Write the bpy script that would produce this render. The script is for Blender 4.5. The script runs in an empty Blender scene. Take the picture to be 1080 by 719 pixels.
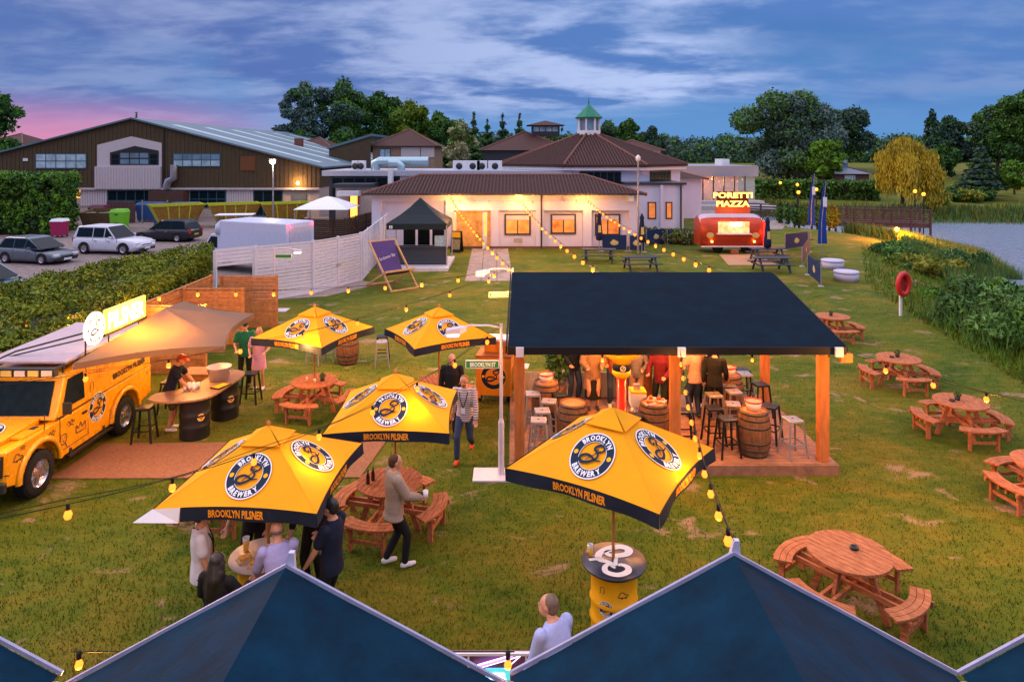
import bpy, bmesh, math, random
import numpy as np
from mathutils import Vector, Matrix, noise as mnoise
PI=math.pi
R=math.radians
random.seed(7); RNG=np.random.default_rng(7)
scene=bpy.context.scene
COL=scene.collection
F=722.0; HC=6.3; HY=162.0
def gp(px,py,z=0.0):
    D=(HC-z)*F/(py-HY); return ((px-540)/F*D, D)
def zat(py,D): return HC-(py-HY)*D/F
def xat(px,D): return (px-540)/F*D
# ---------------------------------------------------------------- materials
MATS={}
def mat(name,col,rough=.65,metal=0,var=.12,scale=6,bump=0,emit=None,es=0,spec=None,stretch=(1,1,1),col2=None,vscale=None):
    if name in MATS: return MATS[name]
    m=bpy.data.materials.new(name); m.use_nodes=True; nt=m.node_tree; b=nt.nodes['Principled BSDF']
    b.inputs['Roughness'].default_value=rough; b.inputs['Metallic'].default_value=metal
    if spec is None and rough>=.55 and not metal: spec=.2
    if spec is not None: b.inputs['Specular IOR Level'].default_value=spec
    tc=nt.nodes.new('ShaderNodeTexCoord'); mp=nt.nodes.new('ShaderNodeMapping'); mp.inputs['Scale'].default_value=stretch
    nt.links.new(tc.outputs['Object'],mp.inputs['Vector'])
    n=nt.nodes.new('ShaderNodeTexNoise'); n.inputs['Scale'].default_value=scale; n.inputs['Detail'].default_value=5; n.inputs['Roughness'].default_value=.62
    nt.links.new(mp.outputs['Vector'],n.inputs['Vector'])
    r=nt.nodes.new('ShaderNodeValToRGB'); e=r.color_ramp.elements
    e[0].position=.3; e[1].position=.7
    c2=col2 if col2 else tuple(min(1,c*(1+var)) for c in col)
    c1=tuple(c*(1-var) for c in col)
    e[0].color=(*c1,1); e[1].color=(*c2,1)
    nt.links.new(n.outputs['Fac'],r.inputs['Fac'])
    nt.links.new(r.outputs['Color'],b.inputs['Base Color'])
    if rough>.1:
        mr=nt.nodes.new('ShaderNodeMapRange'); mr.inputs['To Min'].default_value=max(.02,rough-.1); mr.inputs['To Max'].default_value=min(1,rough+.1)
        nt.links.new(n.outputs['Fac'],mr.inputs['Value']); nt.links.new(mr.outputs['Result'],b.inputs['Roughness'])
    if bump:
        bp=nt.nodes.new('ShaderNodeBump'); bp.inputs['Strength'].default_value=bump; bp.inputs['Distance'].default_value=.02
        nt.links.new(n.outputs['Fac'],bp.inputs['Height']); nt.links.new(bp.outputs['Normal'],b.inputs['Normal'])
    if emit:
        b.inputs['Emission Color'].default_value=(*emit,1); b.inputs['Emission Strength'].default_value=es
    MATS[name]=m; return m
# ---------------------------------------------------------------- mesh builder
class MB:
    def __init__(s): s.v=[]; s.f=[]; s.m=[]; s.mats=[]; s.T=[Matrix.Identity(4)]; s.sm=[]
    def mi(s,m):
        if m not in s.mats: s.mats.append(m)
        return s.mats.index(m)
    def push(s,M): s.T.append(s.T[-1]@M); return s
    def pop(s): s.T.pop()
    def add(s,vs,fs,m,smooth=False):
        o=len(s.v); T=s.T[-1]; k=s.mi(m)
        for p in vs: s.v.append(tuple(T@Vector(p)))
        for f in fs: s.f.append(tuple(o+i for i in f)); s.m.append(k); s.sm.append(smooth)
        return s
    def box(s,x0,x1,y0,y1,z0,z1,m):
        vs=[(x0,y0,z0),(x1,y0,z0),(x1,y1,z0),(x0,y1,z0),(x0,y0,z1),(x1,y0,z1),(x1,y1,z1),(x0,y1,z1)]
        return s.add(vs,[(0,3,2,1),(4,5,6,7),(0,1,5,4),(1,2,6,5),(2,3,7,6),(3,0,4,7)],m)
    def cb(s,c,d,m,rz=0,rx=0,ry=0):
        s.push(Matrix.Translation(c)@Matrix.Rotation(rz,4,'Z')@Matrix.Rotation(ry,4,'Y')@Matrix.Rotation(rx,4,'X'))
        s.box(-d[0]/2,d[0]/2,-d[1]/2,d[1]/2,-d[2]/2,d[2]/2,m); s.pop(); return s
    def beam(s,a,b,w,h,m,up=(0,0,1)):
        a=Vector(a); b=Vector(b); d=(b-a); L=d.length; d.normalize(); u=Vector(up)
        if abs(d.dot(u))>.98: u=Vector((0,1,0))
        x=d.cross(u).normalized(); z=x.cross(d)
        vs=[]
        for p in (a,b):
            for sx,sz in ((-1,-1),(1,-1),(1,1),(-1,1)): vs.append(p+x*(sx*w/2)+z*(sz*h/2))
        return s.add(vs,[(3,2,1,0),(4,5,6,7),(0,1,5,4),(1,2,6,5),(2,3,7,6),(3,0,4,7)],m)
    def rings(s,rs,m,cap=True,smooth=True,closed=True):
        n=len(rs[0]); vs=[p for r in rs for p in r]; fs=[]
        for i in range(len(rs)-1):
            for j in range(n if closed else n-1):
                k=(j+1)%n; fs.append((i*n+j,i*n+k,(i+1)*n+k,(i+1)*n+j))
        s.add(vs,fs,m,smooth)
        if cap:
            s.add(rs[0],[tuple(reversed(range(n)))],m); s.add(rs[-1],[tuple(range(n))],m)
        return s
    def lathe(s,prof,m,n=20,c=(0,0,0),cap=True,smooth=True):
        rs=[[(c[0]+r*math.cos(2*PI*i/n),c[1]+r*math.sin(2*PI*i/n),c[2]+z) for i in range(n)] for r,z in prof]
        return s.rings(rs,m,cap,smooth)
    def cyl(s,a,b,r0,m,r1=None,n=12,smooth=True,cap=True):
        r1=r0 if r1 is None else r1
        return s.tube([a,b],[r0,r1],m,n,smooth,cap)
    def tube(s,pts,r,m,n=8,smooth=True,cap=True):
        pts=[Vector(p) for p in pts]; rr=r if isinstance(r,(list,tuple)) else [r]*len(pts)
        d=(pts[1]-pts[0]).normalized(); up=Vector((0,0,1)) if abs(d.z)<.9 else Vector((0,1,0))
        x=d.cross(up).normalized(); rs=[]
        for i,p in enumerate(pts):
            a=pts[max(0,i-1)]; b=pts[min(len(pts)-1,i+1)]; d=(b-a).normalized()
            x=(x-d*x.dot(d)); x=x.normalized() if x.length>1e-6 else d.orthogonal().normalized()
            y=d.cross(x)
            rs.append([tuple(p+x*(rr[i]*math.cos(2*PI*j/n))+y*(rr[i]*math.sin(2*PI*j/n))) for j in range(n)])
        return s.rings(rs,m,cap,smooth)
    def ball(s,c,r,m,n=10,smooth=True):
        r=(r,r,r) if not isinstance(r,(tuple,list)) else r
        rs=[]
        for i in range(n//2+1):
            a=-PI/2+PI*i/(n//2); k=max(.02,math.cos(a))
            rs.append([(c[0]+r[0]*k*math.cos(2*PI*j/n),c[1]+r[1]*k*math.sin(2*PI*j/n),c[2]+r[2]*math.sin(a)) for j in range(n)])
        return s.rings(rs,m,True,smooth)
    def prism(s,poly,z0,z1,m):
        n=len(poly); vs=[(x,y,z0) for x,y in poly]+[(x,y,z1) for x,y in poly]
        a=sum(poly[i][0]*poly[(i+1)%n][1]-poly[(i+1)%n][0]*poly[i][1] for i in range(n))
        fs=[tuple(reversed(range(n))),tuple(range(n,2*n))]+[(i,(i+1)%n,n+(i+1)%n,n+i) for i in range(n)]
        if a<0: fs=[tuple(reversed(f)) for f in fs]
        return s.add(vs,fs,m)
    def slab(s,pts,t,m):   # 3D polygon thickened downwards by t
        n=len(pts); vs=[tuple(p) for p in pts]+[(p[0],p[1],p[2]-t) for p in pts]
        return s.add(vs,[tuple(range(n)),tuple(reversed(range(n,2*n)))]+[((i+1)%n,i,n+i,n+(i+1)%n) for i in range(n)],m)
    def quad(s,a,b,c,d,m): return s.add([a,b,c,d],[(0,1,2,3)],m)
    def mesh2(s,vf,fn,m):   # 2D mesh mapped by fn(x,y)->3D
        return s.add([fn(*p) for p in vf[0]],vf[1],m)
    def build(s,name,parent=None,loc=None,rotz=0,bevel=0,fixn=False):
        me=bpy.data.meshes.new(name); me.from_pydata(s.v,[],s.f)
        for m in s.mats: me.materials.append(m)
        me.polygons.foreach_set('material_index',s.m); me.polygons.foreach_set('use_smooth',s.sm); me.update()
        if fixn:
            bm=bmesh.new(); bm.from_mesh(me); bmesh.ops.recalc_face_normals(bm,faces=bm.faces); bm.to_mesh(me); bm.free()
        o=bpy.data.objects.new(name,me); COL.objects.link(o)
        if parent: o.parent=parent
        if loc: o.location=loc
        o.rotation_euler[2]=rotz
        if bevel:
            b=o.modifiers.new('Bevel','BEVEL'); b.width=bevel; b.segments=2; b.limit_method='ANGLE'; b.angle_limit=R(40)
        return o
def tag(o,label,cat,group=None,kind=None):
    if label: o['label']=label
    if cat: o['category']=cat
    if group: o['group']=group
    if kind: o['kind']=kind
    return o
def struct(o): o['kind']='structure'; return o
def thing(name,label,cat,loc=(0,0,0),rotz=0,group=None):
    o=bpy.data.objects.new(name,None); COL.objects.link(o); o.location=loc; o.rotation_euler=(0,0,rotz)
    o.empty_display_size=.2
    return tag(o,label,cat,group)
def kids(o): return list(CH.get(o.name,())) or [c for c in bpy.data.objects if c.parent==o]
CH={}
def dup(root,loc,rotz,label,group=None,scale=None):
    r=root.copy(); COL.objects.link(r); r.location=loc; r.rotation_euler=(0,0,rotz); r['label']=label
    if group: r['group']=group
    if scale: r.scale=(scale,)*3 if not isinstance(scale,tuple) else scale
    for ch in list(root.children):
        c=ch.copy(); COL.objects.link(c); c.parent=r
        for g in list(ch.children):
            d=g.copy(); COL.objects.link(d); d.parent=c
    return r
# ---------------------------------------------------------------- text and emblem geometry
_TX={}
def text2d(t,bold=.0,res=2):
    k=(t,bold,res)
    if k in _TX: return _TX[k]
    cu=bpy.data.curves.new('t','FONT'); cu.body=t; cu.size=1; cu.offset=bold; cu.resolution_u=res
    ob=bpy.data.objects.new('t',cu); COL.objects.link(ob)
    dg=bpy.context.evaluated_depsgraph_get(); me=bpy.data.meshes.new_from_object(ob.evaluated_get(dg))
    vs=[(v.co.x,v.co.y) for v in me.vertices]; fs=[tuple(p.vertices) for p in me.polygons]
    bpy.data.objects.remove(ob); bpy.data.meshes.remove(me); bpy.data.curves.remove(cu)
    if not vs: vs=[(0,0)]
    x0=min(v[0] for v in vs); x1=max(v[0] for v in vs)
    _TX[k]=(vs,fs,x0,x1); return _TX[k]
def text_block(t,w,h,bold=.03,res=2,cx=0,cy=0):
    """2D mesh of text centred at cx,cy with total width w and cap height h"""
    vs,fs,x0,x1=text2d(t,bold,res); cap=.73
    return ([((x-(x0+x1)/2)/(x1-x0)*w+cx,(y/cap-.5)*h+cy) for x,y in vs],fs)
def subdiv(vf,maxlen): # split long tris for wrapping
    vs=[tuple(v) for v in vf[0]]; fs=[]
    st=[]
    for f in vf[1]:
        for i in range(1,len(f)-1): st.append((f[0],f[i],f[i+1]))
    while st:
        a,b,c=st.pop(); L=[(math.dist(vs[a],vs[b]),a,b,c),(math.dist(vs[b],vs[c]),b,c,a),(math.dist(vs[c],vs[a]),c,a,b)]
        l,p,q,r=max(L)
        if l>maxlen and len(vs)<60000:
            vs.append(((vs[p][0]+vs[q][0])/2,(vs[p][1]+vs[q][1])/2)); k=len(vs)-1; st+=[(p,k,r),(k,q,r)]
        else: fs.append((a,b,c))
    return (vs,fs)
def annulus(r0,r1,n=40,cx=0,cy=0):
    vs=[]; fs=[]
    if r0<=0:
        vs=[(cx,cy)]+[(cx+r1*math.cos(2*PI*i/n),cy+r1*math.sin(2*PI*i/n)) for i in range(n)]
        return (vs,[(0,1+i,1+(i+1)%n) for i in range(n)])
    for i in range(n):
        a=2*PI*i/n; vs+=[(cx+r0*math.cos(a),cy+r0*math.sin(a)),(cx+r1*math.cos(a),cy+r1*math.sin(a))]
    for i in range(n):
        k=(i+1)%n; fs.append((2*i,2*i+1,2*k+1,2*k))
    return (vs,fs)
def smoothpath(P,k=5):
    out=[]
    n=len(P)
    for i in range(n-1):
        p0=P[max(0,i-1)]; p1=P[i]; p2=P[i+1]; p3=P[min(n-1,i+2)]
        for j in range(k):
            t=j/k
            out.append(tuple(.5*((2*p1[c])+(-p0[c]+p2[c])*t+(2*p0[c]-5*p1[c]+4*p2[c]-p3[c])*t*t+(-p0[c]+3*p1[c]-3*p2[c]+p3[c])*t**3) for c in range(len(p1))))
    out.append(tuple(P[-1])); return out
def ribbon(P,w0,w1=None,k=5,wm=None):
    P=smoothpath(P,k); n=len(P); vs=[]; fs=[]
    for i,p in enumerate(P):
        a=P[max(0,i-1)]; b=P[min(n-1,i+1)]; dx=b[0]-a[0]; dy=b[1]-a[1]; l=math.hypot(dx,dy) or 1
        t=i/(n-1); w=(w0+((w1 if w1 else w0)-w0)*t)
        if wm: w+= (wm-w)*math.sin(PI*t)
        w/=2; vs+=[(p[0]-dy/l*w,p[1]+dx/l*w),(p[0]+dy/l*w,p[1]-dx/l*w)]
    for i in range(n-1): fs.append((2*i,2*i+1,2*i+3,2*i+2))
    return (vs,fs)
B_STROKES=[ribbon([(.3,.52),(.14,.4),(-.0,.45),(.02,.66),(.28,.82),(.6,.82),(.74,.62),(.6,.4),(.34,.28)],.1,.1,wm=.2),
 ribbon([(.5,.42),(.24,.24),(-.08,-.1),(-.42,-.42)],.09,.06),
 ribbon([(.16,.3),(.38,.16),(.42,-.08),(.2,-.32),(-.15,-.52),(-.55,-.6),(-.86,-.46),(-.78,-.16),(-.4,-.02),(0,-.1),(.3,-.28),(.8,-.26)],.1,.07,wm=.22)]
def ring_text(t,r,h,a0,a1,top=True,bold=.05):
    """letters on a circle; angles in degrees clockwise from 12 o'clock"""
    out=[]; n=len(t)
    ws=[.08+text2d(c,bold)[3]-text2d(c,bold)[2] for c in t]; tot=sum(ws); acc=0
    for c,w in zip(t,ws):
        a=a0+(a1-a0)*(acc+w/2)/tot; acc+=w
        vs,fs,x0,x1=text2d(c,bold); sc=abs(R(a1-a0))*r*(w-.08)/tot/(x1-x0)
        vv=[]
        for x,y in vs:
            u=(x-(x0+x1)/2)*sc; v=(y/.73-.5)*h
            if top: rad=r+v; th=R(a)+u/r
            else: rad=r-v; th=R(a)-u/r
            vv.append((rad*math.sin(th),rad*math.cos(th)))
        out.append((vv,fs))
    return out
def emblem(mb,fn,Rad,navy,white,yel,lift=.004,plain=False,white_mat_inner=None):
    """round brewery emblem: fn(x,y,h) maps local 2D plus height to 3D"""
    def put(vf,h,m): mb.add([fn(x*Rad,y*Rad,h) for x,y in vf[0]],vf[1],m)
    if white_mat_inner: put(annulus(0,.62),lift,white_mat_inner)
    put(annulus(.95,1.0),lift,white); put(annulus(.62,.95),lift,navy); put(annulus(.6,.62),lift,white)
    put(annulus(0,.1,12,-.785,0),lift*2,yel); put(annulus(0,.1,12,.785,0),lift*2,yel)
    if not plain:
        for g in ring_text('BROOKLYN',.785,.22,-58,58): put(g,lift*2,white)
        for g in ring_text('BREWERY',.785,.22,232,128,top=False): put(g,lift*2,white)
    for i,b in enumerate(B_STROKES): put(([(x*.58,y*.58) for x,y in b[0]],b[1]),lift*(1+.5*i),navy)
# ---------------------------------------------------------------- common materials
WOOD=mat('cedar_wood',(.36,.10,.035),.7,scale=5,stretch=(7,1.3,7),var=.35,bump=.5,col2=(.56,.20,.085))
PINE=mat('pine_wood',(.40,.17,.06),.65,scale=7,var=.3,bump=.3)
POST=mat('post_wood',(.42,.14,.04),.6,var=.25,scale=4,stretch=(4,4,.6),bump=.3)
DECK=mat('deck_wood',(.26,.13,.08),.6,var=.25,scale=6,bump=.2)
NAVY=mat('navy_print',(.008,.018,.045),.7,var=.1)
WHITE=mat('white_print',(.75,.75,.8),.7,var=.05)
YEL=mat('yellow_canvas',(.80,.33,.004),.8,var=.07,scale=2.5,bump=.6)
YELP=mat('yellow_print',(.85,.42,.012),.7,var=.04)
VALN=mat('navy_canvas',(.012,.018,.035),.8,var=.2,scale=5,bump=.2)
ORGP=mat('orange_print',(.85,.30,.01),.7,var=.05)
BLACK=mat('black_metal',(.012,.012,.014),.4,.3,var=.2)
BLK=mat('black_fabric',(.012,.012,.015),.9,var=.3)
STEEL=mat('steel',(.45,.45,.48),.35,.9,var=.1)
GREYM=mat('grey_metal',(.38,.37,.4),.4,.7,var=.15)
TRIMD=mat('edge_trim_pale',(.34,.32,.46),.5,0,var=.15)
LILAC=mat('painted_pale_metal',(.62,.56,.66),.45,.1,var=.06)
GLASSD=mat('dark_glass',(.006,.014,.020),.2,.0,var=.3,spec=.12)
RUB=mat('rubber',(.015,.015,.016),.8,var=.2)
WPAINT=mat('white_paint',(.72,.72,.76),.45,var=.05)
# ================================================================ people
def ik(a,b,l1,l2,pole):
    a=Vector(a); b=Vector(b); d=b-a; L=min(d.length,(l1+l2)*.995); d.normalize(); b=a+d*L
    x=(l1*l1-l2*l2+L*L)/(2*L); h=math.sqrt(max(0,l1*l1-x*x)); p=Vector(pole); p=p-d*p.dot(d)
    p=p.normalized() if p.length>1e-5 else d.orthogonal().normalized()
    return a+d*x+p*h,b
def remeshed(mb,name,voxel,mat_,parent,smooth=4):
    me=bpy.data.meshes.new('tmp'); me.from_pydata(mb.v,[],mb.f)
    bm=bmesh.new(); bm.from_mesh(me); bmesh.ops.remove_doubles(bm,verts=bm.verts,dist=1e-5); bmesh.ops.recalc_face_normals(bm,faces=bm.faces); bm.to_mesh(me); bm.free()
    o=bpy.data.objects.new('tmp',me); COL.objects.link(o)
    r=o.modifiers.new('r','REMESH'); r.mode='VOXEL'; r.voxel_size=voxel; r.use_smooth_shade=True
    s=o.modifiers.new('s','SMOOTH'); s.factor=.5; s.iterations=smooth
    dg=bpy.context.evaluated_depsgraph_get(); m2=bpy.data.meshes.new_from_object(o.evaluated_get(dg)); m2.name=name
    bpy.data.objects.remove(o); bpy.data.meshes.remove(me)
    m2.materials.clear(); m2.materials.append(mat_)
    ob=bpy.data.objects.new(name,m2); COL.objects.link(ob); ob.parent=parent; return ob
def limb(mb,pts,inf=0,m=None):
    for i,(p,r) in enumerate(pts):
        mb.ball(p,r+inf,m,12)
        if i: mb.cyl(pts[i-1][0],p,pts[i-1][1]+inf,m,r+inf,n=14)
def loft(mb,secs,M,inf=0,m=None,n=20):
    rs=[]
    for (x,y,z,rx,ry) in secs:
        rs.append([tuple(M@Vector((x+(rx+inf)*math.cos(2*PI*j/n),y+(ry+inf)*math.sin(2*PI*j/n),z))) for j in range(n)])
    mb.rings(rs,m)
SKIN=mat('skin',(.50,.24,.15),.5,var=.06); SKIN2=mat('skin_tan',(.42,.19,.11),.5,var=.06)
EYE=mat('eye_dark',(.03,.02,.02),.3); LIP=mat('lips',(.35,.1,.08),.5)
def cloth(n,c,var=.15,scale=12,**k): return mat('cloth_'+n,c,.85,0,var,scale,bump=.35,**k)
def person(label,loc,face,h=1.78,shirt=None,sleeve='short',coatlen=None,trousers=None,legs='long',shoes=None,hair='short',hairc=None,
    lean=0,wr=None,wl=None,ar=None,al=None,head=(0,0),skin=None,slim=1.0,lanyard=False,coat=None,cap=None,untucked=True,skirt=None,stripes=None,twist=0,beard=None,name='person'):
    """facing +Y locally; face=rotation z in degrees (0 faces +Y away from the camera)"""
    s=h/1.78; skin=skin or SKIN
    root=thing(name,label,'person',(loc[0],loc[1],loc[2] if len(loc)>2 else 0),R(face))
    root.scale=(s*slim,s*slim,s)
    ar=ar or (.11,.02,.09); al=al or (-.11,.02,.09)
    hipz=.93-.0*lean
    dmax=max(math.dist((.09,0,hipz),ar),math.dist((-.09,0,hipz),al))
    if dmax>.84: hipz-= (dmax-.84)*1.1
    U=Matrix.Translation((0,0,hipz))@Matrix.Rotation(-R(lean),4,'X')@Matrix.Rotation(R(twist),4,'Z')@Matrix.Translation((0,0,-hipz))
    dz=hipz-.93
    def up(p): return U@Vector((p[0],p[1],p[2]+dz))
    Mt=U@Matrix.Translation((0,0,dz))
    torso=[(0,0,.84,.13,.095),(0,0,.92,.165,.115),(0,0,1.0,.155,.11),(0,.0,1.1,.142,.1),(0,0,1.22,.16,.11),(0,.0,1.33,.175,.115),(0,-.005,1.42,.155,.095),(0,-.01,1.47,.115,.082),(0,-.01,1.505,.07,.066),(0,-.01,1.525,.058,.056)]
    shR,shL=up((.188,-.005,1.435)),up((-.188,-.005,1.435))
    wr=wr or (.26,.04,.86); wl=wl or (-.26,.04,.86)
    W={}
    for k,sh,w,sg in (('r',shR,wr,1),('l',shL,wl,-1)):
        wv=up(w); e,wv=ik(sh,wv,.29,.26,U.to_3x3()@Vector((sg*.5,-1,-.25))); W[k]=(sh,e,wv)
    LG={}
    for k,a,sg in (('r',ar,1),('l',al,-1)):
        hp=Vector((sg*.09,0,hipz-.02)); kn,an=ik(hp,a,.43,.42,(sg*.08,1,0)); LG[k]=(hp,kn,an)
    # ---- body
    mb=MB(); loft(mb,torso,Mt)
    limb(mb,[(up((0,-.01,1.46)),.058),(up((0,.005,1.56)),.054)])
    Hc=up((0,.025,1.635)); Hm=Matrix.Translation(Hc)@U.to_3x3().to_4x4()@Matrix.Rotation(R(head[0]),4,'Z')@Matrix.Rotation(-R(head[1]),4,'X')
    mb.push(Hm); mb.ball((0,-.005,.025),(.081,.102,.098),None,16); mb.ball((0,.03,-.045),(.06,.066,.066),None,14)
    mb.ball((0,.1,-.012),(.013,.02,.022),None,8); mb.ball((0,.088,-.04),(.024,.012,.01),None,8)
    for sg in (1,-1): mb.ball((sg*.077,0,-.0),(.012,.02,.03),None,8)
    mb.pop()
    for k,sg in (('r',1),('l',-1)):
        sh,e,w=W[k]; limb(mb,[(sh,.055),(sh+(e-sh)*.5,.047),(e,.04),(e+(w-e)*.4,.038),(w,.027)])
        d=(w-e).normalized(); side=d.cross(Vector((0,1,0)))
        side=side.normalized() if side.length>.2 else Vector((1,0,0)); n=side.cross(d).normalized()
        pal=w+d*.055
        for t in (-.028,-.01,.01,.028): limb(mb,[(w+d*.01+side*t*.6,.014),(w+d*.085+side*t,.012)])
        for t,L in ((-.03,.062),(-.01,.074),(.01,.07),(.03,.055)):
            b=w+d*.088+side*t; c=b+d*L*.5+n*.012; f=c+d*L*.35+n*.03
            limb(mb,[(b,.0095),(c,.009),(f,.0075)])
        limb(mb,[(w+d*.03+side*.03,.013),(w+d*.06+side*.052+n*.015,.011),(w+d*.09+side*.05+n*.035,.009)])
        hp,kn,an=LG[k]; limb(mb,[(hp,.085),(hp+(kn-hp)*.5,.07),(kn,.052),(kn+(an-kn)*.35,.052),(an,.036)])
        limb(mb,[(an-Vector((0,.02,.045)),.035),(an+Vector((0,.1,-.06)),.028),(an+Vector((0,.15,-.065)),.022)])
    remeshed(mb,'body',.0095,skin,root,2)
    for sg in (1,-1):
        e=MB(); e.push(Hm); e.ball((sg*.03,.083,.01),(.012,.008,.007),EYE,8); e.pop(); e.build('eye',root)
    mo=MB(); mo.push(Hm); mo.ball((0,.093,-.042),(.02,.01,.006),LIP,8); mo.pop(); mo.build('mouth',root)
    # ---- clothes
    def top(mb,inf,lo,armfrac,flare=0):
        secs=[t for t in torso if t[2]>=lo-.001]
        if lo<.84: secs=[(0,0,lo,.165+flare,.12+flare)]+[t for t in torso if t[2]>.86]
        secs=[(x,y,z,rx,ry) for x,y,z,rx,ry in secs if z<1.51]
        loft(mb,secs,Mt,inf)
        for k in 'rl':
            sh,e,w=W[k]; pts=[(sh,.057),(sh+(e-sh)*.5,.052),(e,.045),(e+(w-e)*.5,.041),(w-(w-e)*.08,.034)]
            if armfrac<=.3: continue
            if armfrac<.6: pts=[(sh,.058),(sh+(e-sh)*.62,.058)]
            limb(mb,pts,inf)
    if shirt:
        c=MB(); top(c,.016,.82 if untucked else .9,.5 if sleeve=='short' else (1 if sleeve=='long' else 0)); 
        remeshed(c,'shirt',.013,shirt,root,3)
    if coat:
        c=MB(); top(c,.03,.78,1,.0)
        if coatlen: loft(c,[(0,-.01,coatlen,.23,.17),(0,-.01,(coatlen+.9)/2,.21,.155),(0,0,.9,.19,.145),(0,0,1.0,.18,.13)],Mt,.0)
        remeshed(c,'coat',.014,coat,root,3)
    if skirt and skirt!='longcoat':
        c=MB(); lo,fl,m_=skirt; loft(c,[(0,0,lo,.15+fl,.12+fl),(0,0,(lo+.95)/2,.16+fl*.5,.125+fl*.5),(0,0,.98,.15,.115),(0,0,1.05,.145,.11)],Mt,.012); remeshed(c,'skirt',.014,m_,root,3)
    if trousers:
        c=MB(); loft(c,[(0,0,.82,.15,.105),(0,0,.92,.165,.118),(0,0,.99,.155,.112)],Mt,.012)
        for k in 'rl':
            hp,kn,an=LG[k]; pts=[(hp,.088),(hp+(kn-hp)*.5,.077),(kn,.062),(kn+(an-kn)*.5,.058),(an+(kn-an)*.06,.05)]
            if legs=='short': pts=[(hp,.09),(hp+(kn-hp)*.5,.088),(hp+(kn-hp)*.85,.084)]
            limb(c,pts,.006)
        remeshed(c,'trousers',.013,trousers,root,3)
    if shoes:
        for k in 'rl':
            an=LG[k][2]; c=MB(); limb(c,[(an+Vector((0,-.035,-.045)),.04),(an+Vector((0,.07,-.052)),.038),(an+Vector((0,.15,-.056)),.034)],.004)
            remeshed(c,'shoe',.012,shoes,root,3)
    if hairc and hair!='none':
        c=MB(); c.push(Hm)
        if hair=='short': c.ball((0,-.022,.04),(.084,.098,.092),None,16); c.ball((0,-.05,-.0),(.078,.07,.075),None,14)
        if hair=='long':
            c.ball((0,-.025,.038),(.092,.103,.1),None,16)
            for sg in (1,-1): limb(c,[((sg*.055,-.03,.0),.06),((sg*.07,-.05,-.13),.06),((sg*.06,-.07,-.26),.05)])
            limb(c,[((0,-.06,-.02),.085),((.02,-.09,-.16),.105),((-.02,-.1,-.34),.085),((.01,-.1,-.42),.05)]); limb(c,[((.06,-.07,-.1),.07),((.09,-.08,-.3),.05)]); limb(c,[((-.06,-.07,-.1),.07),((-.1,-.08,-.28),.05)])
        if hair=='bob':
            c.ball((0,-.025,.038),(.092,.103,.1),None,16)
            for sg in (1,-1): limb(c,[((sg*.055,-.03,.0),.055),((sg*.065,-.035,-.1),.05)])
            limb(c,[((0,-.06,-.02),.08),((0,-.07,-.1),.07)])
        if hair=='fringe':  # balding: hair round the back and sides only
            for i in range(9): a=R(-200+i*27.5); c.ball((.072*math.cos(a),-.01+.085*math.sin(a),-.005),(.018,.02,.03),None,8)
        c.pop(); remeshed(c,'hair',.011,hairc,root,2)
    if beard:
        c=MB(); c.push(Hm); c.ball((0,.042,-.062),(.054,.06,.042),None,12); c.pop(); remeshed(c,'beard',.01,beard,root,2)
    if cap:
        c=MB(); c.push(Hm); c.ball((0,-.01,.05),(.088,.105,.08),None,16); c.ball((0,.12,.035),(.07,.07,.012),None,12); c.pop(); remeshed(c,'cap',.01,cap,root,2)
    if lanyard:
        c=MB(); P=[up((x,y,z)) for x,y,z in ((0,-.09,1.5),(.075,-.03,1.5),(.085,.1,1.42),(.06,.145,1.3),(.0,.15,1.12))]
        Q=[up((-x,y,z)) for x,y,z in ((0,-.09,1.5),(.075,-.03,1.5),(.085,.1,1.42),(.06,.145,1.3),(.0,.15,1.12))]
        c.tube(P,.009,BLK,6); c.tube(Q,.009,BLK,6); c.build('lanyard',root)
        c=MB(); c.push(Mt); c.cb((0,.155,1.08),(.08,.006,.11),WHITE); c.pop(); c.build('badge',root)
    return root,{k:root.matrix_basis@W[k][2] for k in 'rl'}
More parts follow.
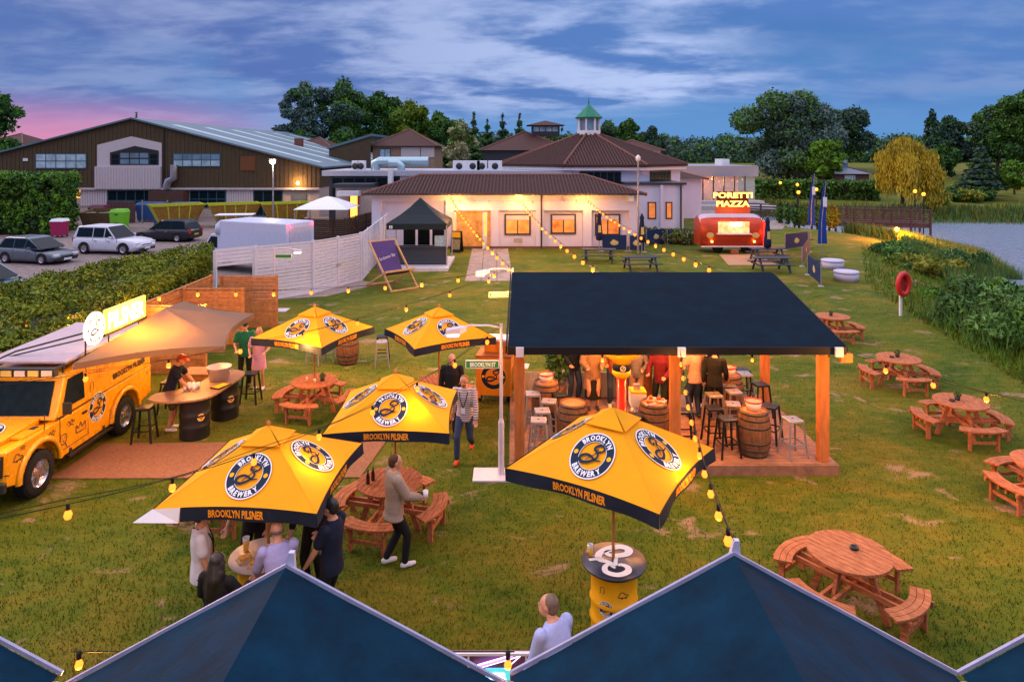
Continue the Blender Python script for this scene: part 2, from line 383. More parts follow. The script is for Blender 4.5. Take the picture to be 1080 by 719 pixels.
# ================================================================ foliage
def leafmat(n,c,var=.35): return mat('leaf_'+n,c,.7,0,var,.8,spec=.2)
def leaf_mesh(name,cl,n,size,mats,parent,flat=0,droop=0,elong=1.6,shell=.55,clumpy=True):
    """cl: list of (cx,cy,cz,rx,ry,rz). Many leaf-sized faces spread through the clumps"""
    cl=np.array(cl,float); vol=(cl[:,3]*cl[:,4]*cl[:,5])**.67; p=vol/vol.sum()
    idx=RNG.choice(len(cl),n,p=p); d=RNG.normal(size=(n,3)); d/=np.linalg.norm(d,axis=1)[:,None]
    r=(shell+(1-shell)*RNG.random(n)**.6)*(1+.12*RNG.normal(size=n)); c=cl[idx]
    P=c[:,:3]+d*r[:,None]*c[:,3:6]
    if droop: P[:,2]-=droop*RNG.random(n)**2
    a=RNG.normal(size=(n,3)); 
    a[:,2]*=(1-flat)
    if droop: a=np.stack([.2*RNG.normal(size=n),.2*RNG.normal(size=n),-np.ones(n)],1)
    a/=np.linalg.norm(a,axis=1)[:,None]
    b=np.cross(a,d+.6*RNG.normal(size=(n,3))); b/=np.linalg.norm(b,axis=1)[:,None]+1e-9
    s=size*(.6+.8*RNG.random(n))[:,None]
    a=a*s*elong/2; b=b*s/2
    V=np.stack([P-a,P+b*.8+a*.1,P+a,P-b*.8+a*.1],1).reshape(-1,3)
    me=bpy.data.meshes.new(name); me.vertices.add(4*n); me.vertices.foreach_set('co',V.astype(np.float32).ravel())
    me.loops.add(4*n); me.loops.foreach_set('vertex_index',np.arange(4*n,dtype=np.int32))
    me.polygons.add(n); me.polygons.foreach_set('loop_start',np.arange(0,4*n,4,dtype=np.int32)); me.polygons.foreach_set('loop_total',np.full(n,4,dtype=np.int32))
    for m in mats: me.materials.append(m)
    mi=(idx*7+ (RNG.random(n)<.3))%len(mats)
    me.polygons.foreach_set('material_index',mi.astype(np.int32)); me.update(); me.validate()
    o=bpy.data.objects.new(name,me); COL.objects.link(o); o.parent=parent; return o
BARK=mat('bark',(.09,.06,.04),.9,var=.4,scale=5,bump=.6)
G1=leafmat('green',(.075,.18,.022)); G2=leafmat('darkgreen',(.04,.105,.026)); G3=leafmat('bright',(.11,.24,.014))
GB1=leafmat('bluegreen',(.11,.18,.15)); GB2=leafmat('bluedark',(.055,.10,.085)); YG1=leafmat('willow',(.42,.32,.02)); YG2=leafmat('willow2',(.24,.20,.02))
PAL=leafmat('pale',(.3,.3,.15)); HG1=leafmat('hedge',(.15,.19,.010)); HG2=leafmat('hedge2',(.07,.11,.008))
def tree(label,x,y,z,h,w,mats,kind='round',n=5000,leaf=.5,low=.22,group='trees of the park',name='broadleaf_tree',seed=0,cat='tree'):
    rnd=random.Random(seed*31+int(x*7+y*3)); t=thing(name,label,cat,(x,y,z),0,group)
    tr=MB(); top=h*.55 if kind!='conifer' else h*.95
    pts=[(rnd.uniform(-.02,.02)*h*i/5,rnd.uniform(-.02,.02)*h*i/5,top*i/5) for i in range(6)]
    r0=max(.12,h*.028); tr.tube(pts,[r0*(1-.15*i) for i in range(6)],BARK,8)
    cl=[]
    if kind=='round':
        for i in range(5):
            a=i*1.26+rnd.random(); p=pts[2+i%3]; e=(p[0]+math.cos(a)*w*.3,p[1]+math.sin(a)*w*.3,p[2]+h*.25)
            tr.tube([p,((p[0]+e[0])/2,(p[1]+e[1])/2,p[2]+h*.08),e],[r0*.5,r0*.35,r0*.15],BARK,6)
        k=26
        for i in range(k):
            a=rnd.random()*2*PI; u=rnd.random(); zz=h*(low+(.88-low)*u); rr=w/2*math.sqrt(max(.05,1-((zz/h-.54)/.48)**2))*rnd.uniform(.3,.85)
            s=w*rnd.uniform(.10,.19); cl.append((rr*math.cos(a),rr*math.sin(a),zz,s,s,s*.8))
        cl.append((0,0,h*.6,w*.25,w*.25,h*.22)); cl.append((0,0,h*.86,w*.16,w*.16,h*.12))
        fo=leaf_mesh('crown',cl,n,leaf,mats,t)
    elif kind=='conifer':
        for i in range(9):
            u=i/8; cl.append((0,0,h*(.12+.84*u),w/2*(1-u)+.15,w/2*(1-u)+.15,h*.05))
        fo=leaf_mesh('crown',cl,n,leaf,mats,t,flat=.6,shell=.2)
    elif kind=='cypress':
        for i in range(8):
            u=i/7; q=math.sin(PI*(.12+.82*u))**.6; cl.append((rnd.uniform(-.05,.05)*w,rnd.uniform(-.05,.05)*w,h*(.08+.86*u),w/2*q,w/2*q,h*.1))
        fo=leaf_mesh('crown',cl,n,leaf,mats,t,shell=.3)
    elif kind=='willow':
        for i in range(20):
            a=rnd.random()*2*PI; u=rnd.random()**.7; rr=w/2*u*.8; zz=h*(.78-.35*u*u)+rnd.uniform(-.05,.1)*h
            s=w*rnd.uniform(.1,.17); cl.append((rr*math.cos(a),rr*math.sin(a),zz,s,s,s*.9))
        fo=leaf_mesh('crown',cl,n,leaf,mats,t,droop=h*.42,elong=3.2,shell=.35)
    elif kind=='bush':
        for i in range(9):
            a=rnd.random()*2*PI; rr=w*.28*rnd.random(); s=w*rnd.uniform(.18,.28)
            cl.append((rr*math.cos(a),rr*math.sin(a),h*rnd.uniform(.25,.62),s,s,h*.36))
        fo=leaf_mesh('crown',cl,n,leaf,mats,t,shell=.3)
    tr.build('trunk',t); return t
def blades(name,P,hmin,hmax,w,mats,lean=.3,parent=None):
    """P: n x 3 root points; each blade a bent quad+tri"""
    n=len(P); a=RNG.random(n)*2*PI; h=(hmin+(hmax-hmin)*RNG.random(n)); d=np.stack([np.cos(a),np.sin(a),np.zeros(n)],1)
    b=RNG.random(n)*2*PI; le=np.stack([np.cos(b),np.sin(b),np.zeros(n)],1)*(lean*h*RNG.random(n))[:,None]
    up=np.zeros((n,3)); up[:,2]=h
    V=np.stack([P-d*w/2,P+d*w/2,P+up+le],1).reshape(-1,3)
    me=bpy.data.meshes.new(name); me.vertices.add(3*n); me.vertices.foreach_set('co',V.astype(np.float32).ravel())
    me.loops.add(3*n); me.loops.foreach_set('vertex_index',np.arange(3*n,dtype=np.int32))
    me.polygons.add(n); me.polygons.foreach_set('loop_start',np.arange(0,3*n,3,dtype=np.int32)); me.polygons.foreach_set('loop_total',np.full(n,3,dtype=np.int32))
    for m in mats: me.materials.append(m)
    me.polygons.foreach_set('material_index',RNG.integers(0,len(mats),n).astype(np.int32)); me.update(); me.validate()
    o=bpy.data.objects.new(name,me); COL.objects.link(o)
    if parent: o.parent=parent
    return o
# ================================================================ camera, world, light
cam=bpy.data.cameras.new('Camera'); co=bpy.data.objects.new('Camera',cam); COL.objects.link(co); scene.camera=co
co.location=(0,0,HC); co.rotation_euler=(PI/2,0,0); cam.sensor_width=36; cam.lens=F/1080*36; cam.shift_y=-(359.5-HY)/1080; cam.clip_end=3000; cam.clip_start=.1
W=bpy.data.worlds.new('World'); scene.world=W; W.use_nodes=True; nt=W.node_tree; N=nt.nodes; L=nt.links
bg=N['Background']; bg.inputs['Strength'].default_value=1.0
def nd(t,**k):
    n=N.new(t)
    for a,b in k.items(): setattr(n,a,b)
    return n
tc=nd('ShaderNodeTexCoord'); sx=nd('ShaderNodeSeparateXYZ'); L.new(tc.outputs['Generated'],sx.inputs[0])
def mth(op,a,b=None,c=None,clamp=False):
    n=nd('ShaderNodeMath',operation=op); n.use_clamp=clamp
    for i,v in enumerate((a,b,c)):
        if v is None: continue
        if isinstance(v,(int,float)): n.inputs[i].default_value=v
        else: L.new(v,n.inputs[i])
    return n.outputs[0]
def mixc(f,a,b):
    n=nd('ShaderNodeMix',data_type='RGBA')
    for s_,v in ((n.inputs[0],f),(n.inputs[6],a),(n.inputs[7],b)):
        if isinstance(v,tuple): s_.default_value=(*v,1)
        elif isinstance(v,(int,float)): s_.default_value=v
        else: L.new(v,s_)
    return n.outputs[2]
z=mth('MAXIMUM',sx.outputs[2],0.0)
zz=mth('ADD',z,.16)
cx_=mth('DIVIDE',sx.outputs[0],zz); cy_=mth('DIVIDE',sx.outputs[1],zz)
cv=nd('ShaderNodeCombineXYZ'); L.new(cx_,cv.inputs[0]); L.new(cy_,cv.inputs[1])
def cloudnoise(scale,loc,rough,dist,stretch=(1,1,1)):
    mp=nd('ShaderNodeMapping'); mp.inputs['Location'].default_value=loc; mp.inputs['Scale'].default_value=stretch; L.new(cv.outputs[0],mp.inputs[0])
    n=nd('ShaderNodeTexNoise'); n.inputs['Scale'].default_value=scale; n.inputs['Detail'].default_value=7; n.inputs['Roughness'].default_value=rough; n.inputs['Distortion'].default_value=dist
    L.new(mp.outputs[0],n.inputs['Vector']); return n.outputs['Fac']
n1=cloudnoise(.55,(3.1,1.2,0),.5,.2,(.9,1.1,1)); n2=cloudnoise(1.7,(7,2,3),.52,.25,(.8,1.05,1))
def rmp(v,a,b):
    n=nd('ShaderNodeMapRange'); n.interpolation_type='SMOOTHSTEP'; n.inputs['From Min'].default_value=a; n.inputs['From Max'].default_value=b; L.new(v,n.inputs['Value']); return n.outputs['Result']
grad=rmp(z,.0,.22)
sky=nd('ShaderNodeTexSky'); sky.sky_type='NISHITA'; sky.sun_disc=False; sky.sun_elevation=R(12); sky.sun_rotation=R(-70)
nis=nd('ShaderNodeVectorMath',operation='SCALE'); L.new(sky.outputs[0],nis.inputs[0]); nis.inputs[3].default_value=.045
base=mixc(grad,(.085,.25,.56),(.045,.14,.40))
base=mixc(.15,base,nis.outputs[0])
left=rmp(sx.outputs[0],.35,-.75)           # towards the sunset
dark=mixc(left,(.075,.17,.42),(.075,.12,.33))
lite=mixc(left,(.36,.45,.70),(.17,.22,.42))
lite=mixc(rmp(sx.outputs[0],.22,.5),lite,(.15,.24,.47))
n3=cloudnoise(5.0,(2,9,1),.6,.25,(.8,1.1,1))
cl=mixc(rmp(mth('ADD',mth('MULTIPLY',n2,.72),mth('MULTIPLY',n3,.28)),.40,.60),dark,lite)
cen=mth('SUBTRACT',1.0,mth('MULTIPLY',mth('ABSOLUTE',mth('SUBTRACT',sx.outputs[0],.06)),1.3),clamp=True)
cover=mth('MULTIPLY',rmp(mth('ADD',n1,mth('MULTIPLY',cen,.14)),.42,.60),rmp(z,.03,.085))
cover=mth('MAXIMUM',cover,mth('MULTIPLY',rmp(mth('MULTIPLY',sx.outputs[0],-1.0),.25,.5),.75))
c1=mixc(cover,base,cl)
pk=mth('MULTIPLY',rmp(mth('MULTIPLY',sx.outputs[0],-1.0),.25,.52),mth('SUBTRACT',1.0,rmp(z,.015,.085)))
c2=mixc(mth('MULTIPLY',pk,.8),c1,(.60,.20,.34))
over=rmp(z,.24,.62)                         # unseen cloud deck overhead, made brighter to light the ground
c3=mixc(over,c2,mixc(rmp(n2,.3,.7),(.88,.86,1.08),(1.22,1.17,1.42)))
below=mth('LESS_THAN',sx.outputs[2],-.002)
c4=mixc(below,c3,(.05,.06,.05))
L.new(c4,bg.inputs['Color'])
sun=bpy.data.lights.new('sun','SUN'); so=bpy.data.objects.new('sun',sun); COL.objects.link(so); sun.energy=.9; sun.angle=R(20); sun.color=(1,.8,.74)
so.rotation_euler=(R(56),0,R(-110)); so.location=(-40,20,40)
scene.view_settings.view_transform='Standard'; scene.view_settings.look='None'; scene.view_settings.exposure=.42; scene.view_settings.gamma=1
scene.render.resolution_x=1024; scene.render.resolution_y=681
def lamp(name,loc,e,col=(1,.6,.25),r=.1,parent=None,area=None):
    l=bpy.data.lights.new(name,'AREA' if area else 'POINT'); l.energy=e; l.color=col
    if area: l.size=area
    else: l.shadow_soft_size=r
    o=bpy.data.objects.new(name,l); COL.objects.link(o); o.location=loc
    if parent: o.parent=parent
    return o
# ================================================================ terrain
BANK=[(22,-30),(22,18),(24.5,30),(29.5,40),(35,52),(33,60),(28,66),(24,76),(23,86),(27,86),(30,79),(36,75),(46,74),(60,72),(90,69),(300,62),(300,-30)]
def sdist(X,Y):
    P=np.array(BANK,float); d=np.full(X.shape,1e9); ins=np.zeros(X.shape,bool)
    for i in range(len(P)):
        a=P[i]; b=P[(i+1)%len(P)]; e=b-a; t=np.clip(((X-a[0])*e[0]+(Y-a[1])*e[1])/(e@e),0,1)
        d=np.minimum(d,np.hypot(X-a[0]-t*e[0],Y-a[1]-t*e[1]))
        c=((a[1]>Y)!=(b[1]>Y))&(X<(b[0]-a[0])*(Y-a[1])/(b[1]-a[1]+1e-12)+a[0]); ins^=c
    return np.where(ins,-d,d)
def sst(x): x=np.clip(x,0,1); return x*x*(3-2*x)
def hgt(X,Y):
    X=np.asarray(X,float); Y=np.asarray(Y,float); d=sdist(X,Y)
    h=-1.9*(1-sst((d+1)/9.5)); h=np.where(d<-.5,-2.2,h)
    h=h+sst((Y-80)/55)*3.6*sst((X-27)/15)*sst(d/8)+sst((Y-150)/200)*2
    return h
def H1(x,y): return float(hgt(np.array([x]),np.array([y]))[0])
xs=np.concatenate([np.arange(-700,-70,35),np.arange(-70,10,2.5),np.arange(10,70,.9),np.arange(70,140,4),np.arange(140,701,40)])
ys=np.concatenate([np.arange(-30,0,5),np.arange(0,110,1.0),np.arange(110,200,5),np.arange(200,1200,60)])
X,Y=np.meshgrid(xs,ys); Z=hgt(X,Y); V=np.stack([X,Y,Z],-1).reshape(-1,3); nx=len(xs)
Fc=[(j*nx+i,j*nx+i+1,(j+1)*nx+i+1,(j+1)*nx+i) for j in range(len(ys)-1) for i in range(nx-1)]
def lawnmat(name):
    m=bpy.data.materials.new(name); m.use_nodes=True; n_=m.node_tree; b=n_.nodes['Principled BSDF']; b.inputs['Roughness'].default_value=.85; b.inputs['Specular IOR Level'].default_value=.15
    tc=n_.nodes.new('ShaderNodeTexCoord')
    def nz(s,d,st=(1,1,1),loc=(0,0,0),di=0):
        mp=n_.nodes.new('ShaderNodeMapping'); mp.inputs['Scale'].default_value=st; mp.inputs['Location'].default_value=loc; n_.links.new(tc.outputs['Object'],mp.inputs[0])
        t=n_.nodes.new('ShaderNodeTexNoise'); t.inputs['Scale'].default_value=s; t.inputs['Detail'].default_value=d; t.inputs['Roughness'].default_value=.65; t.inputs['Distortion'].default_value=di; n_.links.new(mp.outputs[0],t.inputs['Vector']); return t.outputs['Fac']
    def rp(v,st):
        r=n_.nodes.new('ShaderNodeValToRGB'); e=r.color_ramp.elements
        while len(e)<len(st): e.new(.5)
        for q,(p,c) in zip(e,st): q.position=p; q.color=(*c,1)
        n_.links.new(v,r.inputs[0]); return r.outputs[0]
    def mx(f,a,b_,bt='MIX'):
        q=n_.nodes.new('ShaderNodeMix'); q.data_type='RGBA'; q.blend_type=bt
        if isinstance(f,float): q.inputs[0].default_value=f
        else: n_.links.new(f,q.inputs[0])
        n_.links.new(a,q.inputs[6]); n_.links.new(b_,q.inputs[7]); return q.outputs[2]
    big=rp(nz(.33,6,(1,1.3,1),di=.6),[(.36,(.028,.072,.002)),(.48,(.078,.112,.004)),(.58,(.165,.130,.008)),(.72,(.30,.175,.035))])
    fine=rp(nz(2.2,8,(1,2,1)),[(.3,(.032,.065,.002)),(.52,(.095,.115,.005)),(.72,(.24,.165,.025))])
    c=mx(.45,big,fine)
    bare=rp(nz(.8,5,(1,1.4,1),(4,7,0),.4),[(.59,(0,0,0)),(.66,(1,1,1))])
    bc=n_.nodes.new('ShaderNodeRGB'); bc.outputs[0].default_value=(.34,.21,.13,1)
    bf=n_.nodes.new('ShaderNodeMath'); bf.operation='MULTIPLY'; bf.inputs[1].default_value=.75; n_.links.new(bare,bf.inputs[0])
    c=mx(bf.outputs[0],c,bc.outputs[0])
    n_.links.new(c,b.inputs['Base Color'])
    bp=n_.nodes.new('ShaderNodeBump'); bp.inputs['Strength'].default_value=.8; bp.inputs['Distance'].default_value=.05; n_.links.new(nz(14,8,(1,1.5,1)),bp.inputs['Height']); n_.links.new(bp.outputs[0],b.inputs['Normal'])
    return m
LAWN=lawnmat('lawn_grass')
me=bpy.data.meshes.new('ground'); me.from_pydata([tuple(v) for v in V],[],Fc); me.materials.append(LAWN)
me.polygons.foreach_set('use_smooth',[True]*len(Fc)); gr=bpy.data.objects.new('ground',me); COL.objects.link(gr); struct(gr)
# water
wm=bpy.data.materials.new('river_water'); wm.use_nodes=True; b=wm.node_tree.nodes['Principled BSDF']; b.inputs['Base Color'].default_value=(.16,.22,.34,1); b.inputs['Roughness'].default_value=.22; b.inputs['Specular IOR Level'].default_value=1
t_=wm.node_tree.nodes.new('ShaderNodeTexCoord'); mp=wm.node_tree.nodes.new('ShaderNodeMapping'); mp.inputs['Scale'].default_value=(1,1.6,1); q=wm.node_tree.nodes.new('ShaderNodeTexNoise'); q.inputs['Scale'].default_value=1.6; q.inputs['Detail'].default_value=6
bp=wm.node_tree.nodes.new('ShaderNodeBump'); bp.inputs['Strength'].default_value=1; bp.inputs['Distance'].default_value=.6
k=wm.node_tree.links; k.new(t_.outputs['Object'],mp.inputs[0]); k.new(mp.outputs[0],q.inputs['Vector']); k.new(q.outputs['Fac'],bp.inputs['Height']); k.new(bp.outputs[0],b.inputs['Normal'])
o=MB().quad((15,-30,-1.25),(310,-30,-1.25),(310,95,-1.25),(15,95,-1.25),wm).build('water'); struct(o)
# paved surfaces
ASPH=mat('car_park_gravel',(.20,.155,.15),.9,scale=3,var=.35,bump=.4); PAVE=mat('paving',(.30,.24,.22),.85,scale=2,var=.25,bump=.3); CONC=mat('concrete',(.42,.39,.40),.8,scale=3,var=.12)
def sheet(name,poly,z,m): return struct(MB().add([(x,y,z) for x,y in poly],[tuple(range(len(poly)))],m).build(name))
sheet('car_park',[(-90,24),(-17.5,24),(-16.2,28),(-15.3,32.5),(-13,33),(-9.8,43),(-9.8,92),(-90,92)],.006,ASPH)
sheet('pavement',[(-9.8,32.6),(-7.6,34.0),(-6.3,33.2),(-8.2,30.2),(-10.6,29.4)],.008,PAVE)
kb=MB()
for i in range(9):
    for j in range(3):
        y0=33.8+i*1.27; x0=-2.75+j*.8+(.4-.035*i); kb.box(x0+.015,x0+.785,y0+.015,y0+1.255,.0,.022,PAVE)
struct(kb.build('garden_path'))
sheet('riverside_path',[(17,88),(19,62),(21.5,50),(24,50),(25.5,60),(26.5,70),(31,86),(44,100),(40,102),(27,92)],.012,PAVE) if False else None
P=[(17.0,92),(17.5,66),(20,57),(22.5,57),(25,62),(22.6,70),(21.5,92)]
sheet('riverside_path',P,.012,PAVE)
# lawn blades
def lawn_pts(n,x0,x1,y0,y1):
    u=RNG.random(n); Yp=1/(1/y0+(1/y1-1/y0)*u); Xp=x0+(x1-x0)*RNG.random(n)
    k=np.abs(Xp/Yp)<.80; Xp=Xp[k]; Yp=Yp[k]
    for (a,b_,c,d) in EXC: q=~((Xp>a)&(Xp<b_)&(Yp>c)&(Yp<d)); Xp=Xp[q]; Yp=Yp[q]
    k=sdist(Xp,Yp)>3; Xp=Xp[k]; Yp=Yp[k]
    return np.stack([Xp,Yp,hgt(Xp,Yp)-.005],1)
EXC=[(-9.0,-2.6,13.3,15.1),(-.1,6.5,13.3,17.4),(-.7,.1,13,13.6),(-2.9,0.6,33,45.4),(-60,-9,29,60),(-60,-16,0,34)]
P=np.concatenate([lawn_pts(170000,-14,18,7,34)])
g=blades('grass',P,.025,.065,.016,[LAWN],lean=.8); tag(g,'short mown lawn grass with worn brown patches',None,kind='stuff'); g['category']='grass'
P=lawn_pts(40000,8,24,12,60); P=P[sdist(P[:,0],P[:,1])<8.0]
TG=leafmat('rough_grass',(.08,.19,.015))
g=blades('rough_grass',P,.12,.4,.05,[TG,LAWN],lean=.7); tag(g,'longer rough grass on the slope down to the river','grass',kind='stuff')
# reeds on the near bank
def reed_pts(n,x0,x1,y0,y1,d0,d1):
    Xp=x0+(x1-x0)*RNG.random(n); Yp=y0+(y1-y0)*RNG.random(n); d=sdist(Xp,Yp); k=(d>d0)&(d<d1); Xp=Xp[k]; Yp=Yp[k]; return np.stack([Xp,Yp,hgt(Xp,Yp)],1)
RD=leafmat('reed',(.09,.20,.05)); RD2=leafmat('reed2',(.045,.11,.03)); RD3=leafmat('reed3',(.22,.21,.03))
P=np.concatenate([reed_pts(16000,18,40,24,40,.8,4.0),reed_pts(110000,25,38,41,58,-.6,5.2)])
g=blades('reeds',P,.6,1.35,.075,[RD,RD,RD2,RD3],lean=.45); tag(g,'tall green reeds growing along the near bank of the river','reeds',kind='stuff')
P=reed_pts(70000,24,160,66,92,-1,7)
g=blades('reeds',P,.5,1.1,.16,[RD3,RD2,RD],lean=.4); tag(g,'brownish reeds and grasses along the far bank of the river','reeds',kind='stuff')
# ================================================================ parasols
def make_parasol(parent_label,loc,rot,za,ze,zb,label,side=1.03,flap=False,group='open yellow parasols'):
    t=thing('parasol',label,'parasol',(loc[0],loc[1],0),rot,group)
    k=(za-ze)/side
    def edge(a,r=1.0): return side*r*(1-.05*(1-a*a)*r)   # distance of the face point from the pole
    def P(face,a,m,h=0):
        # a: -1..1 across, m distance; unrotated face looks to -Y
        x=a*m; y=-m; z=za-k*m - .035*math.sin(PI*min(1,m/side))*(1-a*a)*0
        n=Vector((0,-k,1)).normalized(); v=Vector((x,y,z))+n*h
        return Matrix.Rotation(face*PI/2,3,'Z')@v
    c=MB(); na=16; nr=8
    for f in range(4):
        vs=[]; fs=[]
        for i in range(nr+1):
            for j in range(na+1):
                a=-1+2*j/na; m=edge(a,i/nr); wr=.008*math.sin(a*5+f*2+i*.8)*(i/nr)*(1-a*a)
                vs.append(tuple(P(f,a,max(m,.01),-.012+wr*.0)))
        for i in range(nr):
            for j in range(na): q=i*(na+1)+j; fs.append((q,q+na+1,q+na+2,q+1))
        c.add(vs,fs,YEL)
    can=c.build('canopy',t)
    v=MB()  # top vent cap
    for f in range(4):
        a=P(f,-1,.27,.03); b=P(f,1,.27,.03); ap=Vector((0,0,za+.035)); a0=P(f,-1,.27,.01); b0=P(f,1,.27,.01)
        v.add([ap,a,b],[(0,1,2)],YEL); v.add([a,a0,b0,b],[(0,1,2,3)],YEL)
    v.build('vent_cap',can)
    va=MB()
    hv=.17
    def VP(f,a,zf,out=.0):
        m=edge(a); base=P(f,a,m,0); sw=.018*math.sin(a*7+f)*zf; d=Matrix.Rotation(f*PI/2,3,'Z')@Vector((0,-1,0))
        return base+d*(out+sw)-Vector((0,0,hv*zf))
    for f in range(4):
        vs=[];fs=[]
        for i in range(4):
            for j in range(na*2+1): vs.append(tuple(VP(f,-1+j/na,i/3)))
        for i in range(3):
            for j in range(na*2): q=i*(na*2+1)+j; fs.append((q,q+na*2+1,q+na*2+2,q+1))
        if flap and f==flap[0]: fs=[q for q in fs if not (q[0]%(na*2+1))<flap[1]]
        va.add(vs,fs,VALN)
    va.build('valance',t)
    for f in range(4):
        e=MB(); emblem(e,lambda x,y,h:tuple(P(f,x/(side*.60-y),side*.60-y,h)),.285,NAVY,WHITE,YELP,lift=.004); e.build('emblem',can)
    for f in range(4):
        vt=MB(); vf=subdiv(text_block('BROOKLYN PILSNER',.74,.095,.035),.2)
        vt.add([tuple(VP(f,x/side,.5-y/hv,.006)) for x,y in vf[0]],vf[1],ORGP); vt.build('lettering',t)
    p=MB(); p.cyl((0,0,zb),(0,0,za),.021,PINE); p.build('pole',t)
    fi=MB(); fi.ball((0,0,za+.065),(.03,.03,.04),PINE,10); fi.build('finial',t)
    for i in range(4):
        r=MB(); q=P(i,-1,side*.99,-.04); r.beam((0,0,za-.09),q,.022,.03,PINE); st=P(i,-1,side*.5,-.05); r.beam((0,0,za-.62),st,.02,.025,PINE); r.build('rib',t)
    if flap:
        fl=MB(); f=flap[0]; A=VP(f,-1,0,.0); B=VP(f,-1+flap[1]/na,.0,.01); C=VP(f,-1+flap[1]/na,1,.03); 
        o_=Matrix.Rotation(f*PI/2,3,'Z')@Vector((-.17,-.14,-.10))
        D=A+o_; fl.add([tuple(A),tuple(B),tuple(C),tuple(D)],[(0,1,2,3)],WHITE); fl.build('folded_corner',t)
    return t
TZ=.76
make_parasol('',(1.335,9.02),R(12+45-90+180-180),2.93,2.30,.9,'large yellow parasol over the yellow barrel table, nearest in front of the dark pavilion')
make_parasol('',(-3.38,9.5),R(-3),2.5,1.88,.9,'yellow parasol over the standing group by the tent roofs, with one valance corner folded white',side=1.04,flap=(0,5))
make_parasol('',(-2.0,11.75),R(1),2.5,1.90,.0,'yellow parasol squarely facing the camera beside the round table with the man in a blazer',side=1.0)
make_parasol('',(-4.83,16.75),R(-23),2.53,1.93,.2,'yellow parasol over the round picnic table furthest left, near the couple by the fence')
make_parasol('',(-1.78,16.7),R(29),2.53,1.93,.2,'yellow parasol over the round picnic table behind the bald man, left of the street lamp')
# ================================================================ round picnic tables
def make_round_table():
    t=thing('round_picnic_table','','picnic table')
    tp=MB(); r=.55; n=11; w=2*r/n
    for i in range(n):
        x0=-r+i*w+.004; x1=-r+(i+1)*w-.004; 
        pts=[]
        for q in range(5):
            x=x0+(x1-x0)*q/4; pts.append((x,-math.sqrt(max(0.0004,r*r-x*x))))
        for q in range(5):
            x=x1-(x1-x0)*q/4; pts.append((x,math.sqrt(max(0.0004,r*r-x*x))))
        tp.prism(pts,.722,.76,WOOD)
    tp.build('tabletop',t,bevel=.003)
    fr=MB()
    for a in (0,PI/2):
        fr.push(Matrix.Rotation(a+PI/4*0,4,'Z'))
        zt=.02*(a>0)
        fr.box(-.92,.92,-.10+.0,-.055,.30+zt,.37+zt,WOOD); fr.box(-.92,.92,.055,.10,.30+zt,.37+zt,WOOD)
        fr.box(-.45,.45,-.05,.05,.65+zt*.5,.715+zt*.25,WOOD)
        fr.pop()
    fr.build('frame',t)
    for a in range(4):
        l=MB(); l.push(Matrix.Rotation(a*PI/2+0,4,'Z')); l.beam((.52,.0,0),(.24,.0,.72),.045,.09,WOOD,up=(1,0,0)); l.pop(); l.build('leg',t)
    for a in range(4):
        b=MB(); b.push(Matrix.Rotation(a*PI/2,4,'Z')); ha=R(31)
        for k in range(3):
            r0=.735+k*.085; r1=r0+.079; pts=[]
            for q in range(9): th=-ha+2*ha*q/8; pts.append((r0*math.cos(th),r0*math.sin(th)))
            for q in range(9): th=ha-2*ha*q/8; pts.append((r1*math.cos(th),r1*math.sin(th)))
            b.prism(pts,.41,.445,WOOD)
        for sg in (-1,1):
            b.box(.74,.955,sg*.33-.02,sg*.33+.02,.34,.409,WOOD)
            b.box(.80,.89,sg*.33-.045*sg-.02,sg*.33-.045*sg+.02,0,.409,WOOD)
        b.box(.828,.862,-.27,.27,.14,.20,WOOD)
        b.pop(); b.build('bench',t,bevel=.003)
    return t
RT=make_round_table(); GT='round eight seat picnic tables'
tabs=[(4.70,9.55,R(38),'round wooden picnic table nearest the camera, alone at the bottom right with an ashtray'),
 (-2.07,11.6,R(-15),'round wooden picnic table beside the man in the blazer, with a dark bottle on top'),
 (-4.83,16.75,R(-10),'round wooden picnic table furthest left, its parasol pole through the middle'),
 (-1.78,16.7,R(20),'round wooden picnic table half hidden behind the two walking men'),
 (-4.9,12.0,R(5),'round wooden picnic table mostly hidden under the parasol of the standing group'),
 (10.06,15.35,R(-4),'round wooden picnic table on the right lawn below the big bush, whole in view'),
 (10.5,18.6,R(-2),'round wooden picnic table on the right lawn, middle one of the slanting row of three'),
 (10.96,23.4,R(0),'round wooden picnic table just beyond the pavilion roof corner, furthest away'),
 (9.62,12.3,R(8),'round wooden picnic table cut off by the right edge of the picture')]
for i,(x,y,a,l) in enumerate(tabs):
    if i==0: RT.location=(x,y,0); RT.rotation_euler[2]=a; RT['label']=l; RT['group']=GT
    else: dup(RT,(x,y,0),a,l,GT)
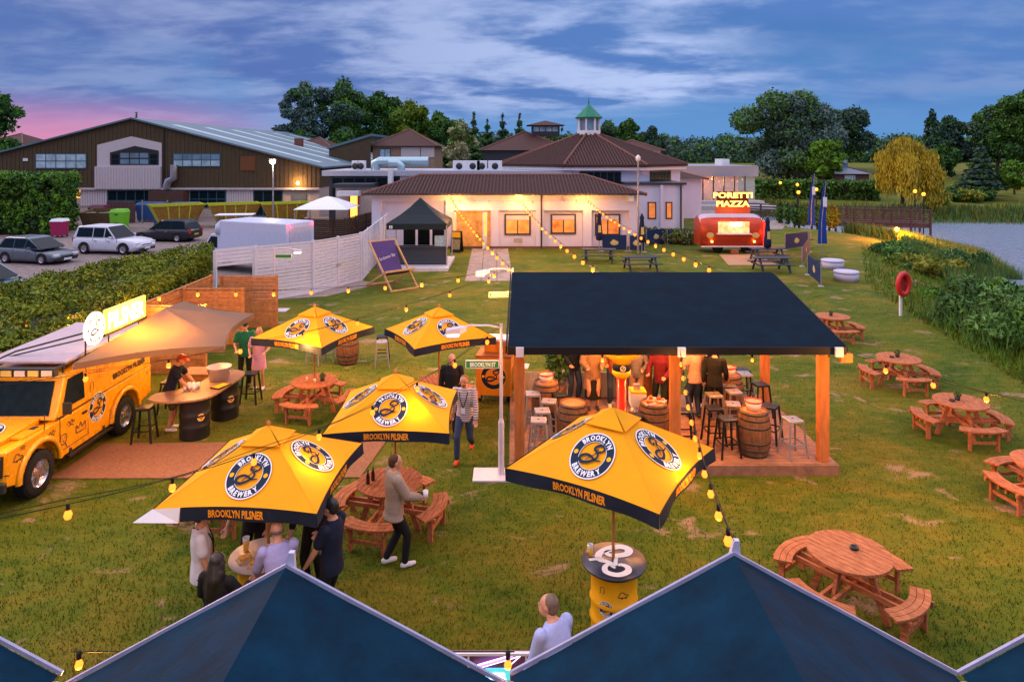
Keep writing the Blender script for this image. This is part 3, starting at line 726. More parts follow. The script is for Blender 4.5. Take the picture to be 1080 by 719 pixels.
# small things on tables
CLAY=mat('black_ashtray',(.015,.015,.015),.5); PLG=leafmat('pot_plant',(.10,.14,.03))
def ashtray(x,y,z,label,plant=False):
    m=MB(); m.lathe([(.0,0),(.055,0),(.06,.04),(.048,.04),(.044,.012),(.0,.012)],CLAY,14,cap=False)
    if plant:
        t=thing('table_pot',label,'plant pot',(x,y,z),0,'small pots of the picnic tables'); 
        q=MB(); q.lathe([(.0,0),(.05,0),(.06,.1),(.05,.1),(.045,.08),(.0,.08)],mat('slate_pot',(.04,.05,.06),.6),14,cap=False); q.build('pot',t); leaf_mesh('foliage',[(0,0,.13,.07,.07,.05)],60,.05,[PLG],t)
        return t
    o=m.build('ashtray',None,(x,y,z)); tag(o,label,'ashtray'); return o
ashtray(4.80,9.6,.762,'black ashtray on the round table nearest the camera')
for (x,y,l) in ((10.02,15.4,'small dark pot with flowers on the round table below the big bush'),(10.5,18.65,'small dark pot with flowers on the middle table of the right row'),(10.9,23.4,'small dark pot on the furthest round table'),(-4.62,16.7,'small dark pot on the furthest left round table, beside the pole'),(-1.55,16.8,'small dark pot on the round table behind the walking men')): ashtray(x,y,.762,l,True)
ashtray(9.85,15.32,.762,'black ashtray beside the flower pot on the round table below the big bush')
ashtray(10.32,18.6,.762,'black ashtray on the middle table of the right row')
BG=mat('brown_glass',(.03,.012,.006),.1,spec=.8); GL=mat('beer_amber',(.75,.42,.05),.15,spec=.6); GLC=mat('clear_plastic',(.75,.75,.8),.2)
def bottle(x,y,z,l):
    o=MB().lathe([(.0,0),(.031,0),(.031,.13),(.014,.18),(.013,.23),(.0,.23)],BG,12,cap=False).build('bottle',None,(x,y,z)); tag(o,l,'bottle')
def beer(x,y,z,l,s=1):
    t=thing('beer_glass',l,'glass',(x,y,z),0); t.scale=(s,s,s)
    MB().lathe([(.0,.0),(.028,0),(.036,.12),(.0,.12)],GL,12,cap=False).build('beer',t)
    MB().lathe([(.036,.121),(.039,.16),(.036,.16),(.033,.121)],GLC,12,cap=False).build('rim',t)
bottle(-2.42,11.5,.762,'dark bottle standing on the round table next to the man in the blazer')
bottle(-2.36,11.62,.762,'second dark bottle on the round table, closer to the middle')
for i,(x,y) in enumerate(((-4.98,16.62),(-4.75,16.5))): beer(x,y,.762,['small glass left of the parasol pole on the furthest left table','small glass in front of the parasol pole on the furthest left table'][i],.7)
# ================================================================ barrel tables
DRY=mat('yellow_drum_paint',(.82,.38,.01),.4,var=.08,bump=.1); DRB=mat('black_drum_paint',(.014,.014,.016),.35,var=.2)
def drum(parent,x,y,m,h=.86,r=.29,name='drum'):
    pr=[(0,0),(r,0),(r,.02)]
    for zc in (.3,.58):
        pr+=[(r,h*zc-.03),(r+.018,h*zc),(r,h*zc+.03)]
    pr+=[(r,h-.02),(r+.012,h-.01),(r+.012,h),(0,h)]
    return MB().lathe(pr,m,28,c=(x,y,0),cap=False).build(name,parent)
t=thing('barrel_table','yellow oil drum table with a navy top and white letter B under the nearest parasol','barrel table',(1.335,8.98,0))
drum(t,0,0,DRY,.88,.30)
TOPN=mat('navy_table_top',(.03,.032,.06),.35,var=.15)
tt=MB().lathe([(0,.88),(.33,.88),(.33,.945),(.42,.946),(.425,.96),(.42,.975),(0,.975)],TOPN,40,cap=False).build('table_top',t)
m=MB()
BS=[ribbon([(-.72,.0),(-.45,.05),(-.3,.02)],.12,.14),ribbon([(-.05,-.25),(-.2,-.1),(-.42,.02),(-.38,.3),(-.1,.55),(.3,.66),(.52,.5),(.42,.28),(.1,.2),(-.12,.25),(-.15,.4),(.05,.45)],.14,.08,wm=.24),ribbon([(.12,.2),(.05,-.05),(.0,-.25),(-.1,-.3),(-.02,-.42)],.1,.07,wm=.12),ribbon([(-.12,-.18),(-.3,-.35),(-.3,-.6),(.0,-.74),(.3,-.6),(.34,-.38),(.18,-.26),(.08,-.3)],.12,.08,wm=.2)]
for i,b in enumerate(BS): m.add([(x*.45,y*.45,.978+.002*i) for x,y in b[0]],b[1],WHITE)
m.build('letter_b',tt)
def wrapd(r,th0,z0): return lambda x,y,h:((r+h)*math.cos(th0+x/r),(r+h)*math.sin(th0+x/r),z0+y)
m=MB(); emblem(m,wrapd(.30,R(-118),.50),.10,NAVY,WHITE,YELP,.002); m.build('emblem',t)
def doodle(mb,fn,kind,s,m):
    S={'crown':[[(-1,-.5),(-1,.6),(-.4,0),(0,.8),(.4,0),(1,.6),(1,-.5),(-1,-.5)]],'note':[[(-.5,-.8),(-.5,.8),(.6,1),(.6,-.6)],[(-.9,-.8),(-.5,-.7)],[(.2,-.6),(.6,-.5)]],
     'face':[[(-.6,.9),(.5,.9),(.7,.2),(.4,-.4),(-.5,-.4),(-.7,.3),(-.6,.9)],[(-.5,-.4),(-.9,-1.2)],[(.4,-.4),(.8,-1.2)],[(-.3,.4),(-.1,.4)],[(.2,.4),(.4,.4)],[(-.2,.0),(.2,.0)]],
     'star':[[(0,1),(0,-1)],[(-.9,.5),(.9,-.5)],[(-.9,-.5),(.9,.5)]],'car':[[(-1,-.2),(-.6,.5),(0,.5),(.5,0),(1,-.1),(1,-.5),(-1,-.5),(-1,-.2)],[(-.5,-.5),(-.3,-.8),(-.1,-.5)],[(.4,-.5),(.6,-.8),(.8,-.5)]],
     'squig':[[(-1,0),(-.6,.5),(-.2,-.1),(.2,.6),(.5,0),(1,.3)],[(-.7,-.4),(0,-.2),(.7,-.5)]]}[kind]
    for st in S:
        vf=ribbon(st,.16,k=3); mb.add([fn(x*s,y*s,.003) for x,y in vf[0]],vf[1],m)
for a_,z_,k_,s_ in ((-75,.70,'car',.06),(-72,.44,'squig',.045),(-92,.36,'star',.04),(-128,.72,'note',.045),(-122,.2,'crown',.05)):
    m=MB(); doodle(m,wrapd(.30,R(a_),z_),k_,s_,NAVY); m.build('doodle',t)
beer(1.335-.3,8.98+.08,.977,'glass of beer on the navy top of the yellow drum table',1)
t=thing('barrel_table','barrel table ringed by the standing group, scattered with food and drinks','barrel table',(-3.38,9.25,0))
drum(t,0,0,DRY,.86,.30); MB().lathe([(0,.86),(.42,.861),(.425,.875),(.42,.89),(0,.89)],mat('pale_table_top',(.45,.33,.28),.5),36,cap=False).build('table_top',t)
beer(-3.62,9.32,.892,'tall glass of beer left of the parasol pole among the standing group',1.2); beer(-3.2,9.05,.892,'beer glass on the right of the table among the standing group',.9)
for i,(x,y) in enumerate(((-3.35,8.98),(-3.55,9.1),(-3.15,9.2))):
    o=MB().box(-.1,.1,-.07,.07,0,.03,mat('kraft_card',(.55,.38,.22),.8)).box(-.07,.07,-.05,.05,.031,.06,mat('chips',(.6,.3,.06),.8,var=.5,scale=40)).build('food_tray',None,(x,y,.892),i*.7); tag(o,['open food tray at the near edge of the table amid the group','open food tray on the left of the table amid the group','open food tray on the right of the table amid the group'][i],'food tray')
# ================================================================ street lamps
def street_lamp(label,x,y,rot,base=True,sign=True,h=2.94):
    t=thing('street_lamp',label,'street lamp',(x,y,0),rot,'slim pale street lamps with green signs')
    p=MB(); p.cyl((0,0,.0),(0,0,1.05),.058,LILAC,.058,14); p.cyl((0,0,1.05),(0,0,1.12),.058,LILAC,.036,14); p.cyl((0,0,1.12),(0,0,h+.03),.034,LILAC,.03,12); p.build('post',t)
    a=MB(); a.tube([(0,0,h-.05),(-.25,0,h+.0),(-.6,0,h+.0),(-.8,0,h-.06)],.02,LILAC,8); a.build('arm',t)
    hd=MB(); hd.rings([[(-.68+.0,-.06,h-.10),(-.68,.06,h-.10),(-.68,.06,h-.03),(-.68,-.06,h-.03)],[(-.8,-.11,h-.15),(-.8,.11,h-.15),(-.8,.11,h-.03),(-.8,-.11,h-.03)],[(-1.08,-.1,h-.16),(-1.08,.1,h-.16),(-1.08,.09,h-.08),(-1.08,-.09,h-.08)]],LILAC,smooth=False); ho=hd.build('lamp_head',t)
    MB().box(-1.05,-.83,-.09,.09,h-.2,h-.162,mat('warm_lamp_glow',(1,.8,.5),emit=(1,.72,.35),es=14)).build('lens',ho)
    if sign:
        gm=mat('sign_green',(.02,.22,.03),.5); s=MB(); s.box(-.70,-.04,-.012,.012,2.18-.08,2.18+.08,WHITE); s.box(-.685,-.055,-.016,.016,2.18-.065,2.18+.065,gm); so_=s.build('street_sign',t)
        m=MB(); vf=text_block('BROOKLYN ST',.5,.085,.03,2,-.36,2.18); m.add([(x,-.02,z) for x,z in vf[0]],vf[1],WHITE); m.build('lettering',so_)
    if base: MB().box(-.55,.22,-.28,.28,0,.035,LILAC).build('base_plate',t,bevel=.005)
    return t
street_lamp('pale street lamp with a green sign, standing on its flat base left of the pavilion',-.21,13.4,0)
street_lamp('pale street lamp with a green sign, rising behind the left corner of the pavilion roof',.02,20.0,0)
street_lamp('pale street lamp with a green sign, behind the fences at the end of the hedge',-9.55,27.5,PI,h=2.5)
# ================================================================ mats
MATB=mat('brown_matting',(.27,.12,.06),.9,scale=20,var=.25,bump=.5)
o=MB().add([(-8.95,13.25,.02),(-2.95,13.3,.02),(-2.75,15.0,.02),(-8.85,14.85,.02)],[(0,1,2,3)],MATB).build('floor_mat'); 
o.modifiers.new('s','SOLIDIFY').thickness=.015; tag(o,'long brown coir mat rolled out on the grass from the yellow truck','mat')
# ================================================================ pavilion
ROOFM=mat('navy_roofing_felt',(.003,.011,.022),.95,spec=.1,scale=2,var=.3,bump=.15); FASC=mat('black_fascia',(.012,.010,.012),.6)
t=thing('pavilion','open timber pavilion with a big dark blue sloping roof and wooden deck','pavilion',(0,0,0))
ZD=.2
dk=MB()
for i in range(27):
    y0=13.45+i*.143; dk.box(-.02,6.38,y0+.004,y0+.139,.16,ZD,DECK)
dk.build('deck',t)
fr=MB(); fr.box(-.05,6.41,13.40,13.448,0,.195,DECK).box(-.05,6.41,17.32,17.36,0,.195,DECK).box(-.05,-.022,13.45,17.31,0,.195,DECK).box(6.382,6.41,13.45,17.31,0,.195,DECK); fr.build('deck_fascia',t)
def roofz(y): return 2.60+(y-13.15)*(3.27-2.60)/(17.5-13.15)
rf=MB(); rf.slab([(-.08,13.15,2.60),(6.40,13.15,2.60),(6.62,17.5,3.27),(.0,17.5,3.27)],.05,ROOFM)
rfo=rf.build('roof',t)
for i in range(1,9):
    a=-.08+6.48*i/9; b=6.62*i/9
f=MB(); f.box(-.085,6.405,13.11,13.147,2.45,2.595,FASC); f.build('fascia',rfo)
f=MB(); f.beam((6.44,13.16,2.53),(6.655,17.48,3.20),.03,.13,FASC); f.build('fascia',rfo)
f=MB(); f.beam((-.11,13.16,2.53),(-.03,17.48,3.20),.03,.13,FASC); f.build('fascia',rfo)
for i in range(10):
    y=13.5+i*.42; m=MB(); m.box(.02,6.36,y,y+.05,roofz(y)-.16,roofz(y)-.058,POST); m.build('rafter',t)
for x,y in ((.15,13.62),(3.24,13.62),(6.18,13.62),(.15,16.9),(3.35,16.9),(6.24,16.9),(6.21,15.3)):
    if (x,y)==(6.21,15.3): continue
    m=MB(); m.box(x-.1,x+.1,y-.08,y+.08,ZD,roofz(y)-.17,POST); po=m.build('post',t,bevel=.006)
    MB().box(x-.104,x+.104,y-.084,y+.084,roofz(y)-.36,roofz(y)-.2,mat('steel_bracket',(.03,.03,.035),.4,.5)).build('bracket',po)
for x in (.15,3.24,6.25):
    MB().box(x-.075,x+.075,13.05,13.105,2.42,2.60,mat('pale_block',(.6,.55,.62),.6)).build('beam_end',t)
for y in (13.62,16.9): MB().box(.05,6.3,y-.05,y+.05,roofz(y)-.30,roofz(y)-.165,POST).build('beam',t)
MB().box(6.40,6.62,13.3,13.42,2.24,2.42,POST).build('gutter_box',t)
lw=MB()
for i in range(24): lw.box(.26+i*.128,.38+i*.128,17.16,17.19,ZD,.82,mat('whitewash_board',(.45,.42,.42),.7))
lw.box(.26,3.3,17.192,17.22,.6,.66,WPAINT); o=lw.build('low_screen'); tag(o,'low whitewashed board screen along the back of the pavilion deck','screen')
for i,(x,y) in enumerate(((1.2,15.0),(2.5,15.3),(3.9,15.0),(5.2,15.2))):
    l=thing('pendant_lamp',['warm pendant lamp under the left end of the pavilion roof','warm pendant lamp above the red pillar','warm pendant lamp beside the middle pavilion post','warm pendant lamp under the right end of the pavilion roof'][i],'lamp',(x,y,roofz(y)-.2),0,'lamps under the pavilion roof')
    MB().lathe([(.02,0),(.03,-.02),(.13,-.13),(.125,-.13),(.0,-.03)],BLACK,18,cap=False).build('shade',l); MB().ball((0,0,-.11),.035,mat('warm_bulb',(1,.7,.3),emit=(1,.5,.12),es=60),10).build('bulb',l)
    lamp('pendant_light',(0,0,-.18),160,(1,.38,.11),.08,l)
# ---- stools
SM={'grey':GREYM,'black':BLACK,'copper':mat('warm_steel',(.42,.34,.30),.35,.7)}
def make_stool(kind,h=.76):
    m=SM[kind]; t=thing('bar_stool','','bar stool')
    s=MB(); s.rings([[(-.16,-.16,h-.045),(.16,-.16,h-.045),(.16,.16,h-.045),(-.16,.16,h-.045)],[(-.155,-.155,h-.004),(.155,-.155,h-.004),(.155,.155,h-.004),(-.155,.155,h-.004)],[(-.14,-.14,h),(.14,-.14,h),(.14,.14,h),(-.14,.14,h)]],m,smooth=False)
    s.lathe([(.0,.001),(.028,.002),(.0,.003)],RUB,10,c=(0,0,h),cap=False); s.build('seat',t,bevel=.006)
    for sx in (-1,1):
        for sy in (-1,1):
            l=MB(); a=(sx*.14,sy*.14,h-.05); b=(sx*.205,sy*.205,0)
            l.beam(a,b,.035,.035,m,up=(sx,-sy,0)); l.build('leg',t)
    q=MB(); z=.28; e=.178
    for a,b in (((-e,-e,z),(e,-e,z)),((e,-e,z),(e,e,z)),((e,e,z),(-e,e,z)),((-e,e,z),(-e,-e,z))): q.beam(a,b,.012,.025,m)
    q.build('foot_rail',t); return t
ST={k:make_stool(k) for k in SM}; first={k:True for k in SM}
def stool(kind,x,y,rot,label,z=ZD,group='metal bar stools'):
    if first[kind]:
        s=ST[kind]; s.location=(x,y,z); s.rotation_euler[2]=R(rot); s['label']=label; s['group']=group; first[kind]=False
    else: dup(ST[kind],(x,y,z),R(rot),label,group)
def stp(px,py): return gp(px,py,ZD+.76)
for k,px,py,r,l in (('grey',562,414,5,'grey metal stool beside the left front post, furthest back of the left cluster'),
 ('grey',579,422,-8,'grey metal stool between the two left barrels, second from the back'),
 ('grey',572,432,4,'grey metal stool in the left cluster, second from the front'),
 ('grey',568,442,-3,'grey metal stool frontmost in the left cluster, by the yellow parasol'),
 ('black',591,415,10,'black stool behind the bare-topped left barrel'),
 ('black',670,437,8,'black stool just right of the red pillar'),
 ('copper',753,415,5,'warm steel stool at the back left of the right cluster'),
 ('copper',768,404,-6,'warm steel stool tight against the rear right barrel'),
 ('copper',774,412,6,'warm steel stool behind the near right barrel, between it and the rear one'),
 ('copper',773,425,-10,'warm steel stool touching the left side of the near right barrel'),
 ('black',753,429,3,'black stool left of the near right barrel, second from the front'),
 ('black',767,440,8,'black stool frontmost of the cluster left of the near right barrel'),
 ('grey',785,393,0,'grey stool right of the rear right barrel'),
 ('black',802,404,10,'black stool near the back right post'),
 ('black',812,427,-38,'black stool leaning in behind the near right barrel'),
 ('grey',836,441,12,'grey metal stool standing alone beside the right front post'),
 ('black',780,386,0,'black stool behind the rear right barrel'),
 ('black',722,432,0,'black stool just behind the middle front post')):
    x,y=stp(px,py); y=min(y,17.0); stool(k,x,y,r,l)
# ---- oak barrels
OAK=mat('oak_staves',(.17,.075,.035),.6,scale=9,stretch=(3,3,.5),var=.45,bump=.5); HOOP=mat('barrel_hoop',(.07,.06,.055),.5,.6,var=.3); OAKT=mat('barrel_head',(.42,.17,.05),.5,scale=6,stretch=(1,8,1),var=.3)
def make_barrel():
    t=thing('oak_barrel','','barrel')
    pr=[]; 
    for i in range(13):
        u=i/12; pr.append((.27+.075*math.sin(PI*u),.9*u))
    m=MB(); n=24; m.lathe([(0,0)]+pr+[(.245,.9),(.245,.875),(0,.875)],OAK,n,cap=False); m.build('staves',t)
    MB().lathe([(0,.88),(.24,.88),(.243,.876)],OAKT,24,cap=False).build('head',t)
    for u in (.05,.17,.33,.67,.83,.95):
        r=.27+.075*math.sin(PI*u); r2=.27+.075*math.sin(PI*(u+.045)); MB().lathe([(r+.001,.9*u-.018),(r+.006,.9*u-.018),(r2+.005,.9*u+.022),(r2+.001,.9*u+.022)],HOOP,24,cap=False).build('hoop',t)
    return t
BR=make_barrel()
bl=[(4.92,13.95,'oak barrel with a pale bucket, nearest on the right side of the pavilion deck'),(5.12,16.15,'oak barrel with a pale bucket, at the back right of the pavilion deck'),
 (2.97,14.35,'oak barrel covered with food trays behind the middle front post'),(1.28,14.35,'oak barrel with a bare orange lid among the left stools'),(.78,15.65,'oak barrel with a pale bucket at the back left of the deck')]
for i,(x,y,l) in enumerate(bl):
    if i==0: BR.location=(x,y,ZD); BR['label']=l; BR['group']='oak barrels used as tables'
    else: dup(BR,(x,y,ZD),i*.5,l,'oak barrels used as tables')
dup(BR,(-4.95,20.6,0),.3,'oak barrel among stools on the grass behind the furthest left parasol','oak barrels used as tables')
for k,dx,dy,l in (('grey',-.95,-.1,'grey stool left of the barrel on the grass behind the furthest left parasol'),('grey',-.6,.2,'second grey stool left of the barrel on the grass, closer to the barrel'),('grey',1.1,-.35,'grey stool right of the barrel on the grass, in front'),('black',1.0,.25,'black stool right of the barrel on the grass, behind the grey one')):
    stool(k,-4.95+dx,20.6+dy,10*dx,l,z=0)
BKT=mat('pale_bucket',(.62,.48,.44),.5,var=.05); REDR=mat('red_trim',(.5,.03,.02),.5)
for (x,y,l) in ((4.92,13.95,'pale ice bucket with a red rim on the near right barrel'),(5.12,16.15,'pale ice bucket with a red rim on the rear right barrel'),(.78,15.65,'pale ice bucket with a red rim on the back left barrel')):
    t=thing('ice_bucket',l,'bucket',(x,y,ZD+.885),0,'ice buckets on barrels')
    MB().lathe([(0,0),(.13,0),(.165,.17),(.155,.17),(.12,.02),(0,.02)],BKT,24,cap=False).build('tub',t); MB().lathe([(.165,.17),(.172,.17),(.172,.195),(.155,.195),(.155,.172)],REDR,24,cap=False).build('rim',t)
for i,(x,y,a) in enumerate(((2.87,14.25,.3),(3.12,14.42,-.6),(2.95,14.5,1.2))):
    o=MB().box(-.12,.12,-.08,.08,0,.03,mat('paper_tray',(.65,.5,.42),.8)).ball((-.03,0,.05),(.06,.05,.03),mat('pizza_red',(.55,.09,.02),.6,var=.5,scale=30),8).ball((.06,.02,.05),(.04,.04,.025),mat('bread',(.6,.35,.15),.7),8).build('food_tray',None,(x,y,ZD+.885),a); tag(o,['food tray at the front left of the food barrel in the pavilion','food tray at the right of the food barrel in the pavilion','food tray at the back of the food barrel in the pavilion'][i],'food tray')
# ---- giant beer tap pillar, dispenser, plant
TAPR=mat('red_gloss',(.55,.02,.012),.3,var=.08); TAPY=mat('tap_yellow',(.85,.45,.01),.35,var=.05)
t=thing('giant_tap','tall red pillar topped by a yellow and navy tap head in the pavilion','display',(2.36,14.75,ZD))
MB().lathe([(0,0),(.16,0),(.16,.03),(.105,.05),(.105,1.26),(0,1.26)],TAPR,24,cap=False).build('pillar',t)
MB().lathe([(0,1.26),(.1,1.26),(.2,1.36),(.2,1.45),(0,1.45)],TAPY,24,cap=False).build('collar',t)
MB().lathe([(0,1.451),(.19,1.451),(.19,1.60),(0,1.60)],NAVY,24,cap=False).build('band',t)
MB().lathe([(0,1.601),(.19,1.601),(.21,1.66),(.42,1.80),(.42,1.86),(.3,1.95),(0,1.97)],TAPY,28,cap=False).build('crown',t)
m=MB(); emblem(m,lambda x,y,h:(x,-.192-h,1.525+y),.065,WHITE,NAVY,YELP,.002,plain=True); m.build('emblem',t)
t=thing('drinks_dispenser','white box dispenser with a yellow top on a white stem','dispenser',(2.74,14.95,ZD))
MB().box(-.17,.17,-.17,.17,.62,.9,WPAINT).build('cabinet',t,bevel=.015); MB().box(-.17,.17,-.17,.17,.903,.96,TAPY).box(-.09,.05,-.05,.08,.96,1.07,GREYM).build('lid',t,bevel=.01); MB().box(-.06,.06,-.06,.06,.02,.62,WPAINT).box(-.16,.16,-.16,.16,0,.02,WPAINT).build('stem',t)
t=thing('potted_plant','dark bushy plant in a brown pot at the back left of the pavilion','plant',(1.15,16.8,ZD))
MB().lathe([(0,0),(.15,0),(.2,.42),(.17,.42),(.15,.38),(0,.38)],mat('terracotta',(.16,.07,.04),.7),18,cap=False).build('pot',t)
leaf_mesh('foliage',[(0,0,1.2,.34,.34,.6),(0,0,1.7,.25,.25,.4)],900,.09,[G2,G1],t); MB().cyl((0,0,.4),(0,0,1.1),.025,BARK).build('stem',t)
t=thing('potted_plant','second dark plant behind the man in a grey top in the pavilion','plant',(3.08,16.85,ZD))
MB().lathe([(0,0),(.15,0),(.2,.42),(.17,.42),(.15,.38),(0,.38)],MATS['terracotta'],18,cap=False).build('pot',t); leaf_mesh('foliage',[(0,0,1.2,.3,.3,.6),(0,0,1.7,.25,.25,.4)],700,.09,[G2,G1],t); MB().cyl((0,0,.4),(0,0,1.1),.025,BARK).build('stem',t)
# ---- yellow serving cart
YC=mat('cart_orange',(.72,.26,.01),.5,var=.08)
t=thing('beer_cart','yellow orange serving cart with a white top and a big black emblem','cart',(-.42,17.6,0),R(-8))
MB().box(-.45,.45,-.35,.35,.2,1.15,YC).build('body',t,bevel=.01); MB().box(-.46,.46,-.36,.36,1.16,1.2,mat('cart_wood',(.4,.13,.04),.6)).box(-.3,.45,.0,.34,1.2,1.5,YC).build('top',t)
MB().box(-.35,.5,-.1,.4,1.505,1.56,WPAINT).build('lid',t)
m=MB(); emblem(m,lambda x,y,h:(x,-.352-h,.68+y),.33,NAVY,YELP,YELP,.003,plain=True); m.build('emblem',t)
for sx in (-1,1):
    w=MB(); w.push(Matrix.Translation((sx*.36,-.2,.14))@Matrix.Rotation(PI/2,4,'Y')); w.lathe([(0,-.03),(.13,-.03),(.14,0),(.13,.03),(0,.03)],RUB,16,cap=False); w.pop(); w.build('wheel',t)
MB().box(.5,.85,-.2,.2,.85,.88,WPAINT).box(.52,.82,-.15,.15,.1,.5,BLACK).box(.5,.9,-.25,.25,0,.05,PINE).build('side_shelf',t)
# ================================================================ yellow truck
TY=mat('truck_yellow_paint',(.78,.33,.005),.28,var=.03,spec=.6); TB=mat('truck_black_trim',(.015,.015,.016),.5); CHR=mat('alloy',(.5,.48,.55),.25,.9)
LENS=mat('lamp_lens',(.7,.6,.55),.1); AMB=mat('amber_lens',(.7,.2,.01),.2)
t=thing('yellow_truck','boxy yellow off-road truck covered in black doodles, roof rack and lit sign above','truck',(-8.72,11.78,0),0)
# local: +y towards the rear, x from 0 (visible side) to -1.8
yf,ybh,yw,yr=.0,1.25,1.35,4.75
b=MB()
def side_prof(x0,x1,m):
    pass
def archpts(yc,zc,r,n=8,a0=0,a1=PI): return [(yc-r*math.cos(a0+(a1-a0)*i/n),zc+r*math.sin(a0+(a1-a0)*i/n)) for i in range(n+1)]
wy1,wy2,wr=.85,3.64,.41
lower=[(0,.55)]+archpts(wy1,.45,.50)+[(1.5,.42),(3.0,.42)]+archpts(wy2,.45,.50)+[(4.75,.55),(4.75,1.22),(0.03,1.14)]
def ext(poly,x0,x1,m,mb):
    n=len(poly); vs=[(x0,y,z) for y,z in poly]+[(x1,y,z) for y,z in poly]
    mb.add(vs,[tuple(range(n)),tuple(reversed(range(n,2*n)))]+[((i+1)%n,i,n+i,n+(i+1)%n) for i in range(n)],m)
ext(lower,0,-.16,TY,b); ext(lower,-1.66,-1.8,TY,b)
b.box(-1.66,-.16,.05,4.7,.62,1.12,TY)
b.box(-1.655,-.165,4.701,4.75,.6,1.2,TY)
b.build('body',t,bevel=.02)
h=MB(); h.rings([[(-1.45,.02,1.121),(-.35,.02,1.121),(-.32,.02,1.20),(-1.48,.02,1.20)],[(-1.5,1.25,1.121),(-.3,1.25,1.121),(-.27,1.25,1.27),(-1.53,1.25,1.27)]],TY,smooth=False); ho=h.build('bonnet',t,bevel=.02)
m=MB(); emblem(m,lambda x,y,hh:(-.9+x,.62+y,1.238+.058*(.0+y)/.62*1+hh+.006),.36,NAVY,WHITE,YELP,.003); m.build('emblem',ho)
for sx in (-.2,-1.6):
    MB().box(sx-.12,sx+.12,.55,1.1,1.145,1.19,TY).box(sx-.05,sx+.07,.9,1.05,1.19,1.196,TB).build('wing_top',t,bevel=.01)
# cab and rear box
cb=MB(); prof=[(1.28,1.2),(1.62,1.92),(1.7,1.97),(4.72,2.0),(4.75,1.2)]
ins=lambda y,z:(z-1.2)*.07
n=len(prof)
vs=[(-0.0-ins(y,z),y,z) for y,z in prof]+[(-1.8+ins(y,z),y,z) for y,z in prof]
cb.add(vs,[tuple(range(n)),tuple(reversed(range(n,2*n)))]+[((i+1)%n,i,n+i,n+(i+1)%n) for i in range(n)],TY); cb.build('cab',t,bevel=.03,fixn=True)
g=MB(); g.add([(-.14,1.315,1.28),(-1.66,1.315,1.28),(-1.60,1.585,1.86),(-.2,1.585,1.86)],[(0,1,2,3)],GLASSD).build('windscreen',t,loc=(0,-.012,.006))
# windscreen surface sits slightly in front of the sloping face
MB().add([(.006-.07*.13,1.50,1.33),(.006-.07*.13,2.2,1.33),(.006-.07*.66,2.2,1.86),(.006-.07*.66,1.72,1.86)],[(0,1,2,3)],GLASSD).build('side_window',t)
d=MB()  # door outline seams
for a,b_ in (((.004,1.42,.55),(.004,1.42,1.2)),((.004,2.3,.55),(.004,2.3,1.9)),((.004,1.42,.55),(.004,2.3,.55)),((.004,3.0,1.22),(.004,4.7,1.22)),((.004,1.42,1.22),(.004,3.0,1.22))): d.beam((a[0]-max(0,(a[2]-1.2))*.07,a[1],a[2]),(b_[0]-max(0,(b_[2]-1.2))*.07,b_[1],b_[2]),.012,.012,TB)
d.build('door_seam',t); MB().box(.002,.03,2.1,2.24,1.02,1.06,TB).build('door_handle',t)
for y,x in ((wy1,-.12),(wy2,-.12),(wy1,-1.68),(wy2,-1.68)):
    w=MB(); sg=1 if x>-1 else -1
    w.push(Matrix.Translation((x+sg*.02,y,wr))@Matrix.Rotation(sg*PI/2,4,'Y'))
    w.lathe([(.25,-.13),(.36,-.13),(.405,-.10),(.41,0),(.405,.10),(.36,.13),(.25,.13)],RUB,32,cap=False)
    for i in range(28): a=2*PI*i/28; w.cb((.408*math.cos(a),.408*math.sin(a),0),(.02,.05,.2),RUB,rz=a)
    w.pop(); wo=w.build('wheel',t)
    w=MB(); w.push(Matrix.Translation((x+sg*.02,y,wr))@Matrix.Rotation(sg*PI/2,4,'Y')); w.lathe([(.0,.07),(.05,.09),(.08,.06),(.2,.03),(.235,.11),(.252,.12),(.252,-.05),(0,-.05)],CHR,32,cap=False)
    for i in range(6): a=2*PI*i/6; w.cb((.14*math.cos(a),.14*math.sin(a),.055),(.17,.05,.03),CHR,rz=a)
    w.pop(); w.build('rim',wo)
    a=MB(); rs=[]
    for i in range(13):
        th=PI*i/12; rs.append([(sg*.001+(0 if sg>0 else -1.8)+sg*dx,y-(r)*math.cos(th),.45+(r)*math.sin(th)) for dx,r in ((0,.50),(.06,.52),(.06,.58),(0,.62))])
    a.rings(rs,TY if True else TB); a.build('wheel_arch',t)
bm_=MB(); bm_.box(-1.85,.05,-.12,-.02,.48,.66,TB); bm_.build('bumper',t,bevel=.02)
fm=MB(); fm.box(-1.3,-.5,-.012,.04,.68,1.12,TB); fm.build('grille',t)
for sx in (-.25,-1.55):
    MB().box(sx-.2,sx+.2,-.02,.03,.72,1.08,TB).build('lamp_panel',t)
    l=MB(); l.push(Matrix.Translation((sx-.06*(1 if sx>-1 else -1),-.02,.9))@Matrix.Rotation(PI/2,4,'X')); l.lathe([(0,.03),(.09,.02),(.1,0)],LENS,20,cap=False); l.pop(); l.build('headlight',t)
    for z in (.82,.98): MB().ball((sx+.12*(1 if sx>-1 else -1),-.03,z),(.04,.02,.04),LENS,10).build('indicator',t)
MB().box(-.02,.06,-.01,.02,.75,.75+.01,TB).build('trim',t)
MB().box(-1.3,-.5,-.135,-.122,.5,.62,WHITE).build('number_plate',t)
MB().box(.0,.08,1.6,3.05,.36,.40,TB).box(-.1,.02,1.7,1.76,.36,.5,TB).box(-.1,.02,2.8,2.86,.36,.5,TB).build('side_step',t)
mr=MB(); mr.tube([(.0,1.35,1.22),(.12,1.33,1.26),(.16,1.34,1.34)],.012,TB); mr.cb((.19,1.35,1.42),(.16,.05,.22),TB); mr.build('wing_mirror',t,bevel=.01)
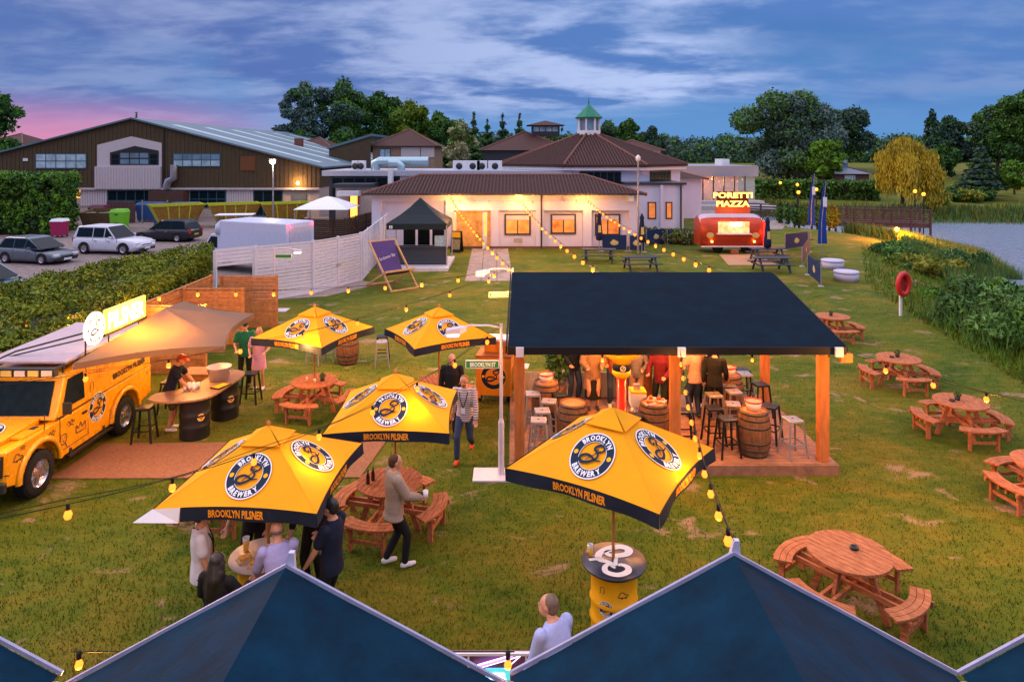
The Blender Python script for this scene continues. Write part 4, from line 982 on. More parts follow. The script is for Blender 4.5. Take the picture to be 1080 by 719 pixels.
MB().tube([(0.02,.95,1.15),(.03,.95,1.45)],.008,TB).build('aerial',t)
# graphics on the visible side
def sidefn(y0,z0): return lambda x,y,hh:(.004+hh-max(0,(z0+y-1.2))*.07,y0+x,z0+y)
m=MB(); emblem(m,sidefn(2.62,.98),.30,NAVY,WHITE,YELP,.003); m.build('emblem',t)
m=MB(); vf=text_block('BROOKLYN PILSNER',1.3,.12,.035,2,3.85,1.42); f_=sidefn(0,0); m.add([(.010-(z-1.2)*.07,y,z) for y,z in vf[0]],vf[1],NAVY); m.build('lettering',t)
for i,(k,y,z,s) in enumerate((('note',2.45,1.45,.09),('crown',2.05,.78,.14),('face',1.52,.72,.13),('squig',1.75,.98,.12),('squig',1.2,1.0,.1),('car',.30,.95,.10),('star',4.55,1.08,.07),('note',2.75,1.62,.06),('squig',.42,1.06,.07))):
    m=MB(); doodle(m,sidefn(y,z),k,s,NAVY); m.build('doodle',t)
for i in range(7):
    m=MB(); doodle(m,sidefn(2.7+i*.28,1.76),'face' if i%2 else 'note',.085,mat('doodle_red',(.25,.05,.02),.6)); m.build('doodle',t)
# roof rack with light bar and white roof box board
rk=MB()
for x in (-1.65,-.15): rk.beam((x,1.4,2.12),(x,4.8,2.14),.04,.04,TB)
for i in range(6): rk.beam((-1.65,1.5+i*.62,2.1),(-.15,1.5+i*.62,2.1),.03,.03,TB)
for x in (-1.65,-.15):
    for y in (1.75,3,4.5): rk.beam((x,y,1.97),(x,y,2.12),.03,.03,TB)
rk.build('roof_rack',t)
MB().box(-1.72,-.08,1.38,1.5,2.0,2.16,TB).build('light_bar',t)
for i in range(6): MB().box(-1.62+i*.26,-1.42+i*.26,1.36,1.379,2.02,2.13,LENS if i%2 else mat('led_lens',(.7,.5,.15),.2)).build('spotlight',t)
MB().slab([(-1.75,1.75,2.2),(-.1,1.75,2.2),(-.1,4.7,2.24),(-1.75,4.7,2.24)],.05,mat('pale_roof_panel',(.50,.38,.42),.6,var=.1)).build('roof_panel',t)
for i,(y,a) in enumerate(((1.7,.5),)): 
    MB().tube([(-1.9,1.0,2.0),(-1.2,1.9,2.35),(-.05,2.3,2.62)],.02,TB).tube([(-1.9,2.0,2.1),(-.05,2.3,2.5)],.016,TB).tube([(-.05,2.3,2.02),(-.05,2.3,2.66)],.018,TB).build('sign_stay',t)
# ---- lit sign on the roof edge
t=thing('lit_sign','glowing yellow sign reading PILSNER with a round white emblem, above the truck','sign',(-8.75,0,0))
GLW=mat('sign_glow_yellow',(1,.8,.2),emit=(1,.50,.03),es=1.5); GLF=mat('sign_glow_white',(1,.95,.7),emit=(1,.80,.30),es=2.2); GLWH=mat('sign_face_white',(1,.95,.85),emit=(1,.82,.62),es=1.6)
MB().box(-.06,.0,14.75,16.35,2.42,2.92,GLW).build('light_box',t)
m=MB(); vf=text_block('PILSNER',1.45,.36,.05,2,15.55,2.67); m.add([(.012,y,z) for y,z in vf[0]],vf[1],GLF); m.build('lettering',t)
MB().box(-.07,.01,14.7,16.4,2.36,2.415,TB).build('frame',t)
d_=MB(); d_.push(Matrix.Translation((0.02,14.35,2.64))@Matrix.Rotation(PI/2,4,'Y')); d_.lathe([(0,-.05),(.34,-.05),(.34,.0),(0,.0)],GLWH,32,cap=False); d_.pop(); do=d_.build('disc',t)
m=MB(); emblem(m,lambda x,y,hh:(.022+hh,14.35+x,2.64+y),.33,GLWH,GLWH,NAVY,.002,plain=True)
for i,b_ in enumerate(B_STROKES): m.add([(.034+.001*i,14.35+x*.19,2.64+y*.19) for x,y in b_[0]],b_[1],NAVY)
for g in ring_text('BROOKLYN',.785,.2,-58,58): m.add([(.03,14.35+x*.33,2.64+y*.33) for x,y in g[0]],g[1],NAVY)
for g in ring_text('BREWERY',.785,.2,232,128,top=False): m.add([(.03,14.35+x*.33,2.64+y*.33) for x,y in g[0]],g[1],NAVY)
m.build('emblem',do)
for y in (14.9,16.1): MB().cyl((-.03,y,2.05),(-.03,y,2.36),.015,TB).build('bracket',t)
lamp('sign_light',(.45,15.5,2.95),330,(1,.36,.03),.25,t)
# ---- awning
AW=mat('bronze_awning_fabric',(.17,.105,.07),.8,var=.08,scale=3,bump=.2)
t=thing('fan_awning','bronze fabric fan awning stretched out from the truck, lit orange by the sign','awning',(0,0,0))
hub=Vector((-8.72,17.2,2.42)); tips=[(-8.66,13.5,2.16),(-6.28,14.95,2.1),(-6.75,17.9,2.12),(-8.9,18.6,2.3)]
aw=MB(); rows=[]
pts=[]
for i in range(3):
    for j in range(8):
        u=j/8; a=Vector(tips[i]); b_=Vector(tips[i+1]); p=a.lerp(b_,u); mid=(a+b_)/2; q=p.lerp(hub,.10*math.sin(PI*u)); q.z-=.03*math.sin(PI*u); pts.append(q)
pts.append(Vector(tips[3])); nr=8; vs=[]; fs=[]
for r_ in range(nr+1):
    for k_,p in enumerate(pts):
        v=hub.lerp(p,r_/nr); v.z-=.07*math.sin(PI*(k_%8)/8)*math.sin(PI*min(1,r_/nr*.9)); vs.append(tuple(v))
m_=len(pts)
for r_ in range(nr):
    for k_ in range(m_-1): fs.append((r_*m_+k_,(r_+1)*m_+k_,(r_+1)*m_+k_+1,r_*m_+k_+1))
aw.add(vs,fs,AW,True); 
hem=[]; fs2=[]
for p in pts: hem+= [tuple(p),(p.x,p.y,p.z-.13)]
for k_ in range(m_-1): fs2.append((2*k_,2*k_+1,2*k_+3,2*k_+2))
ao=aw.build('fabric',t); MB().add(hem,fs2,AW).build('hem',t)
for tp in tips: MB().beam(hub-Vector((0,0,.06)),Vector(tp)-Vector((0,0,.05)),.03,.03,GREYM).build('rib',t)
MB().cyl((-6.28,14.95,0),(-6.28,14.95,2.05),.018,GREYM).build('pole',t) if False else None
lamp('awning_light',(-7.6,16.2,1.9),90,(1,.5,.15),.15,t)
# ---- bar on two black drums
t=thing('drum_bar','kidney shaped wooden bar top resting on two black oil drums','bar',(0,0,0))
drum(t,-7.08,15.28,DRB,.9,.315); drum(t,-6.88,16.4,DRB,.9,.315)
m=MB(); poly=[(-7.95,14.92),(-7.6,14.78),(-7.0,14.85),(-6.65,15.15),(-6.55,15.9),(-6.5,16.5),(-6.6,16.85),(-7.0,17.0),(-7.25,16.7),(-7.3,16.1),(-7.55,15.6),(-7.95,15.3)]
poly=smoothpath(poly+[poly[0]],4)[:-1]; m.prism(poly,.905,.945,mat('bar_top_wood',(.30,.15,.08),.5,scale=5,stretch=(1,4,1),var=.25)); m.build('bar_top',t)
for (x,y) in ((-7.08,15.28),(-6.88,16.4)):
    m=MB(); emblem(m,lambda a,b_,hh:(x+(.318+hh)*math.cos(R(-42)+a/.318),y+(.318+hh)*math.sin(R(-42)+a/.318),.50+b_),.08,YELP,WHITE,NAVY,.002,plain=True); m.build('emblem',t)
t=thing('wash_tub','galvanised metal tub standing on the wooden bar top','tub',(-6.95,16.25,.947)); MB().lathe([(0,0),(.22,0),(.27,.30),(.285,.31),(.26,.31),(.21,.02),(0,.02)],mat('galvanised',(.5,.45,.52),.45,.5,var=.15),28,cap=False).build('body',t)
for s_ in (-1,1): MB().tube([(s_*.26,-.07,.22),(s_*.32,-.04,.2),(s_*.32,.04,.2),(s_*.26,.07,.22)],.01,GREYM).build('handle',t)
o=MB().box(-.2,.2,-.13,.13,0,.02,BLACK).box(-.17,.17,-.1,.1,.02,.026,YELP).build('bar_mat',None,(-6.7,15.75,.947),1.2); tag(o,'black bar mat with yellow print beside the metal tub','bar mat')
t=thing('cup_cluster','cluster of clear plastic cups at the middle of the bar top','cups',(-7.3,15.6,.947))
for i in range(9):
    x=(i%3)*.1-.1; y=(i//3)*.1-.1; MB().lathe([(0,0),(.03,0),(.042,.11),(.038,.11),(.026,.01),(0,.01)],GLC,12,c=(x,y,0),cap=False).build('cup',t)
stool('black',-8.05,15.0,8,'tall black stool standing between the rear wheel and the bar',z=0)
stool('black',-6.62,17.35,0,'black stool at the far end of the drum bar, right of it',z=0)
stool('black',-8.35,16.7,0,'black stool behind the yellow truck, near its tail',z=0)
# ================================================================ foreground gabled stalls
TN=mat('navy_tent_fabric',(.001,.021,.045),.8,spec=.1,scale=2.2,var=.45,bump=1.0); TRIM=mat('pale_trim',(.62,.55,.68),.4,.2,var=.05)
xs_=[(-5.01,'dark blue gabled stall roof at the bottom left corner, only its right slope in view'),(-1.68,'dark blue gabled stall roof at the bottom, left of centre, below the standing group'),(1.65,'dark blue gabled stall roof right of centre with string lights ending at its peak'),(4.98,'dark blue gabled stall roof at the bottom right corner, only its left slope in view')]
def make_stall(x,label):
    t=thing('market_stall',label,'market stall',(x,5.08,0),0,'gabled market stalls in the foreground')
    zp,ze,hw,dp=3.32,2.43,1.64,3.0; n=10
    for sg in (-1,1):
        m=MB(); vs=[];fs=[]
        for i in range(n+1):
            for j in range(n+1):
                u=i/n; v=j/n; sag=.05*math.sin(PI*u)*math.sin(PI*v)+.006*math.sin(9*u+5*v)*math.sin(PI*u); vs.append((sg*hw*u,-dp*v,zp-(zp-ze)*u-sag))
        for i in range(n):
            for j in range(n): q=i*(n+1)+j; f=(q,q+1,q+n+2,q+n+1); fs.append(f if sg>0 else f[::-1])
        m.add(vs,fs,TN,True); m.build('roof_slope',t)
        MB().beam((0,.02,zp+.004),(sg*(hw+.02),.02,ze+.004),.022,.028,TRIMD).build('edge_trim',t)
        MB().beam((0,-dp-.02,zp+.0),(sg*(hw+.02),-dp-.02,ze+.0),.045,.035,TRIM).build('edge_trim',t)
        for y in (.0,-dp): MB().box(sg*hw-.03,sg*hw+.03,y-.03+(-.06),y+.03-.06,0,ze-.02,TRIM).build('post',t)
        m=MB(); m.quad((sg*hw*.98,0,ze-.03),(sg*hw*.98,-dp,ze-.03),(sg*hw*.98,-dp,ze-.30),(sg*hw*.98,0,ze-.30),TN); m.build('valance',t)
    MB().add([(-.03,.03,zp-.05),(.06,.03,zp-.05),(.05,.03,zp+.09),(.01,.03,zp+.09),(-.03,.07,zp-.05),(.06,.07,zp-.05),(.05,.07,zp+.09),(.01,.07,zp+.09)],[(0,1,2,3),(7,6,5,4),(1,5,6,2),(3,2,6,7),(4,0,3,7)],TRIM).build('finial',t)
    return t
s0=make_stall(*xs_[0])
for x,l in xs_[1:]: dup(s0,(x,5.08,-.09 if x==-1.68 else 0),0,l)
# neon counter front beside the man in blue
t=thing('neon_counter','stall counter with glowing blue and purple neon beer sign and white frame','counter',(0,0,0))
D0=7.5; 
def q_(px,py,D=D0): return (xat(px,D),zat(py,D))
x0,z1=q_(478,688); x1,_=q_(574,688)
PNL=mat('counter_panel',(.16,.06,.09),.5)
yb=D0
MB().box(x0,x1,yb+.02,yb+.07,0,z1-.02,PNL).build('body',t)
MB().box(x0-.02,x1+.02,yb-.02,yb+.018,z1-.022,z1+.005,WPAINT).build('counter_top',t)
for px in (494,555): 
    x=xat(px,D0); MB().box(x-.012,x+.012,yb-.005,yb+.018,.2,z1-.022,WPAINT).build('frame_post',t)
NP=mat('neon_violet',(.5,.3,1),emit=(.30,.10,1),es=2.5); NW=mat('neon_white',(.8,.8,1),emit=(.75,.6,1),es=2.2); NC=mat('neon_cyan',(.2,.8,.8),emit=(.05,.42,.45),es=.9)
def P3(px,py): x,z=q_(px,py); return (x,yb-.012,z)
m=MB(); m.tube([P3(500,701),P3(540,689.5)],.006,NW,6); m.tube([P3(506,703),P3(549,690.5),P3(537,701)],.006,NW,6); m.tube([P3(503,702),P3(541,691)],.014,NP,6); m.build('neon_arrow',t)
m=MB(); a=P3(512,705); b_=P3(538,717); m.box(a[0],b_[0],yb-.003,yb+.018,b_[2],a[2],NC); m.build('screen',t)
m=MB(); vf=text_block('BEER',.19,.075,.04,2,(a[0]+b_[0])/2,(a[2]+b_[2])/2-.01); m.add([(x,yb-.008,z) for x,z in vf[0]],vf[1],NW); m.build('lettering',t)
# ================================================================ string lights
CAB=mat('black_cable',(.01,.01,.01),.6); BULB=mat('festoon_bulb',(.35,.10,.01),emit=(1,.17,.015),es=2.9)
def strand(label,a,b,n,sag,r=.042,skip=(),drop=.09,lights=0,e=6,twin=True,t0=0,t1=1):
    t=thing('string_lights',label,'string lights',(0,0,0),0,'warm festoon string lights')
    a=Vector(a); b=Vector(b)
    def P(u): p=a.lerp(b,u); p.z-=sag*4*u*(1-u); return p
    m=MB(); m.tube([P(i/24) for i in range(25)],.005,CAB,5)
    if twin: m.tube([P(i/24)+Vector((0,0,.03+.02*math.sin(i))) for i in range(25)],.004,CAB,4)
    m.build('cable',t)
    for i in range(n):
        if i in skip: continue
        u=t0+(t1-t0)*(i+.5)/n; p=P(u); k=MB(); k.cyl((p.x,p.y,p.z),(p.x,p.y,p.z-drop*.6),.018,CAB,n=8); k.ball((p.x,p.y,p.z-drop-r*.3),(r,r,r*1.25),BULB,8); k.build('bulb',t)
        if lights and i%lights==0: lamp('bulb_light',(p.x,p.y,p.z-drop-r*1.8-.12),e*3.0,(1,.40,.07),.05,t)
    return t
strand('string lights running from the clubhouse door eave to the rear street lamp',(-4.05,45.1,3.45),(.0,20.05,2.92),20,.25,.055,lights=4,e=40)
strand('string lights crossing the lawn from the rear street lamp to the hedge',(0,20,2.92),(-9.4,19.3,2.45),9,.22,.05,lights=2,e=36)
strand('string lights along the hedge above the fences at far left',(-9.4,19.3,2.45),(-13.3,16.2,2.0),5,.06,.05,lights=2,e=32)
strand('string lights dropping from the middle pavilion post to the stall roof peak',(3.22,13.1,2.5),(1.66,5.12,3.40),11,.34,.036,lights=3,e=7)
strand('string lights crossing the front parasols from the near street lamp to the left stall',(-.2,13.35,2.95),(-5.0,5.1,3.38),9,.58,.038,lights=2,e=5)
strand('string lights from the floodlight on the clubhouse wall to the pavilion roof',(.55,45.1,3.3),(2.2,17.4,3.36),17,.35,.055,lights=4,e=40)
strand('string lights from the right end of the clubhouse wall to the pavilion roof',(4.8,45.1,3.4),(5.2,17.4,3.36),22,.32,.055,lights=4,e=40)
strand('string lights from the near street lamp down to the yellow truck bonnet',(-.15,19.9,2.9),(-9.3,11.0,2.45),9,.42,.045,lights=2,e=32)
strand('string lights from the pavilion corner over the right hand picnic tables',(6.42,13.2,2.5),(9.4,8.9,2.7),6,.22,.042,lights=2,e=32,t0=.07)
strand('short string lights along the clubhouse wall under the eave',(-3.9,44.9,3.25),(4.7,44.9,3.25),9,.04,.06,lights=2,e=4,twin=False)
strand('short string lights under the front edge of the pavilion roof',(.3,13.25,2.42),(6.1,13.25,2.42),2,.02,.03,lights=1,e=24,twin=False)
strand('pair of festoon bulbs hanging in the valleys between the stall roofs',(-3.34,5.2,2.52),(0.02,5.2,2.52),2,.0,.03,lights=1,e=12,twin=False,t0=-.47,t1=1.47)
# ================================================================ hedges
HG3=leafmat('hedge3',(.24,.23,.012))
def hedge(label,poly,z1,n,leaf,mats,name='hedge',zb=0):
    t=thing(name,label,'hedge',(0,0,0))
    cx=sum(p[0] for p in poly)/len(poly); cy=sum(p[1] for p in poly)/len(poly)
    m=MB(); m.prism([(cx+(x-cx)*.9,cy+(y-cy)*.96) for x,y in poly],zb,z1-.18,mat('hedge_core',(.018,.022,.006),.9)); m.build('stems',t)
    # sample clumps across the polygon
    xs=[p[0] for p in poly]; ys=[p[1] for p in poly]; cl=[]; rnd=random.Random(3)
    def ins(x,y):
        c=False
        for i in range(len(poly)):
            a=poly[i]; b=poly[(i+1)%len(poly)]
            if (a[1]>y)!=(b[1]>y) and x<(b[0]-a[0])*(y-a[1])/(b[1]-a[1])+a[0]: c=not c
        return c
    tries=0
    while len(cl)<260 and tries<20000:
        tries+=1; x=rnd.uniform(min(xs),max(xs)); y=rnd.uniform(min(ys),max(ys))
        if ins(x,y): s=rnd.uniform(.35,.6); cl.append((x,y,z1-s*.7+rnd.uniform(-.1,.12),s,s,s*.8))
    for i in range(len(poly)):
        a=poly[i]; b=poly[(i+1)%len(poly)]; L=math.dist(a,b); 
        for k in range(int(L/.45)):
            for zl in np.arange(zb+.35,z1-.2,.5): u=rnd.random(); s=rnd.uniform(.28,.42); cl.append((a[0]+(b[0]-a[0])*u+rnd.uniform(-.1,.1),a[1]+(b[1]-a[1])*u+rnd.uniform(-.1,.1),zl,s,s,s))
    leaf_mesh('foliage',cl,n,leaf,mats,t,shell=.75); return t
hedge('long clipped green hedge between the yellow truck and the parked cars',[(-11.3,11.5),(-11.2,19),(-12.3,25),(-13.6,30.5),(-14.2,31.6),(-15.1,28),(-16.4,22),(-17,11.5)],2.15,190000,.075,[HG1,HG1,HG2,HG3])
hedge('tall dark green hedge at the left edge in front of the brown hall',[(-50,53),(-35.4,53),(-36.4,57),(-50,58)],4.7,60000,.18,[G3,G1,G2,G1])
# ================================================================ timber fences
def board_fence(label,a,b,h,m,nb=13,group=None,post=.09,name='timber_fence',z=0,cap=True):
    a=Vector((*a,z)); b=Vector((*b,z)); L=(b-a).length; t=thing(name,label,'fence',tuple((a+b)/2),math.atan2(b.y-a.y,b.x-a.x),group)
    pn=MB(); bh=(h-.05)/nb
    for i in range(nb): pn.box(-L/2,L/2,-.012-.012*(i%2),.012-.012*(i%2),.04+i*bh,.04+(i+1)*bh-.012,m)
    pn.build('panel',t)
    k=max(1,round(L/1.85))
    for i in range(k+1):
        MB().box(-L/2+L*i/k-post/2,-L/2+L*i/k+post/2,-.055,.055,0,h+.05,m).build('post',t)
    if cap: MB().box(-L/2,L/2,-.04,.04,h,h+.035,m).build('cap_rail',t)
    return t
gf='pine board fence panels behind the awning'
board_fence('pine board fence panel nearest the awning, partly hidden by it',(-10.7,19.5),(-8.75,19.5),1.95,PINE,14,gf)
board_fence('pine board fence panel in the middle of the three parallel panels',(-10.75,22.5),(-8.85,22.5),1.84,PINE,14,gf)
board_fence('pine board fence panel furthest back, beside the white gate',(-10.5,24.7),(-8.5,24.7),1.86,PINE,14,gf)
board_fence('pine board fence side running back from the nearest panel along the hedge',(-10.9,19.4),(-10.9,24.8),1.86,PINE,14,gf)
t=thing('storage_bench','low pine storage box behind the drum bar under the awning','bench',(-8.2,18.2,0)); MB().box(-.5,.5,-.3,.3,0,.5,PINE).build('box',t); MB().box(-.52,.52,-.32,.32,.502,.54,PINE).build('lid',t)
o=MB().ball((0,0,.14),(.28,.2,.16),mat('green_bag',(.03,.22,.14),.6),12).ball((.12,.05,.2),(.16,.14,.12),MATS['green_bag'],12).build('green_sack',None,(-7.55,18.4,0)); tag(o,'rumpled green sack on the grass behind the drum bar','sack')
# ---- white fence and gate
def white_fence(label,a,b,h,gate=False,panels=None):
    a=Vector((*a,0)); b=Vector((*b,0)); L=(b-a).length; t=thing('white_fence',label,'fence',tuple((a+b)/2),math.atan2(b.y-a.y,b.x-a.x),'white woven fence panels')
    k=panels or max(1,round(L/2)); n=15; bh=(h-.1)/n; m=WF
    for j in range(k):
        x0=-L/2+L*j/k+.05; x1=-L/2+L*(j+1)/k-.05; pn=MB(); nn=4
        for i in range(n):
            for q in range(nn): 
                off=.007*(1 if (i+q)%2 else -1); pn.box(x0+(x1-x0)*q/nn,x0+(x1-x0)*(q+1)/nn,off-.008,off+.008,.06+i*bh,.06+(i+1)*bh-.02,m)
        pn.box(x0,x1,-.03,.03,h-.03,h+.01,m); pn.box(x0,x1,-.03,.03,.02,.055,m); pn.build('panel',t)
    for j in range(k+1): MB().box(-L/2+L*j/k-.05,-L/2+L*j/k+.05,-.05,.05,0,h+.06,m).build('post',t)
    if gate: MB().box(-.14,-.05,-.08,-.04,1.0,1.12,STEEL).box(.05,.14,-.08,-.04,1.0,1.12,STEEL).build('latch',t)
    return t
WF=mat('white_fence_paint',(.56,.58,.70),.6,var=.07)
white_fence('white woven fence left part, beside the gap showing the van tail',(-10.85,29.0),(-8.95,30.8),2.35,panels=1)
white_fence('white woven double gate in the middle of the white fence',(-8.95,30.8),(-7.6,32.9),2.35,True,panels=2) if False else white_fence('white woven fence with a pair of gates between the pine fences and the deckchair corner',(-8.93,30.75),(-7.5,33.9),2.35,True,panels=2)
white_fence('white woven fence running back from the corner to the clubhouse wall',(-7.45,34.0),(-8.15,44.6),2.35)
t=thing('gate_frame','open white frame left of the white fence with the van tail showing through','gate',(0,0,0))
a=Vector((-12.1,27.9,0)); b=Vector((-10.9,28.95,0))
for p in (a,b): MB().box(p.x-.06,p.x+.06,p.y-.06,p.y+.06,0,2.35,WF).build('post',t)
m=MB()
for i in range(5): m.beam((a.x,a.y,2.34-i*.15),(b.x,b.y,2.34-i*.15),.03,.11,WF)
m.build('top_slats',t)
# pale low wall by the car park
o=MB()
pp=[(-24.5,26.5),(-20,28.3),(-17.2,31),(-14.8,33.4)]
for i in range(3): o.beam((*pp[i],.3),(*pp[i+1],.3),.35,.6,mat('pale_stone',(.5,.46,.52),.8))
o=o.build('low_wall'); tag(o,'low pale wall between the hedge and the car park','wall')
# ================================================================ cars
def make_car(label,x,y,rot,L,Wd,H,paint,kind='suv',group=None,plate='white'):
    t=thing('parked_car',label,'car',(x,y,0),R(rot),group)
    gc=.2 if kind=='suv' else .16; belt=H*.58; hw=Wd/2; fz=H*(.52 if kind=='suv' else .46)
    # stations along x (front = +L/2): (x, zbelt, wbody)
    st=[(-.5,belt*.82,.86),(-.485,belt*.98,.94),(-.42,belt,1),(-.2,belt*1.0,1),(.08,belt*.99,1),(.17,fz*1.05,1),(.30,fz*1.02,1),(.42,fz*.94,.97),(.475,fz*.82,.9),(.5,fz*.62,.82)]
    rs=[]
    for u,zb,wf in st:
        w=hw*wf; zl=gc+(.12 if abs(u)>.46 else 0)
        rs.append([(u*L,-w*.9,zl),(u*L,-w,zl+.15),(u*L,-w,zb*.72),(u*L,-w*.95,zb),(u*L,w*.95,zb),(u*L,w,zb*.72),(u*L,w,zl+.15),(u*L,w*.9,zl)])
    b=MB(); b.rings(rs,paint); bo=b.build('body',t,fixn=True); bo.modifiers.new('b','BEVEL').width=.03
    # cabin
    if kind=='suv': cs=[(-.485,-.455),(-.20,-.2),(.06,-.0),(.17,.02)]; A=(-.48,-.43,.02,.17)
    elif kind=='estate': A=(-.47,-.40,.0,.18)
    else: A=(-.47,-.36,.03,.27)
    xb,xrt,xft,xf=[v*L for v in A]; wt=hw*.76; wb=hw*.94; zt=H
    c=MB(); c.rings([[(xb,-wb,belt-.01),(xb,wb,belt-.01),(xrt,wt,zt-.05),(xrt,-wt,zt-.05)],[(xrt+.12*L*.5,-wb,belt-.01),(xrt+.12*L*.5,wb,belt-.01),(xrt+.12*L*.5,wt,zt),(xrt+.12*L*.5,-wt,zt)],[(xft-.05*L,-wb,belt-.01),(xft-.05*L,wb,belt-.01),(xft-.05*L,wt,zt),(xft-.05*L,-wt,zt)],[(xf,-wb,belt*.97),(xf,wb,belt*.97),(xft,wt,zt-.04),(xft,-wt,zt-.04)]],paint,smooth=False); co_=c.build('roof',t,fixn=True); co_.modifiers.new('b','BEVEL').width=.035
    def lerp(p,q,u): return tuple(p[i]+(q[i]-p[i])*u for i in range(3))
    g=MB(); e=.012
    f0,f1,f2,f3=(xf+e,-wb*.93,belt*.99+.02),(xf+e,wb*.93,belt*.99+.02),(xft+e,wt*.95,zt-.05),(xft+e,-wt*.95,zt-.05)
    g.quad(f0,f1,f2,f3,GLASSD); g.build('windscreen',t)
    g=MB(); g.quad((xb-e,wb*.9,belt+.03),(xb-e,-wb*.9,belt+.03),(xrt-e,-wt*.92,zt-.09),(xrt-e,wt*.92,zt-.09),GLASSD); g.build('rear_window',t)
    for sg in (-1,1):
        xs_2=[xrt+.02*L,-.18*L,-.0*L if kind!='hatch' else .03*L,xft+.02*L]
        lo=[xb+.05*L,-.175*L,.0*L,xf-.03*L]
        for i in range(3):
            def sd(x,top): 
                u=.86 if top else .08; w=wb+(wt-wb)*u; z=belt+(zt-belt)*u; return (x,sg*(w+.012),z)
            a0,a1=(lo[0] if i==0 else lo[i]+.03),lo[i+1]-(.03 if i<2 else 0); t0,t1=(xs_2[i]+(.03 if i else 0)),xs_2[i+1]-.03
            if i==2: t1=min(t1,xft)
            g=MB(); q=[sd(a0,0),sd(a1,0),sd(t1,1),sd(t0,1)]; g.add(q,[(0,1,2,3) if sg<0 else (3,2,1,0)],GLASSD); g.build('side_window',t)
        for i,xx in enumerate((.3*L,-.3*L)):
            r=.36 if kind=='suv' else .31; w=MB(); w.push(Matrix.Translation((xx,sg*(hw-.09),r))@Matrix.Rotation(-sg*PI/2,4,'X')); w.lathe([(0,-.1),(r,-.1),(r,.09),(r*.66,.105),(0,.06)],RUB,20,cap=False); w.pop(); wo=w.build('wheel',t)
            w=MB(); w.push(Matrix.Translation((xx,sg*(hw-.09),r))@Matrix.Rotation(-sg*PI/2,4,'X')); w.lathe([(0,.112),(r*.16,.112),(r*.62,.09),(r*.64,.11),(r*.64,.1),(0,.085)],CHR,20,cap=False); w.pop(); w.build('rim',wo)
            a=MB(); a.rings([[(xx-(r+q2)*math.cos(PI*j/10),sg*(hw+.004+d),r*.95+(r+q2)*math.sin(PI*j/10)) for q2,d in ((.0,-.02),(.03,.01),(.08,.0))] for j in range(11)],RUB,cap=False,closed=False); a.build('wheel_arch',t)
        for xx in (-.17*L,.035*L,.2*L): MB().beam((xx,sg*(hw+.002),gc+.2),(xx+.01,sg*(hw*.96+.012),belt*.96),.014,.012,TB).build('door_seam',t)
        for xx in (-.14*L,.06*L): MB().box(xx,xx+.18,min(sg*(hw+.005),sg*(hw+.03)),max(sg*(hw+.005),sg*(hw+.03)),belt*.82,belt*.82+.03,CHR).build('door_handle',t)
        MB().cb((.455*L,sg*hw*.68,fz*.76),(.07*L,hw*.38,.13),mat('headlamp',(.65,.65,.7),.15)).build('headlight',t,bevel=.02)
        MB().cb((-.487*L,sg*hw*.80,belt*.85),(.03*L,hw*.2,.3),mat('tail_lamp',(.5,.02,.02),.25)).build('tail_light',t,bevel=.01)
        MB().cb((.12*L,sg*(hw+.09),belt+.05),(.12,.18,.14),paint).build('wing_mirror',t,bevel=.02)
    MB().cb((.497*L,0,fz*.60),(.02,hw*.9,.16),TB).build('grille',t); MB().cb((.5*L,0,gc+.13),(.03,hw*1.5,.14),TB).build('bumper',t)
    MB().cb((.507*L+.01,0,fz*.42),(.012,.5,.11),WHITE).build('number_plate',t)
    MB().cb((-.5*L-.012,0,fz*.75),(.012,.5,.11),mat('yellow_plate',(.75,.5,.02),.5)).build('number_plate',t)
    return t
PG=mat('grey_car_paint',(.13,.15,.18),.3,.4,var=.05); PW=mat('white_car_paint',(.60,.60,.68),.3,0,var=.03); PK=mat('black_car_paint',(.015,.015,.02),.25,var=.1); PS=mat('pale_blue_car_paint',(.35,.5,.6),.3,.2,var=.05)
gcar='cars in the car park'
make_car('grey hatchback parked at the far left in front of the tall hedge',-27.6,39.8,-14,4.3,1.8,1.5,PG,'hatch',gcar)
make_car('white SUV parked between the grey hatchback and the black car',-25.3,43.6,-10,4.6,1.95,1.75,PW,'suv',gcar)
make_car('black estate car parked nearest the skips, tail lamps towards the right',-25.0,49.6,172,4.6,1.8,1.55,PK,'estate',gcar)
make_car('pale blue car at the left edge behind the hedge, only its roof in view',-23.4,30.2,-14,4.2,1.8,1.45,PS,'hatch',gcar)
# ---- van
VW=mat('van_white',(.52,.55,.72),.4,var=.05)
t=thing('delivery_van','white box van parked behind the white fence, red marker lamps lit','van',(-13.7,36.8,0),R(155))
MB().box(-3.0,1.6,-1.05,1.05,.55,2.75,VW).build('cargo_box',t,bevel=.06)
MB().rings([[(1.6,-1.05,2.75),(1.6,1.05,2.75),(1.6,1.05,2.0),(1.6,-1.05,2.0)],[(2.1,-.9,2.45),(2.1,.9,2.45),(2.1,.95,1.9),(2.1,-.95,1.9)]],VW).build('wind_deflector',t)
c=MB(); pf=[(1.62,.4),(3.5,.4),(3.55,.95),(2.95,1.15),(2.35,1.98),(1.62,2.05)]
c.add([(x,-.98,z) for x,z in pf]+[(x,.98,z) for x,z in pf],[tuple(reversed(range(6))),tuple(range(6,12))]+[(i,(i+1)%6,6+(i+1)%6,6+i) for i in range(6)],VW); c.build('cab',t,bevel=.04,fixn=True)
MB().quad((2.98,-.85,1.2),(2.98,.85,1.2),(2.42,.8,1.93),(2.42,-.8,1.93),GLASSD).build('windscreen',t)
